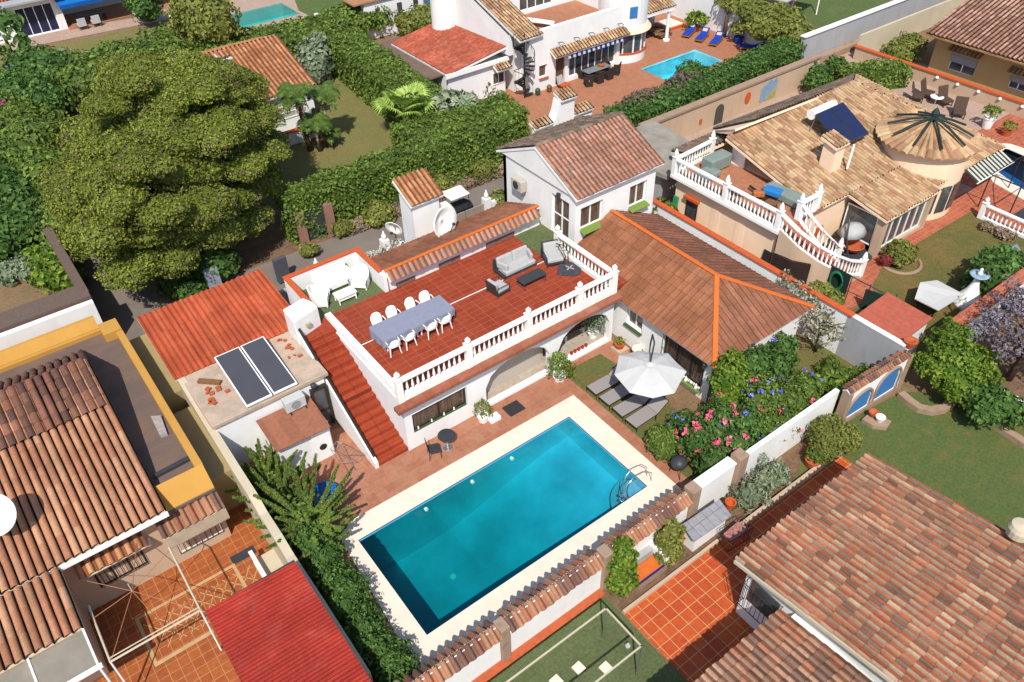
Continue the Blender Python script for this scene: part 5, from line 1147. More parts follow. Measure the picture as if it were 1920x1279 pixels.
# white bench against the wavy wall
wb = thing('lattice_bench', 'white lattice bench built against the wavy cream wall', 'bench', (2.3, 18.4, 0))
MB().box(2.05, 17.4, 0, 2.85, 19.0, .12).build('base', M['cream'], wb)
for y in (17.6, 18.3, 19.0): MB().box(2.05, y-.04, .12, 2.13, y+.04, .8).build('post', M['whitepaint'], wb)
MB().box(2.02, 17.5, .8, 2.16, 19.1, .87).build('rail', M['whitepaint'], wb)
for y in (17.65, 18.35):
    MB().tube([(2.09, y, .15), (2.09, y+.6, .8)], .03, 5).build('brace', M['whitepaint'], wb); MB().tube([(2.09, y+.6, .15), (2.09, y, .8)], .03, 5).build('brace', M['whitepaint'], wb)
MB().box(2.2, 17.5, .12, 2.85, 19.0, .45).build('seat', M['cream'], wb)
# garden wall with heather screen
ww = thing('garden_wall', 'white garden wall beyond the ochre parapet with a blue shade line', 'wall', (-4, 34.4, 0)); MB().box(-12, 34.3, 0, 1.6, 34.6, 2.95).build('wall', M['white'], ww)
MB().box(-12, 34.7, 0, 1.62, 35.9, 3.1).build('reed_screen', M['heather'], None, label='thick brown heather roof strip behind the white garden wall', cat='screen')
fw2 = thing('fence_wall', 'narrow wall with brown heather top running up along the shaded road', 'wall', (1.5, 40, 0)); MB().box(1.35, 35.9, 0, 1.6, 43.5, 1.7).build('wall', M['white'], fw2); MB().box(1.28, 35.9, 1.7, 1.72, 43.6, 2.25).build('heather_top', M['heather'], fw2)
# drain cover / kerb block at road
MB().obox((4.4, 34.6, .25), (.5, .35, .5), .3).build('utility_box', plain('pale_concrete', C(160, 158, 150), .9, .1), None, label='pale concrete utility box at the road edge above the orange roof', cat='utility box')
for a, b, lab_ in ((400, 525, 'grey-white utility cabinet under the pine beside the orange roof'), (528, 505, 'dark grey flat cabinet beside the road wall in shade')):
    p = S(a, b, .8); MB().obox((p.x, p.y, .8), (.7, .25, 1.4), .1).build('utility_cabinet', plain('cabinet_grey_'+str(a), C(176, 182, 196) if a == 400 else C(96, 96, 104), .6), None, label=lab_, cat='cabinet', bevel=.02)
# road wall with gates and piers
rw = thing('roadside_wall', 'low white roadside wall with stone piers and pineapple finials behind the house', 'wall', (12, 32.6, 0))
MB().box(8.0, 32.3, 0, 15.5, 32.5, 1.0).build('wall', M['greywall'], rw); MB().box(17.4, 32.3, 0, 19.0, 32.5, 1.2).build('wall', M['white'], rw); MB().box(22.0, 32.3, 0, 27.6, 32.5, 1.2).build('wall', M['white'], rw)
for x in (7.9, 11.5, 15.4, 19.1, 22.0): 
    o = MB().box(x-.2, 32.2, 0, x+.2, 32.6, 1.55).build('pier', M['white'], rw); MB().lathe([(.08, 1.55), (.14, 1.68), (.13, 1.82), (.05, 1.95), (.06, 2.0), (0, 2.1)], (x, 32.4, 0), 10).build('finial', M['bal'], o, smooth=True)
gt = thing('double_gate', 'taupe solid double gate between white piers on the road', 'gate', (20.5, 32.4, 0))
for a, b in ((19.3, 20.5), (20.55, 21.8)): MB().box(a, 32.36, .05, b, 32.44, 1.25).build('leaf', plain('taupe_gate', C(176, 160, 146), .6), gt)
gt = thing('garden_gate', 'dark grey metal gate between terracotta piers across the shaded road', 'gate', (13.6, 37.2, 0))
MB().box(13.1, 37.0, .02, 14.25, 37.08, 1.9).build('leaf', M['greymetal'], gt)
for x in (12.75, 14.45): MB().box(x-.25, 36.85, 0, x+.25, 37.25, 1.9).build('pier', plaster('pinkish_pier_%d' % x, C(178, 134, 116)), gt)
# spiral slide / parked buggy near the tower
gc = thing('golf_buggy', 'white and black golf buggy parked behind the chimney tower', 'golf buggy', tuple(S(850, 385, 0)))
p = S(852, 392, .6); bx_, by_ = p.x, p.y
MB().prism([(bx_-1.0, by_-.5), (bx_+1.0, by_-.5), (bx_+1.15, by_), (bx_+1.0, by_+.5), (bx_-1.0, by_+.5)], .25, .75).build('body', M['iron'], gc, bevel=.06)
MB().prism([(bx_-.5, by_-.55), (bx_+.75, by_-.55), (bx_+.85, by_+.55), (bx_-.5, by_+.55)], 1.55, 1.63).build('canopy', M['whitepaint'], gc, bevel=.03); MB().box(bx_-.7, by_-.4, .75, bx_-.3, by_+.4, 1.1).build('seat', M['whitepaint'], gc, bevel=.05)
for x, y in ((-.45, -.5), (.7, -.5), (-.45, .5), (.7, .5)): MB().tube([(bx_+x, by_+y, .7), (bx_+x, by_+y, 1.56)], .02, 5).build('post', M['iron'], gc)
for x in (-.7, .7):
    for y in (-.52, .52): MB().tube([(bx_+x, by_+y-.06, .24), (bx_+x, by_+y+.06, .24)], .23, 14).build('wheel', M['iron'], gc)

# clutter on the flat roofs and beside the walls
MB().prism([(1.25, 23.9), (1.5, 23.85), (1.62, 24.9), (1.3, 25.1)], 3.2, 3.34).build('plastic_sheet', plain('crumpled_plastic', C(190, 180, 172), .7, .2, 7, bump=.8), None, label='crumpled grey-white sheet on the brown flat roof against the ochre parapet', cat='sheet')
MB().obox((1.1, 22.2, 3.26), (1.3, .18, .12), .05).build('grey_duct', M['greymetal'], None, label='dark grey duct lying at the near end of the brown flat roof', cat='duct')
# ------------------------------------------------------------------ small house with chimney behind the pine
sh = thing('cottage', 'small white cottage with weathered orange roof beside the big pine', 'house', (18, 53, 0))
MB().box(15.8, 50.3, 0, 20.2, 58, 2.7).build('wall', M['white'], sh)
roof('roof', (15.3, 49.9, 2.75), (5.2, 0, 0), (0, 5.6, 1.75), [M['rt_small'], M['white']], sh, .3, .5, 'barrel'); roof('roof_rear', (20.5, 60.5, 2.75), (-5.2, 0, 0), (0, -5.1, 1.75), [M['rt_small'], M['white']], sh, .3, .5, 'barrel')
roof('porch_roof', (14.6, 46.7, 2.4), (1.0, 0, 0), (0, 3.2, .3), [M['rt_small'], M['white']], sh, .3, .5, 'barrel')
MB().box(14.7, 47.0, 0, 15.3, 50.2, 2.3).build('porch_wall', M['white'], sh); MB().box(15.3, 48.2, 0, 20.0, 48.4, .9).build('terrace_wall', M['white'], sh); MB().box(16.2, 48.1, .9, 19.6, 48.45, .98).build('wall_coping', M['orangepaint'], sh)
w = window(sh, (16.4, 50.3), (19.6, 50.3), .9, 2.2, M, -.03, 4, mid=2, gm=plain('pale_shutter', C(200, 196, 180), .8))
mb = MB(); mb.v += [(15.0, 51.6, 3.2), (16.0, 51.6, 3.2), (16.0, 52.6, 3.4), (15.0, 52.6, 3.4), (15.2, 52.0, 4.9), (15.85, 52.0, 4.9), (15.85, 52.6, 5.0), (15.2, 52.6, 5.0)]
for f in ((0, 3, 2, 1), (4, 5, 6, 7), (0, 1, 5, 4), (1, 2, 6, 5), (2, 3, 7, 6), (3, 0, 4, 7)): mb.face(f)
o = mb.build('chimney', M['white'], sh); roof('chimney_cap', (15.1, 51.9, 5.25), (.85, 0, 0), (0, .9, .15), [M['rt_small'], M['white']], o, .28, .4)
for x in (15.25, 15.8): MB().box(x-.04, 52.0, 4.9, x+.04, 52.5, 5.25).build('cap_support', M['white'], o)

# ------------------------------------------------------------------ white villa top centre
vi = thing('white_villa', 'white villa with roof terrace, round bay and striped awning at the top', 'house', (38, 47, 0))
mb = MB(); wall(mb, (34.4, 44.3), (43.2, 44.3), 0, 4.45, .3, [(.85, 1.6, 1.0, 1.9), (2.4, 3.3, .02, 2.3), (3.7, 8.4, .3, 2.35)])
mb.box(34.4, 44.601, 0, 34.7, 54, 4.45); mb.box(43.0, 44.601, 0, 43.2, 52, 4.45); mb.build('wall', M['white'], vi)
MB().box(34.7, 44.6, 3.5, 43.0, 54, 3.62).build('terrace_floor', M['tcpatio'], vi)
mb = MB(); wall(mb, (36.5, 49.5), (43, 49.5), 3.6, 6.2, .3, [(1.0, 4.2, .0+3.9, 5.8)]); mb.build('upper_wall', M['white'], vi); window(vi, (37.5, 49.5), (40.7, 49.5), 3.9, 5.8, M, .12, 4)
window(vi, (38.1, 44.3), (42.8, 44.3), .3, 2.35, M, .15, 7, name='patio_window'); w = window(vi, (35.25, 44.3), (36.0, 44.3), 1.0, 1.9, M, .15, 1, gm=M['curtain']); MB().box(35.2, 44.15, .93, 36.05, 44.4, .99).build('sill', M['orangepaint'], w)
MB().box(36.82, 44.45, .02, 37.68, 44.5, 2.3).build('door', plain('brown_door', C(120, 84, 56), .6, .2, 8), vi)
roof('awning_canopy', (36.2, 43.55, 2.5), (7.3, 0, 0), (0, .72, .4), [M['rt_peach'], M['white']], vi, .28, .4, 'barrel', th=.08)
aw = thing('striped_awning', 'blue and white striped awning over the patio windows of the white villa', 'awning', (40, 43.9, 2.3))
for i in range(24):
    x = 37.6+i*.235; MB().obox((x, 43.72, 2.27), (.232, .02, .42), 0, 0, -.25).build('stripe', plain('navy_awning', C(34, 64, 130), .9) if i % 2 else plain('white_awning', C(220, 225, 235), .9), aw)
for i in range(5):
    x = 37.0+i*1.45; l = thing('wall_lamp', 'black lamp above the tiled canopy of the white villa, number %s from the left' % ('one two three four five'.split()[i]), 'lamp', (x, 44.1, 3.2), 'black lamps above the villa canopy'); MB().tube([(x, 44.28, 3.2), (x+.1, 43.95, 3.32), (x+.3, 43.95, 3.15)], .03, 5).build('lamp_arm', M['iron'], l)
    l['label'] = ['black wall lamp above the tiled canopy, nearest the brown door', 'black wall lamp above the canopy, second from the brown door', 'middle black wall lamp above the tiled canopy', 'black wall lamp above the canopy, second from the round bay', 'black wall lamp above the canopy, nearest the round bay'][i]
# round bay
bc_ = (44.6, 45.7)
mb = MB(); mb.lathe([(1.95, 0), (1.95, .7)], (*bc_, 0), 28); mb.lathe([(1.9, 2.3), (1.95, 5.2), (.1, 5.25)], (*bc_, 0), 28); mb.build('bay_wall', M['white'], vi)
MB().lathe([(2.0, .7), (2.0, .8), (1.8, .8)], (*bc_, 0), 28).build('bay_sill', M['orangepaint'], vi); MB().lathe([(1.85, .8), (1.85, 2.3)], (*bc_, 0), 28).build('bay_glass', M['glass'], vi)
for i in range(14): a = 2*PI*i/14; MB().obox((bc_[0]+1.88*math.cos(a), bc_[1]+1.88*math.sin(a), 1.55), (.08, .1, 1.5), a).build('bay_mullion', M['whiteframe'], vi)
MB().lathe([(2.25, 2.3), (2.3, 2.36), (1.95, 2.75)], (*bc_, 0), 28).build('bay_eave', M['peach'], vi)
for a_ in (-1.9,): MB().obox((bc_[0]+1.95*math.cos(a_), bc_[1]+1.95*math.sin(a_), 3.9), (.62, .05, .8), a_+PI/2).build('blue_shutter', M['blueglass'], vi)
# steep tile strip + gable wall + red roof
roof('stair_roof', (33.3, 43.9, 4.3), (2.1, .1, 0), (-.6, 8.5, 3.3), [M['rt_peach'], M['white']], vi, .28, .5, 'barrel', jit=.01)
mb = MB(); mb.prism([(33.8, 45.4), (33.8, 55), (34.4, 55), (34.4, 45.4)], 0, 4.4); mb.v += [(33.3, 44.3, 4.2), (33.3, 45.0, 0), (33.0, 53, 0), (32.8, 53, 7.4)]
mb.build('gable_wall', M['white'], vi); mb = MB(); b = 0
mb.v += [(33.25, 45.2, 2.9), (33.25, 45.2, 4.35), (32.7, 52.4, 7.3), (32.7, 54, 2.9), (33.6, 45.2, 2.9), (33.5, 45.2, 4.35), (33.4, 52.4, 7.3), (33.4, 54, 2.9)]
for f in ((0, 1, 2, 3), (7, 6, 5, 4), (0, 4, 5, 1), (2, 6, 7, 3)): mb.face(f)
mb.build('gable_face', M['white'], vi)
MB().lathe([(.95, 0), (.95, 8)], (32.4, 52.2, 0), 20).build('round_tower', M['white'], vi)
rr = thing('red_roofed_annexe', 'annexe with worn red tiled roof and grey flat strip beside the white villa', 'house', (31, 49, 0))
MB().box(28.3, 45.7, 0, 33.2, 53, 2.55).build('wall', M['white'], rr)
roof('red_roof', (28.2, 53.2, 2.75), (0, -7.7, 0), (5.3, 0, .8), [M['rt_redsmooth'], M['white']], rr, .14, .2, 'low', step=.012)
MB().slab([(25.9, 46.2, 2.5), (29.0, 46.2, 2.6), (29.6, 54.2, 2.6), (26.4, 54.2, 2.5)], .1).build('flat_strip', M['flatroof'], rr); MB().box(28.0, 45.42, 2.5, 33.4, 45.55, 2.8).build('fascia', M['whitepaint'], rr)
roof('window_canopy', (32.0, 44.9, 2.2), (1.3, 0, 0), (0, .6, .3), [M['rt_peach'], M['white']], rr, .26, .4); window(rr, (32.05, 45.7), (33.1, 45.7), .9, 1.8, M, -.03, 2); MB().box(26.5, 46.6, 0, 26.7, 54, 2.4).build('side_wall', M['white'], rr)
# spiral stair
sp = thing('spiral_stair', 'black iron spiral staircase in front of the white villa corner', 'spiral stair', (33.7, 44.2, 0)); c = (33.75, 44.1)
MB().tube([(*c, 0), (*c, 4.6)], .06, 8).build('post', M['iron'], sp); pts = []
for i in range(20):
    a = i*.5; z = .2+i*.2; q = MB(); q.obox((c[0]+.4*math.cos(a), c[1]+.4*math.sin(a), z), (.7, .24, .04), a); q.build('tread', M['iron'], sp); pts.append((c[0]+.75*math.cos(a), c[1]+.75*math.sin(a), z+.85))
    MB().tube([(c[0]+.75*math.cos(a), c[1]+.75*math.sin(a), z), pts[-1]], .012, 4).build('baluster', M['iron'], sp)
MB().tube(pts, .025, 5).build('handrail', M['iron'], sp)
# free-standing wall with tile caps (barbecue chimney)
bw2 = thing('barbecue_wall', 'white curved barbecue chimney with tile caps behind the gabled house', 'barbecue', (32.6, 37.5, 0))
mb = MB(); prof = [(30.9, 0), (30.9, 1.2), (31.3, 2.0), (31.5, 2.8), (32.7, 2.8), (32.7, 0)]; b = len(mb.v)
for y in (37.4, 38.1): mb.v += [(x, y, z) for x, z in prof]
mb.face([0, 5, 4, 3, 2, 1]); mb.face([6, 7, 8, 9, 10, 11])
for i in range(6): j = (i+1) % 6; mb.face([i, j, j+6, i+6])
mb.build('hood', M['white'], bw2); roof('hood_cap', (31.5, 37.2, 2.85), (1.3, 0, 0), (0, .9, .3), [M['rt_peach'], M['white']], bw2, .28, .4)
for x0, x1 in ((29.4, 30.9), (32.7, 34.4)): MB().box(x0, 37.5, 0, x1, 37.7, 1.5).build('wall', M['white'], bw2); roof('wall_cap', (x0, 37.3, 1.5), (x1-x0, 0, 0), (0, .7, .25), [M['rt_peach'], M['white']], bw2, .28, .4)
# pavilion
pv = thing('pavilion', 'open pavilion with tiled roof on white columns beside the round bay', 'pavilion', (48.3, 46.5, 0))
roof('roof', (46.2, 45.2, 2.75), (3.9, 0, 0), (0, 3.4, 1.3), [M['rt_peach'], M['white']], pv, .28, .4, 'barrel'); MB().box(46.2, 45.25, 2.45, 50.0, 45.45, 2.72).build('beam', M['white'], pv)
for x, y in ((49.5, 45.4), (46.6, 45.6), (49.6, 48.5)): MB().lathe([(.28, 0), (.28, .12), (.15, .22), (.13, 2.2), (.24, 2.45)], (x, y, 0), 14).build('column', M['white'], pv)
MB().box(46.0, 48.8, 0, 51.5, 49.0, 2.2).build('rear_wall', M['greywall'], pv)
lw = thing('log_stack', 'round stack of brown logs and stones beside the pavilion column', 'log stack', (49.3, 46.6, 0)); mb = None
rnd = random.Random(3)
for i in range(46):
    a = rnd.random()*2*PI; r_ = rnd.uniform(.3, 1.0); z = rnd.uniform(.1, .7)*(1.2-r_*.6); q = MB(); x = 49.8+r_*math.cos(a)*1.1; y = 46.7+r_*math.sin(a); b_ = a+rnd.uniform(-.4, .4)+PI/2
    q.tube([(x-.3*math.cos(b_), y-.3*math.sin(b_), z), (x+.3*math.cos(b_), y+.3*math.sin(b_), z)], rnd.uniform(.06, .11), 6); q.build('log', M['wood'] if i % 3 else M['bark'], lw)
# blue loungers
G = 'blue sun loungers beside the villa pool'
def blue_l():
    r = thing('pool_lounger', 'blue lounger', 'sun lounger'); blue = plain('royal_blue_cushion', C(20, 74, 190), .85, .08, 4); f = plain('orange_brown_wood', C(190, 120, 66), .6)
    MB().box(-.33, -1.0, .18, .33, .95, .25).build('frame', f, r); MB().box(-.31, -.98, .25, .31, .15, .33).build('seat_cushion', blue, r, bevel=.03); MB().obox((0, .55, .45), (.62, .88, .09), 0, 0, .42).build('back_cushion', blue, r, bevel=.03); MB().obox((0, .6, .56), (.4, .32, .06), 0, 0, .42).build('towel', plain('pale_towel', C(236, 210, 186), .95), r, bevel=.02)
    for x in (-.3, .3):
        for y in (-.9, .85): MB().tube([(x, y, .18), (x, y, .01)], .03, 5).build('leg', f, r)
    return r
bl = blue_l()
for i, (x, y) in enumerate(((51.9, 45.1), (52.0, 43.75), (52.2, 42.4), (53.3, 39.6))):
    o = bl if i == 0 else copy_tree(bl); place(o, (x, y, .01), -1.15 if i < 3 else -2.4, ['blue cushioned lounger nearest the pavilion by the villa pool', 'blue cushioned lounger in the middle of three by the villa pool', 'blue cushioned lounger beside the potted palm by the villa pool', 'blue lounger alone in the hedge corner by the villa pool'][i], group=G)
# dining set on villa patio
dt = thing('patio_dining_table', 'glass topped dining table amid dark wicker chairs on the villa patio', 'table', (40.2, 43.4, 0)); MB().box(39.0, 43.1, .72, 41.3, 43.9, .75).build('tabletop', plain('pale_glass_top', C(150, 160, 160), .1, spec=.6), dt); 
for x in (39.2, 41.1): MB().box(x-.1, 43.3, .01, x+.1, 43.7, .72).build('leg', M['iron'], dt)
MB().lathe([(.2, 0), (.25, .15), (.05, .2)], (40.6, 43.5, .75), 10).build('centrepiece', M['pot'], None, label='reddish flower bowl on the villa patio dining table', cat='bowl')
wk = plain('dark_wicker', C(66, 54, 50), .8, .2, 20); dc = thing('wicker_chair', 'dark wicker chair', 'chair')
MB().box(-.28, -.28, .02, .28, .28, .42).build('seat', wk, dc, bevel=.02); MB().obox((0, .27, .65), (.56, .08, .6), 0, 0, -.1).build('backrest', wk, dc, bevel=.03)
for s in (-1, 1): MB().box(s*.28-.04, -.25, .3, s*.28+.04, .25, .62).build('armrest', wk, dc)
sp_ = [((38.7, 42.75), PI-.4, 'with a yellow cushion at the near left corner of'), ((39.7, 42.7), PI, 'near side centre left of'), ((40.7, 42.75), PI, 'near side centre right of'), ((41.7, 43.0), PI+.6, 'near right corner of'), ((39.3, 44.2), .1, 'house side left of'), ((40.2, 44.25), 0, 'house side middle of'), ((41.6, 44.1), -.4, 'house side right of')]
for i, (p, a, l) in enumerate(sp_):
    o = dc if i == 0 else copy_tree(dc); place(o, (*p, .012), a, 'dark wicker chair, '+l+' villa table', group='dark wicker chairs around the villa patio table')
MB().obox((38.7, 42.75, .5), (.5, .45, .1), .3).build('seat_cushion', plain('straw_yellow', C(226, 190, 120), .9), None, bevel=.03, label='yellow cushion lying on the corner wicker chair', cat='cushion')
fb_ = thing('foot_stool_chair', 'white and orange rocking chair beside the brown door of the villa', 'chair', (36.8, 43.6, 0)); MB().box(36.7, 43.3, .25, 37.4, 43.9, .33).build('seat', M['orangepaint'], fb_); MB().obox((36.9, 43.9, .6), (.6, .08, .6), .2, 0, -.3).build('backrest', M['cushion'], fb_)
for x in (36.75, 37.35): MB().tube([(x, 43.1, .1), (x, 43.5, .02), (x, 44.0, .1)], .02, 5).build('rocker', M['iron'], fb_)
for x, y, l, m_ in ((34.8, 43.9, 'dark green ceramic drum at the villa wall corner', C(60, 90, 70)), (35.8, 43.8, 'brown clay beehive pot beside the villa wall', C(120, 90, 60))): MB().lathe([(.15, 0), (.2, .1), (.2, .4), (.12, .5), (0, .52)], (x, y, .01), 12).build('ceramic_pot', plain(l[:20].replace(' ', '_'), m_, .4), None, label=l, cat='pot')
sl = thing('terrace_lounger', 'white reclining lounger on the roof terrace of the white villa', 'sun lounger', (37.2, 46.5, 3.6)); MB().slab([(36.0, 47.6, 4.2), (36.5, 48.0, 4.2), (38.2, 46.2, 3.95), (37.7, 45.7, 3.95)], .06).build('seat', M['plastic'], sl)
for x, y in ((36.4, 47.5), (37.8, 46.2), (36.6, 47.8), (38.0, 46.4)): MB().tube([(x, y, 4.0), (x, y, 3.62)], .03, 5).build('leg', M['wood'], sl)
# walls behind villa pool
pw = thing('pool_wall', 'white wall with leaf shadows behind the blue loungers', 'wall', (54, 42, 0)); MB().box(54.1, 38, 0, 54.4, 44, 2.0).build('wall', M['white'], pw); MB().box(54.1, 44.0, 0, 54.5, 56, 2.8).build('wall', M['white'], pw)
pb = thing('pale_plinth', 'pale stone plinth with orange rim behind the first blue lounger', 'plinth', (52, 47.3, 0)); MB().box(51.3, 46.8, 0, 52.9, 48.4, .3).build('top', M['coping'], pb); MB().box(51.2, 46.7, 0, 53.0, 48.5, .22).build('rim', M['orangepaint'], pb)
gw = thing('grey_boundary_wall', 'tall grey-white blockwork boundary wall running to the top right', 'wall', (62, 35, 0)); MB().box(53.3, 35.0, 0, 82, 35.3, 2.3).build('wall', M['greywall'], gw); MB().box(53.2, 34.9, 2.3, 82, 35.4, 2.38).build('coping', M['white'], gw); MB().box(53.3, 34.4, 0, 82, 34.95, .5).build('footing', M['stone'], gw)
pl2 = thing('peach_boundary_wall', 'peach garden wall with mural and plaques behind the grey tiled slope', 'wall', (42, 32.6, 0)); MB().box(34.2, 32.5, 0, 52, 32.8, 1.9).build('wall', M['peachpale'], pl2); MB().box(34.2, 32.4, 1.9, 52, 32.95, 2.05).build('coping', M['stone'], pl2)
q = MB(); q.prism([(0, 0)]*3, 0, 0) if False else None
mu = thing('wall_mural', 'blue arched tile mural of a landscape on the peach wall', 'mural', (46.5, 32.48, 1)); 
def xz_plate(name, pts, y, th, mat, parent): 
    mb = MB(); n = len(pts); mb.v = [(x, y-th, z) for x, z in pts]+[(x, y, z) for x, z in pts]; mb.face(range(n)); mb.face(range(2*n-1, n-1, -1))
    for i in range(n): j = (i+1) % n; mb.face([j, i, i+n, j+n])
    return mb.build(name, mat, parent)
xz_plate('sky_tiles', [(45.6, .3), (47.3, .3), (47.3, 1.5), (47.1, 1.75), (46.8, 1.55), (46.4, 1.8), (46.0, 1.5), (45.6, 1.3)], 32.5, .03, plain('mural_sky', C(150, 180, 205), .5), mu); xz_plate('field_tiles', [(46.2, .3), (47.28, .3), (47.28, 1.0), (46.8, .8), (46.5, .55)], 32.465, .012, plain('mural_field', C(190, 180, 110), .6, .3, 8), mu)
sn = thing('wall_plaque', 'reddish clay sun plaque on the peach wall between niche and mural', 'plaque', (44.2, 32.5, 1)); xz_plate('relief', [(44.2+.28*math.cos(a), 1.05+.42*math.sin(a)) for a in [2*PI*i/16 for i in range(16)]], 32.5, .06, M['orangepaint'], sn)
sn = thing('wall_plaque', 'small clay plaque at the left end of the peach wall', 'plaque', (39.6, 32.5, .8)); xz_plate('relief', [(39.6+.13*math.cos(a), .7+.22*math.sin(a)) for a in [2*PI*i/12 for i in range(12)]], 32.5, .05, M['orangepaint'], sn)
nh = thing('wall_niche', 'dark arched iron lantern niche on the peach wall', 'niche', (41.4, 32.5, .8)); xz_plate('arch_plate', [(41.0, 0), (41.8, 0)]+[(41.4+.4*math.cos(a), 1.0+.4*math.sin(a)) for a in [PI*i/10 for i in range(11)]], 32.5, .05, plain('dark_grey_green', C(84, 88, 80), .8, .3, 10), nh)
# grey slab by balcony
MB().slab([(30.6, 26.8, 2.3), (34.5, 27.2, 2.3), (34.9, 32.3, 2.3), (29.5, 32.4, 2.3)], .25).build('concrete_roof_slab', plain('weathered_concrete', C(172, 164, 152), .95, .2, 1.3, bump=.3), None, label='weathered grey concrete roof slab left of the balustraded balcony', cat='roof slab')
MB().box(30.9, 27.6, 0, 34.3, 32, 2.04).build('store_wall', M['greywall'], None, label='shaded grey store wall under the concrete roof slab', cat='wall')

# ------------------------------------------------------------------ peach house
ph = thing('peach_house', 'peach house with sandy tiled roofs, round cone-roofed tower and balcony', 'house', (38, 21, 0))
mb = MB(); mb.box(33.5, 19.1, 0, 41, 24.9, 3.0); mb.build('wall', M['peach'], ph); mb = MB(); mb.box(41.1, 21.0, 0, 48.2, 27.2, 2.5); mb.build('rear_wall', M['peach'], ph)
MB().box(34.4, 25, 0, 41.05, 27.2, 2.8).build('rear_wall', M['peach'], ph)
roof('roof_south_slope', (32.9, 18.8, 3.0), (7.8, 0, 0), (0, 6.3, 1.6), [M['rt_peach'], M['peach']], ph, .25, .46, 'wide', step=.012, jit=.016)
V = Vector((0, 8.35, 2.12)); roof('roof_porch_slope', (40.7, 16.75, 2.5), (7.0, 0, 0), tuple(V), [M['rt_peach'], M['peach']], ph, .25, .46, 'wide', step=.012, jit=.016, clip=[(0, 0), (7.0, 0), (3.5, V.length), (0, V.length)])
O_ = Vector((47.7, 16.75, 2.5)); U_ = Vector((1.7, 11.3, 0.2)); ap = Vector((44.2, 25.1, 4.63)); a0 = 8.6; Vv = ap-(O_+U_.normalized()*a0)
roof('roof_east_slope', tuple(O_), tuple(U_), tuple(Vv), [M['rt_peach'], M['peach']], ph, .26, .42, 'barrel', jit=.012, clip=[(0, 0), (U_.length, 0), (a0, Vv.length)])
O_ = Vector((49.4, 28.05, 2.7)); U_ = Vector((-14.4, -.3, .7)); ap = Vector((44.2, 25.12, 4.6)); Vv = ap-(O_+U_.normalized()*5.2); Lv = Vv.length
roof('roof_north_slope', tuple(O_), tuple(U_), tuple(Vv), [M['rt_grey'], M['peach']], ph, .26, .42, 'wide', clip=[(0, 0), (U_.length, 0), (16.2, Lv), (5.2, Lv)])
roof('roof_grey_corner', (35.2, 27.9, 3.0), (-3.4, 0, 0), (0, -1.75, .5), [M['rt_grey'], M['peach']], ph, .26, .42, 'wide')
ridge(ph, (33.2, 25.1, 4.6), (44.2, 25.1, 4.66), .14, M['rt_peach'])
roof('sunroom_roof', (35.7, 16.4, 2.5), (4.9, 0, 0), (0, 2.4, .45), [M['rt_peach'], M['peach']], ph, .25, .46, 'wide', step=.012, jit=.016)
MB().box(35.9, 16.6, 0, 36.3, 17.0, 2.5).build('pillar', M['peachpale'], ph); MB().box(40.2, 16.6, 0, 40.5, 17.0, 2.5).build('pillar', M['peachpale'], ph)
window(ph, (36.32, 16.75), (40.18, 16.75), .25, 2.3, M, .05, 5, name='sunroom_glazing'); window(ph, (35.98, 18.9), (35.98, 17.05), .5, 2.3, M, .05, 1, name='sunroom_glazing'); MB().box(36.3, 16.65, 0, 40.2, 16.85, .22).build('sunroom_sill', M['peachpale'], ph)
# tower
tc_ = (42.5, 18.95)
MB().lathe([(2.35, 0), (2.35, 4.0)], (*tc_, 0), 40).build('tower', M['peach'], ph)
mb = MB(); n = 38; 
for j, (r_, z) in enumerate(((2.72, 4.0), (2.1, 4.2), (1.4, 4.44), (.7, 4.7), (.12, 4.9))):
    for i in range(n*4):
        a = 2*PI*i/(n*4); f = (i % 4); h = (-.03, .07, .1, .07)[f]*min(1, r_/1.2); mb.v.append((tc_[0]+r_*math.cos(a), tc_[1]+r_*math.sin(a), z+h))
m_ = n*4
for j in range(4):
    for i in range(m_): mb.face([j*m_+i, j*m_+(i+1) % m_, (j+1)*m_+(i+1) % m_, (j+1)*m_+i], [(i/4+.02+(.0 if i % 4 < 3 else 0), j+.5)]*4)
mb.face(list(range(m_))[::-1], [(0.3, .5)]*m_); mb.build('cone_roof', M['rt_peach'], ph)
gp = plain('dark_green_paint', C(46, 62, 56), .6, .2)
for i in range(10):
    a = 2*PI*i/10+.2; mb = MB(); mb.tube([(tc_[0], tc_[1], 5.2), (tc_[0]+1.1*math.cos(a), tc_[1]+1.1*math.sin(a), 4.86), (tc_[0]+2.2*math.cos(a), tc_[1]+2.2*math.sin(a), 4.4)], .065, 6); mb.build('roof_spar', gp, ph)
MB().lathe([(.2, 5.15), (.22, 5.4), (.1, 5.6), (0, 5.7)], (*tc_, 0), 10).build('roof_finial', gp, ph)
for a in (-2.2, -1.85, -1.5): MB().obox((tc_[0]+2.38*math.cos(a), tc_[1]+2.38*math.sin(a), 1.3), (.06, .6, 1.6), a).build('tower_window', M['glass'], ph)
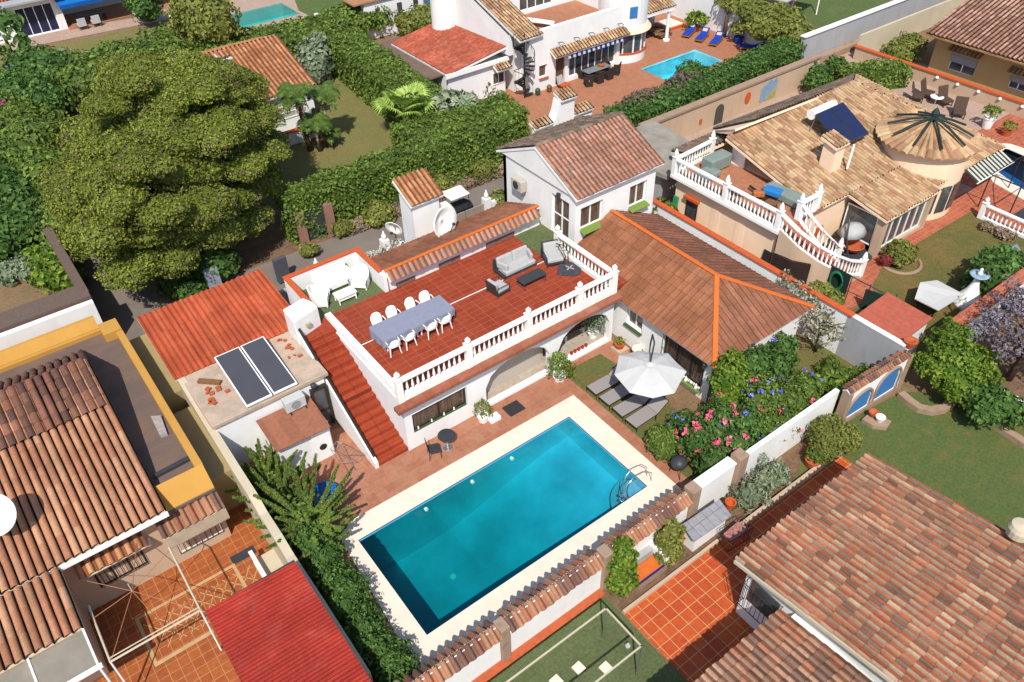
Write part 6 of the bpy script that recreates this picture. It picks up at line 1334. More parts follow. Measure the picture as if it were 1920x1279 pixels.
# chimney, solar heater
o = MB().box(35.9, 20.3, 3.3, 36.7, 21.1, 4.9).build('chimney', M['peach'], ph); roof('chimney_cap', (35.75, 20.15, 5.0), (1.1, 0, 0), (0, 1.1, .3), [M['rt_peach'], M['peach']], o, .26, .4)
sh_ = thing('solar_heater', 'dark blue solar panels with white water tank on the peach roof', 'solar panel', (39, 22, 4))
for a, b in ((37.55, 38.75), (38.8, 40.0)): 
    o = MB().slab([(a, 21.0, 4.2), (b, 21.0, 4.2), (b, 23.0, 5.3), (a, 23.0, 5.3)], .08).build('panel_frame', M['greymetal'], sh_)
    MB().slab([(a+.04, 21.04, 4.235), (b-.04, 21.04, 4.235), (b-.04, 22.96, 5.31), (a+.04, 22.96, 5.31)], .02).build('absorber', plain('navy_collector', C(40, 50, 92), .25, .05, spec=.5), o)
MB().tube([(37.6, 23.3, 5.15), (39.6, 23.3, 5.15)], .28, 18).build('tank', M['whitepaint'], sh_)
for x in (37.7, 39.8): MB().tube([(x, 23.0, 5.2), (x, 23.2, 4.15)], .03, 5).build('leg', M['steel'], sh_)
MB().tube([(36.9, 20.0, 3.5), (36.95, 20.0, 4.9)], .06, 6).build('vent_pipe', M['whitepaint'], None, label='white upright vent pipe beside the chimney on the peach roof', cat='pipe')
# balcony
mb = MB(); mb.box(30.3, 19.0, 0, 33.49, 25.9, 2.85); mb.build('balcony_block', M['peach'], ph); MB().box(30.0, 18.8, 2.85, 33.5, 26.1, 3.0).build('balcony_slab', M['tcpatio'], ph); MB().box(29.93, 18.8, 2.82, 29.999, 26.1, 2.98).build('slab_edge', M['whitepaint'], ph)
for y0, y1 in ((22.3, 23.6), (20.6, 22.0)): MB().lathe([(.5, 0), (.5, 2.8)], (30.4, (y0+y1)/2, 0), 16, .25, 1.3).build('pilaster', M['peach'], ph)
window(ph, (30.3, 25.0), (30.3, 24.2), .8, 1.9, M, -.03, 1, fr=M['darkframe']); MB().box(30.05, 24.1, 1.95, 30.35, 25.1, 2.1).build('window_hood', M['orangepaint'], ph)
MB().box(33.4, 24.0, 3.0, 33.48, 24.9, 4.0).build('terrace_door', M['whitepaint'], ph)
balustrade('white balustrade with cone finials along the long side of the peach balcony', [(30.1, 26.0), (30.1, 18.95)], 3.0, .95, .24, [0, 3.6, 7.0], curb=.1, finial='cone', mat=M['whitepaint'])
balustrade('white balustrade at the grey slab end of the peach balcony', [(30.3, 26.0), (33.2, 26.2)], 3.0, .95, .24, [2.9], curb=.1, finial='cone', mat=M['whitepaint'])
balustrade('short white balustrade beside the corner sofa at the eave of the peach balcony', [(31.6, 18.95), (33.0, 18.95)], 3.0, .95, .24, [0, 1.4], curb=.1, finial='cone', mat=M['whitepaint'])
op = [(30.1, 18.9), (30.3, 17.9), (30.9, 17.0), (31.8, 16.45), (32.8, 16.2), (33.9, 16.1)]; oz = [3.0, 2.45, 1.8, 1.15, .55, .05]; ip = [(31.6, 18.9), (31.8, 18.3), (32.2, 17.8), (32.8, 17.5), (33.4, 17.4), (33.9, 17.4)]
balustrade('curved white outer balustrade descending the peach garden stair', op, 3.0, .95, .26, [5.4], curb=.12, zs=oz, finial='cone', mat=M['whitepaint'])
balustrade('curved white inner balustrade descending the peach garden stair', ip, 3.0, .95, .26, [2.75], curb=.12, zs=oz, finial='cone', mat=M['whitepaint'])
st = thing('garden_stair', 'curved red tiled stair with peach side wall below the balcony', 'stair', (32, 17.5, 0))
mb = MB(); sw = MB(); ns = 18
def along(path, zs_, t):
    k_ = t*(len(path)-1); i = min(int(k_), len(path)-2); f = k_-i; return Vector((*path[i], 0)).lerp(Vector((*path[i+1], 0)), f), zs_[i]+(zs_[i+1]-zs_[i])*f
for i in range(ns):
    a, z = along(op, oz, i/ns); b, _ = along(op, oz, (i+1)/ns); c2, _ = along(ip, oz, (i+1)/ns); d2, _ = along(ip, oz, i/ns); mb.prism([a[:2], b[:2], c2[:2], d2[:2]], 0, max(.05, z-.06))
mb.build('steps', M['redpath'], st)
for i in range(ns):
    a, z = along(op, oz, i/ns); b, z2 = along(op, oz, (i+1)/ns); q = len(sw.v); sw.v += [(a.x-.1, a.y-.12, 0), (b.x-.1, b.y-.12, 0), (b.x-.1, b.y-.12, z2+.1), (a.x-.1, a.y-.12, z+.1), (a.x+.02, a.y, z+.1), (b.x+.02, b.y, z2+.1)]; sw.face([q, q+1, q+2, q+3]); sw.face([q+3, q+2, q+5, q+4])
sw.build('side_wall', M['peachpale'], st)
dw = MB(); dw.prism([(29.93, 18.75), (30.02, 17.75), (30.5, 16.95), (30.62, 17.05), (30.16, 17.8), (30.06, 18.75)], .02, 1.75); dw.build('stair_doorway', plain('painted_opening_shade', C(58, 42, 36), .9, .3), st)  # solid dark panel, its colour stands for the shade inside the opening
gf = thing('garden_float', 'bright green moulded float leaning against the peach wall below the balcony', 'float', (30.2, 25.7, 0)); MB().obox((30.15, 25.7, .9), (.12, .35, 1.6), 0, .06).build('panel', plain('sea_green_plastic', C(60, 170, 110), .5, .2, 6), gf, bevel=.03)
MB().obox((30.2, 19.3, .9), (.06, .5, 1.1), 0, .12).build('folded_chair', M['iron'], None, label='black folded chair leaning on the peach wall at the stair head', cat='chair', bevel=.02)
# balcony furniture
for loc, lab_, s in (((32.3, 25.0, 3.0), 'pale green covered sofa on the peach balcony corner', (1.6, .8, .75)), ((31.2, 24.6, 3.0), 'low pale green covered table on the peach balcony', (1.2, .9, .35)), ((32.6, 20.6, 3.0), 'grey-green covered lounge seat on the balcony under the eave', (.9, 2.2, .45))):
    o = thing('covered_seat', lab_, 'sofa', loc); cvm = plain('pale_green_cover', C(150, 164, 156), .7, .1, 3); MB().box(loc[0]-s[0]/2, loc[1]-s[1]/2, 3.05, loc[0]+s[0]/2, loc[1]+s[1]/2, 3.05+s[2]).build('cover', cvm, o, bevel=.08)
    for dx in (-1, 1): MB().tube([(loc[0]+dx*s[0]*.42, loc[1], 3.1), (loc[0]+dx*s[0]*.42, loc[1], 3.0)], .04, 6).build('leg', M['iron'], o)
b1 = thing('folded_parasol', 'heap of bright blue cushions and folded parasol on the balcony', 'cushions', (31.9, 20.9, 3.3)); MB().obox((32.1, 21.0, 3.45), (.6, .9, .3), .3).build('blue_cushion', plain('azure_cushion', C(50, 140, 215), .8), b1, bevel=.06); MB().obox((31.5, 21.4, 3.35), (.3, .6, .3), .8).build('striped_cushion', plain('orange_blue_stripe', C(200, 120, 70), .8, .4, 9), b1, bevel=.05); MB().tube([(31.5, 20.4, 3.2), (31.9, 22.3, 3.25)], .07, 6).build('pole', M['darkframe'], b1)
tb_ = thing('balcony_table', 'dark slatted side table tipped beside the blue cushions', 'table', (31.4, 20.5, 3)); MB().obox((31.3, 20.4, 3.4), (.7, .6, .05), .3, .2).build('top', M['wood'], tb_)
for dx in (-.3, .3): MB().tube([(31.3+dx, 20.4, 3.38), (31.3+dx, 20.2, 3.0)], .025, 5).build('leg', M['darkframe'], tb_)
MB().tube([(30.7, 22.6, 3.2), (31.3, 21.6, 3.2)], .08, 8).build('rolled_mat', M['iron'], None, label='black rolled mat lying on the balcony floor', cat='mat')
# hose, green screen, swing seat, bbq
hs = thing('garden_hose', 'coiled bright green hose on a dark green screen at the stair foot', 'hose', (31.6, 15.8, 1)); 
mb = MB()
for i in range(4):
    mb.tube([(31.35+.03*i, 15.9+.33*math.cos(t)+.03*i, 1.0+.5*math.sin(t)) for t in [2*PI*j/20 for j in range(21)]], .035, 6)
mb.build('coil', plain('bright_green_hose', C(30, 140, 100), .4), hs)
gs = thing('green_screen', 'dark green mesh screen fence between stair foot and red shed', 'screen fence', (31.6, 15, 0)); mesh_m = plain('dark_green_mesh', C(34, 58, 50), .9, .2, 30)
MB().obox((31.55, 15.9, .85), (.04, 1.1, 1.5)).build('panel', mesh_m, gs); MB().obox((31.9, 13.9, .6), (.04, 1.3, 1.2), .3).build('panel', mesh_m, gs); MB().tube([(31.5, 16.4, 1.6), (31.7, 15.0, 1.45), (32.1, 13.2, 1.2)], .03, 6).build('top_rail', M['greymetal'], gs)
for y, x in ((16.4, 31.5), (15.3, 31.6), (14.4, 31.8), (13.2, 32.1)): MB().tube([(x, y, 0), (x, y, 1.5)], .025, 5).build('post', M['greymetal'], gs)
hm = thing('hanging_chair', 'arched garden swing seat with white canopy and dark base beside the stair', 'swing seat', (35.0, 17.6, 0))
MB().lathe([(.9, .0), (1.0, .08), (.9, .14)], (35.3, 17.5, 0), 20).build('base', M['greymetal'], hm); MB().tube([(34.5, 17.2, .1), (34.4, 17.6, 1.4), (34.9, 18.0, 2.1), (35.6, 18.2, 1.9)], .05, 7).build('arch', M['greymetal'], hm)
MB().lathe([(.05, 1.5), (.5, 1.35), (.85, 1.0)], (35.4, 17.9, .2), 12, 1.1, .8).build('canopy', M['cushion'], hm, smooth=True); MB().lathe([(.0, .35), (.45, .38), (.6, .6), (.55, .62), (.4, .45), (0, .45)], (35.3, 17.6, 0), 14).build('seat', M['pot'], hm)
sw_ = thing('wall_table', 'small square dark table against the peach wall by the stair', 'table', (33.9, 18.4, 0)); MB().obox((33.8, 18.2, .7), (.7, .7, .05), .1).build('top', M['darkframe'], sw_)
for dx, dy in ((-.3, -.3), (.3, -.3), (.3, .3), (-.3, .3)): MB().tube([(33.8+dx, 18.2+dy, .7), (33.8+dx, 18.2+dy, 0)], .025, 5).build('leg', M['darkframe'], sw_)
MB().box(33.6, 18.98, .9, 34.3, 19.09, 1.5).build('wall_screen', M['orangepaint'], None, label='reddish slatted vent on the peach wall by the sunroom', cat='vent')
# striped awning, frame, balustrade right
sa = thing('striped_awning', 'cream and dark striped awning at the edge of the peach tiled roof', 'awning', (45, 16.4, 2.6))
for i in range(22):
    x = 43.5+i*.17; MB().slab([(x, 15.9, 2.1), (x+.166, 15.9, 2.1), (x+.166, 16.8, 2.5), (x, 16.8, 2.5)], .02).build('stripe', plain('cream_awning', C(226, 222, 206), .9) if i % 2 else plain('dark_awning', C(60, 74, 70), .9), sa)
MB().tube([(43.4, 15.88, 2.08), (47.3, 15.88, 2.08)], .03, 6).build('front_bar', M['whitepaint'], sa)
pf = thing('garden_gazebo_frame', 'black iron gazebo frame standing by the blue pool', 'gazebo frame', (46.4, 15, 0))
a_, b_, c_, d_ = (44.9, 14.2), (48.2, 14.2), (48.2, 15.9), (44.9, 15.9)
for p, q in ((a_, b_), (b_, c_), (c_, d_), (d_, a_)): MB().tube([(*p, 2.1), (*q, 2.1)], .035, 6).build('beam', M['iron'], pf)
for p in (a_, b_, c_, d_): MB().tube([(*p, 0), (*p, 2.1)], .035, 6).build('post', M['iron'], pf)
MB().tube([(*a_, 2.1), (46.5, 15, 2.6), (*c_, 2.1)], .03, 5).build('roof_bar', M['iron'], pf)
balustrade('white balustrade between the brick path and the dry lawn at the right edge', [(43.85, 15.2), (43.75, 10.5)], .05, .9, .26, [0], curb=.16, mat=M['whitepaint'])
for x, y in ((46.5, 13.2), (47.5, 12.6)): pass
# sail, fountain, red shed roof, strip
MB().slab([(33.25, 11.6, .95), (35.6, 11.6, .75), (35.5, 13.0, .85), (34.4, 13.3, 1.05), (33.2, 12.8, .95)], .05).build('table_cover', plain('white_canvas', C(226, 226, 222), .9, .03), None, label='white canvas cover over a low table beside the fountain', cat='cover')
lt_ = thing('low_table', 'dark low table hidden beneath the white canvas cover', 'table', (34.4, 12.3, 0)); MB().box(33.5, 11.8, .5, 35.3, 12.8, .7).build('top', M['darkframe'], lt_)
for x in (33.6, 35.2):
    for y in (11.9, 12.7): MB().tube([(x, y, .5), (x, y, 0)], .05, 6).build('leg', M['darkframe'], lt_)
fo = thing('garden_fountain', 'white tiered garden fountain with pale blue bowl beside the wall', 'fountain', (36.3, 11.4, 0))
MB().lathe([(.75, 0), (.72, .2), (.5, .5), (.28, .9), (.16, 1.3), (.14, 1.6)], (36.1, 11.5, 0), 20).build('pedestal', M['whitepaint'], fo, smooth=True); MB().lathe([(.1, 1.6), (.42, 1.75), (.45, 1.8), (.3, 1.74), (0, 1.72)], (36.1, 11.5, 0), 20).build('bowl', plain('pale_blue_glaze', C(180, 205, 225), .3, .15, 6), fo, smooth=True); MB().lathe([(.1, 1.75), (.12, 1.9), (.05, 2.0), (.08, 2.1), (0, 2.18)], (36.1, 11.5, 0), 10).build('finial', M['whitepaint'], fo, smooth=True)
MB().box(34.6, 10.7, 0, 35.6, 11.2, .4).build('stone_block', plain('pale_rubble', C(180, 170, 155), .95, .3, 8, bump=.6), None, label='rough pale stone block between cover and fountain', cat='stone')
rs = thing('red_roof_shed', 'low shed with smooth faded red roof behind the blue arched wall', 'shed', (29.5, 12, 0))
MB().slab([(28.4, 10.8, 2.1), (30.7, 10.8, 2.3), (30.8, 13.1, 2.3), (28.4, 13.1, 2.1)], .08).build('roof', tiles('red_painted_roof', .11, 3, (C(206, 108, 84), C(198, 100, 78)), C(180, 88, 70), .012, stain=.4, staincol=C(214, 130, 104)), rs); MB().box(28.6, 10.9, 0, 30.6, 13.0, 2.0).build('wall', M['white'], rs)
wr = thing('garden_wall', 'long white wall with red tiled top running to the right edge', 'wall', (36, 10.2, 0)); MB().box(31.6, 9.9, 0, 45, 10.2, 1.8).build('wall', M['white'], wr); MB().slab([(31.6, 9.85, 1.84), (45, 9.85, 1.84), (45, 10.45, 1.92), (31.6, 10.45, 1.92)], .05).build('tiled_top', M['redpath'], wr); MB().box(31.6, 10.201, 0, 45, 10.4, 1.78).build('backing', M['peach'], wr)
# curved kerb of the corner lawn
def strip_path(name, pts, w, z, mat, label=None, cat=None):
    mb = MB(); pts = [Vector(p) for p in pts]
    for i, p in enumerate(pts):
        d = (pts[min(i+1, len(pts)-1)]-pts[max(i-1, 0)]).normalized(); n = Vector((-d.y, d.x)); a = p+n*w/2; b = p-n*w/2; mb.v += [(a.x, a.y, 0), (a.x, a.y, z), (b.x, b.y, z), (b.x, b.y, 0)]
    for i in range(len(pts)-1):
        q = i*4
        for e in range(3): mb.face([q+e, q+4+e, q+5+e, q+1+e])
    mb.face([0, 1, 2, 3]); m = len(mb.v); mb.face([m-1, m-2, m-3, m-4]); return mb.build(name, mat, None, label=label, cat=cat)
kp = [S(a, b, .25)[:2] for a, b in ((1690, 735), (1705, 748), (1725, 762), (1748, 767), (1770, 763), (1788, 749), (1800, 743), (1840, 772), (1880, 800), (1935, 835), (2000, 880))]
strip_path('curved_kerb', kp, .35, .25, M['stone'], 'curving pinkish stone kerb around the corner lawn', 'kerb')
kp = [S(a, b, .15)[:2] for a, b in ((1622, 782), (1640, 793), (1655, 795), (1660, 786))]; strip_path('kerb_end', kp, .5, .2, M['stone'], 'short rounded stone step with two pots at the blue arches', 'kerb')
for a, b, m_, l in ((1637, 777, M['pot'], 'terracotta bowl at the foot of the blue arches'), (1650, 786, M['whitepaint'], 'white round bowl at the foot of the blue arches')): p = S(a, b, .3); MB().lathe([(.12, 0), (.2, .2), (.21, .24), (.15, .22), (0, .1)], (p.x, p.y, .2), 14).build('bowl', m_, None, label=l, cat='bowl')
# terracotta pots on arch pier
p = S(1708, 640, 2.5); po = thing('pot_cluster', 'terracotta pot with succulent on top of the arched wall pier', 'potted plant', (p.x, p.y, 2.2)); MB().lathe([(.18, 0), (.28, .3), (.3, .36), (.2, .36), (0, .25)], (p.x, p.y, 2.2), 14).build('pot', M['pot'], po)
# beige house right
bh = thing('beige_house', 'beige house with pinkish ribbed tile roof in the top right corner', 'house', (63, 22, 0))
mb = MB(); wall(mb, (60.3, 28.6), (60.3, 2), 0, 3.0, .3, [(1.4, 3.4, .5, 1.9), (5.9, 7.2, .6, 1.7)]); mb.box(60.61, 28.3, 0, 72, 28.6, 3.0); mb.build('wall', M['beigewall'], bh)
roof('roof', (59.0, 29.0, 3.0), (0, -24, 0), (8.5, 0, 2.3), [M['rt_far'], M['beigewall']], bh, .32, .5, 'barrel', jit=.012)
for y0, y1, z0, z1 in ((27.2, 25.2, .5, 1.9), (22.7, 21.4, .6, 1.7)):
    w = window(bh, (60.3, y0), (60.3, y1), z0, z1, M, .12, 2, gm=M['glass']); MB().box(60.32, y1+.05, z0+(z1-z0)*.45, 60.4, y0-.05, z1-.03).build('roller_shutter', plain('grey_shutter', C(170, 170, 175), .8, .1, 3), w)
    roof('window_canopy', (59.75, y0+.2, z1+.15), (0, -(y0-y1+.4), 0), (.58, 0, .25), [M['rt_peach'], M['beigewall']], bh, .3, .5, 'barrel', th=.05)
ow = thing('orange_capped_wall', 'long pale wall with orange cap and little spotlights below the beige house', 'wall', (58, 22, 0)); MB().box(57.8, 2, 0, 58.05, 33.4, .95).build('wall', M['peachpale'], ow); MB().box(57.72, 2, .95, 58.13, 33.5, 1.03).build('coping', M['orangepaint'], ow)
for i in range(7): MB().lathe([(.06, 0), (.12, .05), (.1, .16), (0, .2)], (57.72, 26.5-i*1.55, .7), 8).build('spotlight', M['whitepaint'], ow)
cwl = thing('cream_wall', 'plain cream wall panel between the grey wall and the beige house', 'wall', (64, 33.5, 0)); MB().box(58.1, 33.3, 0, 74, 33.5, 1.8).build('wall', M['cream'], cwl)
# patio chairs behind the grey roof
wkb = plain('brown_wicker', C(96, 76, 62), .85, .25, 16); c0 = thing('wicker_patio_chair', 'brown wicker chair', 'chair')
MB().box(-.35, -.3, .25, .35, .35, .4).build('seat', wkb, c0, bevel=.04); MB().obox((0, .4, .7), (.7, .1, .75), 0, 0, -.35).build('backrest', wkb, c0, bevel=.04)
for x in (-.3, .3):
    for y in (-.25, .3): MB().tube([(x, y, .25), (x, y, 0)], .03, 5).build('leg', M['darkframe'], c0)
for i, (q, a, l) in enumerate((((1722, 182), .5, 'brown wicker chair beside the box hedge on the pink paving'), ((1740, 176), .2, 'brown wicker recliner left of the white round table'), ((1773, 190), -.3, 'brown wicker recliner right of the white round table'), ((1798, 212), -1.0, 'low brown wicker lounger nearest the white urn'))):
    o = c0 if i == 0 else copy_tree(c0); p = S(*q, .3); place(o, (p.x, p.y, .01), a, l, scale=1.15, group='brown wicker seats on the pink paving')
t_ = thing('round_table', 'small white round table between two brown wicker recliners', 'table', tuple(S(1757, 182, .01))); p = S(1757, 182, .5); MB().lathe([(0, .5), (.45, .5), (.45, .54), (0, .55)], (p.x, p.y, 0), 18).build('top', M['whitepaint'], t_); MB().tube([(p.x, p.y, .5), (p.x, p.y, .01)], .04, 6).build('leg', M['whitepaint'], t_)

# ------------------------------------------------------------------ top left house
tl = thing('blue_awning_house', 'long white house with bright blue awnings at the top left', 'house', (8, 84, 0))
mb = MB(); wall(mb, (-12, 81.3), (11.3, 81.3), 0, 3.0, .3, [(14.7+5.0, 14.7+8.0, .05, 2.4)]); mb.box(11.0, 81.601, 0, 11.3, 86, 3.0); mb.box(11.3, 85, 0, 24, 85.3, 3.2); mb.build('wall', M['white'], tl)
w = window(tl, (7.7, 81.3), (10.7, 81.3), .05, 2.4, M, .15, 4, gm=plain('dark_blue_glass', C(24, 40, 80), .1, spec=.6), name='patio_window')
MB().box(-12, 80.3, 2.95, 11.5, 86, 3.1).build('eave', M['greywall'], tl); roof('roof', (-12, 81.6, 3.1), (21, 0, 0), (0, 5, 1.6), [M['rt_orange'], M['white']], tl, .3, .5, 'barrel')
for x0, x1, l in ((11.2, 16.8, 0), (17.2, 22.5, 1)):
    pass
MB().slab([(11.0, 79.8, 2.35), (17.0, 79.8, 2.35), (17.0, 84.5, 3.2), (11.0, 84.5, 3.2)], .04).build('awning', plain('bright_blue_awning', C(0, 120, 205), .8), tl); MB().slab([(11.0, 79.78, 2.1), (17.0, 79.78, 2.1), (17.0, 79.82, 2.4), (11.0, 79.82, 2.4)], .05).build('awning_valance', plain('deep_blue_valance', C(0, 90, 170), .8), tl)
MB().slab([(17.2, 80.5, 2.4), (22.3, 80.5, 2.4), (22.3, 84.5, 3.1), (17.2, 84.5, 3.1)], .04).build('awning', plain('bright_blue_awning', C(0, 120, 205), .8), tl)
for x in (17.1, 22.4): MB().box(x-.2, 80.6, 0, x+.2, 81.0, 2.6).build('pillar', M['white'], tl)
MB().box(11.3, 80.8, .02, 22.4, 85, .1).build('porch_floor', M['tcpatio'], tl)
tb3 = thing('garden_table', 'dark garden table with pale cushioned chairs under the blue awning', 'table', (13.2, 81, .1)); MB().box(12.2, 80.9, .75, 14.8, 82, .82).build('tabletop', M['greymetal'], tb3)
for x in (12.4, 14.6): MB().box(x-.05, 81, .1, x+.05, 81.9, .75).build('leg', M['iron'], tb3)
cc0 = thing('dining_chair', 'pale chair', 'chair'); MB().box(-.35, -.35, .3, .35, .35, .5).build('seat', M['cushion'], cc0, bevel=.04); MB().box(-.35, -.42, .3, .35, -.34, 1.0).build('backrest', M['cushion'], cc0, bevel=.03)
for x in (-.3, .3):
    for y in (-.3, .3): MB().tube([(x, y, .3), (x, y, 0)], .04, 5).build('leg', M['wood'], cc0)
for i, x in enumerate((12.3, 13.5)):
    o = cc0 if i == 0 else copy_tree(cc0); place(o, (x, 80.3, .03), 0, ['pale cushioned chair beside the white pillar wall under the blue awning', 'pale cushioned chair away from the pillar wall under the blue awning'][i], group='pale chairs under the blue awning')
MB().box(22.5, 79, 0, 26, 86, .3).build('garden_terrace', M['stone'], None, label='stone edged raised bed beside the blue awning house', cat='raised bed')
ps_ = thing('white_screen', 'white garden gate leaning at the end of the far path', 'gate', tuple(S(330, 45, 0))); p = S(330, 40, .5); MB().obox((p.x, p.y, .6), (.9, .06, 1.2), -.5).build('leaf', M['whitepaint'], ps_)
# far white villa behind the hedge
fv = thing('far_villa', 'white villa wall with brown roof and planters behind the hedge', 'house', (33, 62, 0)); MB().box(30.5, 61.5, 0, 40, 62, 3.0).build('wall', M['white'], fv); MB().box(29.5, 61.3, 3.0, 38, 66, 3.12).build('roof', plain('brown_flat_roof', C(196, 142, 100), .9), fv); MB().box(28.0, 58, 0, 28.3, 66, 1.6).build('side_wall', M['white'], fv)
for i, x in enumerate((31.5, 33.6, 35.2)): MB().box(x, 61.44, 1.6, x+.45, 61.5, 2.4).build('window', M['glass'], fv)
MB().box(36.2, 61.43, 1.6, 37.6, 61.5, 2.5).build('window', M['blueglass'], fv)
# far terrace top right: parasol poles
tp = thing('white_canopy_poles', 'white garden canopy on slanted poles at the top edge', 'canopy', tuple(S(1520, 10, 0)))
for a, b, c3 in ((1480, 38, 1488), (1530, 28, 1542)): p = S(a, b, 0); q = S(c3, -20, 2.6); MB().tube([tuple(p), (p.x+.6, p.y+.4, 2.6)], .05, 6).build('pole', M['whitepaint'], tp)
p = S(1505, 0, 2.7); MB().obox((p.x+1.5, p.y+3, 2.75), (7, 4, .08), .2).build('canopy', M['cushion'], tp)
# ------------------------------------------------------------------ trees, hedges, shrubs
def trunk(parent, x, y, h, r, limbs=5, spread=.5, z0=0):
    mb = MB(); rd = random.Random(int(x*10)); top = (x+rd.uniform(-.1, .1)*h, y+rd.uniform(-.1, .1)*h, z0+h)
    mb.tube([(x, y, z0), ((x+top[0])/2, (y+top[1])/2, z0+h*.5), top], [r, r*.75, r*.3], 8)
    for i in range(limbs):
        a = rd.uniform(0, 2*PI); t = rd.uniform(.35, .8); b = Vector((x, y, z0)).lerp(Vector(top), t); e = b+Vector((math.cos(a), math.sin(a), rd.uniform(.5, 1.1)))*h*spread*.5
        mb.tube([tuple(b), tuple((b+e)/2+Vector((0, 0, .05*h))), tuple(e)], [r*.45, r*.28, r*.1], 6)
    return mb.build('trunk', M['bark'], parent, smooth=True)
# big umbrella pine
pine = thing('umbrella_pine', 'huge rounded yellow-green umbrella pine above the road', 'tree', (9, 42, 0)); rg_ = np.random.default_rng(11)
L = []
NP = 84; e1 = np.array((.807, -.59)); e2 = np.array((.59, .807))
for i in range(NP):
    t = (i+.5)/NP; z = 1-1.5*t; a = i*2.399963; rr = math.sqrt(max(0, 1-z*z)) if z > -.1 else 1.0+.15*z
    j = rg_.uniform(.84, 1.12)*(1+.07*math.sin(3*a+1)*rr); u = rr*math.cos(a)*4.0*j; v = rr*math.sin(a)*7.1*j; q = np.array((8.55, 41.5))+e1*u+e2*v; s_ = rg_.uniform(.95, 1.8)
    L.append((q[0], q[1], 4.7+z*4.9*j, s_, s_*rg_.uniform(.85, 1.1), s_*rg_.uniform(.42, .62)))
    for _ in range(2): L.append((q[0]+rg_.uniform(-.7, .7)*s_, q[1]+rg_.uniform(-.7, .7)*s_, 4.7+z*4.9*j+rg_.uniform(-.2, .3), s_*.5, s_*.5, s_*.33))
for u, v, z, r_ in ((0, 0, 4.6, 3.2), (0, 2.6, 4.4, 3.0), (0, -2.6, 4.2, 3.0), (0, 0, 6.8, 2.6), (0, 2.4, 6.2, 2.4), (0, -2.4, 6.2, 2.3), (1.6, 0, 5.4, 2.6), (-1.6, 0, 5.4, 2.6), (0, 4.6, 3.8, 2.2), (0, -4.6, 3.4, 2.3)):
    q = np.array((8.55, 41.5))+e1*u+e2*v; L.append((q[0], q[1], z, r_, r_, r_*.9))
P, N, core = lobes_points(L, 165, -.6, .12)
lob = np.array(L); cl = np.random.default_rng(5).uniform(.05, .95, len(lob)); cc_ = np.zeros(len(P))
for i0 in range(0, len(P), 20000):
    d = ((P[i0:i0+20000, None, :]-lob[None, :, :3])/lob[None, :, 3:]); cc_[i0:i0+20000] = cl[(d**2).sum(2).argmin(1)]
leaves_obj('crown', P, N, .092, M['pine'], pine, core=core, aspect=1.3, clump=np.clip(cc_+RNG.normal(0, .15, len(P)), 0, 1))
P2, N2, _ = lobes_points(L, 10, -.75, .3); leaves_obj('twigs', P2-N2*.22, N2, .09, plain('grey_pine_twigs', C(130, 112, 92), .95, .3, 4), pine, aspect=3)
trunk(pine, 9, 41.5, 7, .4, 8, .7)
# hedges
hedge('clipped_hedge', [(12.4, 37.75), (19.5, 37.85), (27.2, 37.6)], 1.6, 3.0, M['hedge'], .125, 80, label='tall dense clipped hedge along the road in front of the fan palm', cat='hedge')
hedge('clipped_hedge', [(21.6, 40.3), (29.4, 39.8)], 3.5, 2.6, M['hedge'], .125, 80, label='broad hedge mass between the fan palm and the villa patio', cat='hedge')
hedge('clipped_hedge', [(25.3, 43), (25.7, 50), (26.3, 58)], 2.9, 2.8, M['hedge'], .14, 65, label='tall clipped hedge between the cottage lawn and the red annexe', cat='hedge')
hedge('clipped_hedge', [(14, 62.5), (20, 61.5), (27.5, 60.5)], 4.2, 2.7, M['hedge'], .17, 42, label='tall hedge behind the orange roofed cottage', cat='hedge')
hedge('flowering_hedge', [(34.6, 35.2), (44, 35.4), (53.2, 36.0)], 2.2, 1.9, M['dark'], .15, 50, label='leafy dark hedge with pinkish patches between villa pool and peach wall', cat='hedge')
bush('round_shrub', [(44.4, 37.9, .8, 1.3, 1.2, 1.1), (45.4, 37.4, .6, .8, .8, .8)], M['dark'], .14, 60, label='round dark shrub at the near corner of the villa pool', cat='shrub')
bush('purple_shrub', [(37.5, 36.0, 1.7, 2.0, .8, .5), (41.5, 36.2, 1.7, 1.8, .8, .5)], leafmat('mauve_leaves', C(104, 80, 84), C(120, 96, 92), C(96, 104, 64)), .14, 50, core=False, label='mauve tinged shrub growing over the villa hedge', cat='shrub')
bush('climbing_bush', [(52.8, 38.4, 2.2, 1.5, 1.6, 1.2), (54.4, 40.5, 2.4, 1.5, 2.2, .9), (54.6, 43.0, 2.5, 1.4, 1.6, .8), (56.5, 39.5, 1.6, 1.6, 1.8, 1.3), (54.5, 36.6, 1.6, 1.3, 1.2, 1.3), (56.5, 44, 2.2, 1.6, 2, 1.2)], M['olive'], .18, 42, label='sprawling olive climber over the white wall behind the blue loungers', cat='shrub')
hedge('box_hedge', [(52.3, 30.8), (56.4, 28.6)], 2.0, 1.5, M['hedge'], .15, 55, label='smooth clipped box hedge on the pink paving behind the peach roof', cat='hedge')
bush('loose_shrub', [(50.4, 31.4, .8, 1.1, .9, .9), (51.2, 31.9, 1.0, .8, .8, .8), (53.2, 32.0, .9, 1.2, .8, .9)], M['dark'], .15, 55, label='loose dark shrubs left of the smooth box hedge', cat='shrub')
bush('shaded_shrub', [(60.0, 31.0, .6, 1.2, 1.4, .9), (62, 31.5, .6, 1.6, 1.2, .9)], M['olive'], .15, 45, label='shaded shrub beside the corner of the beige house', cat='shrub')
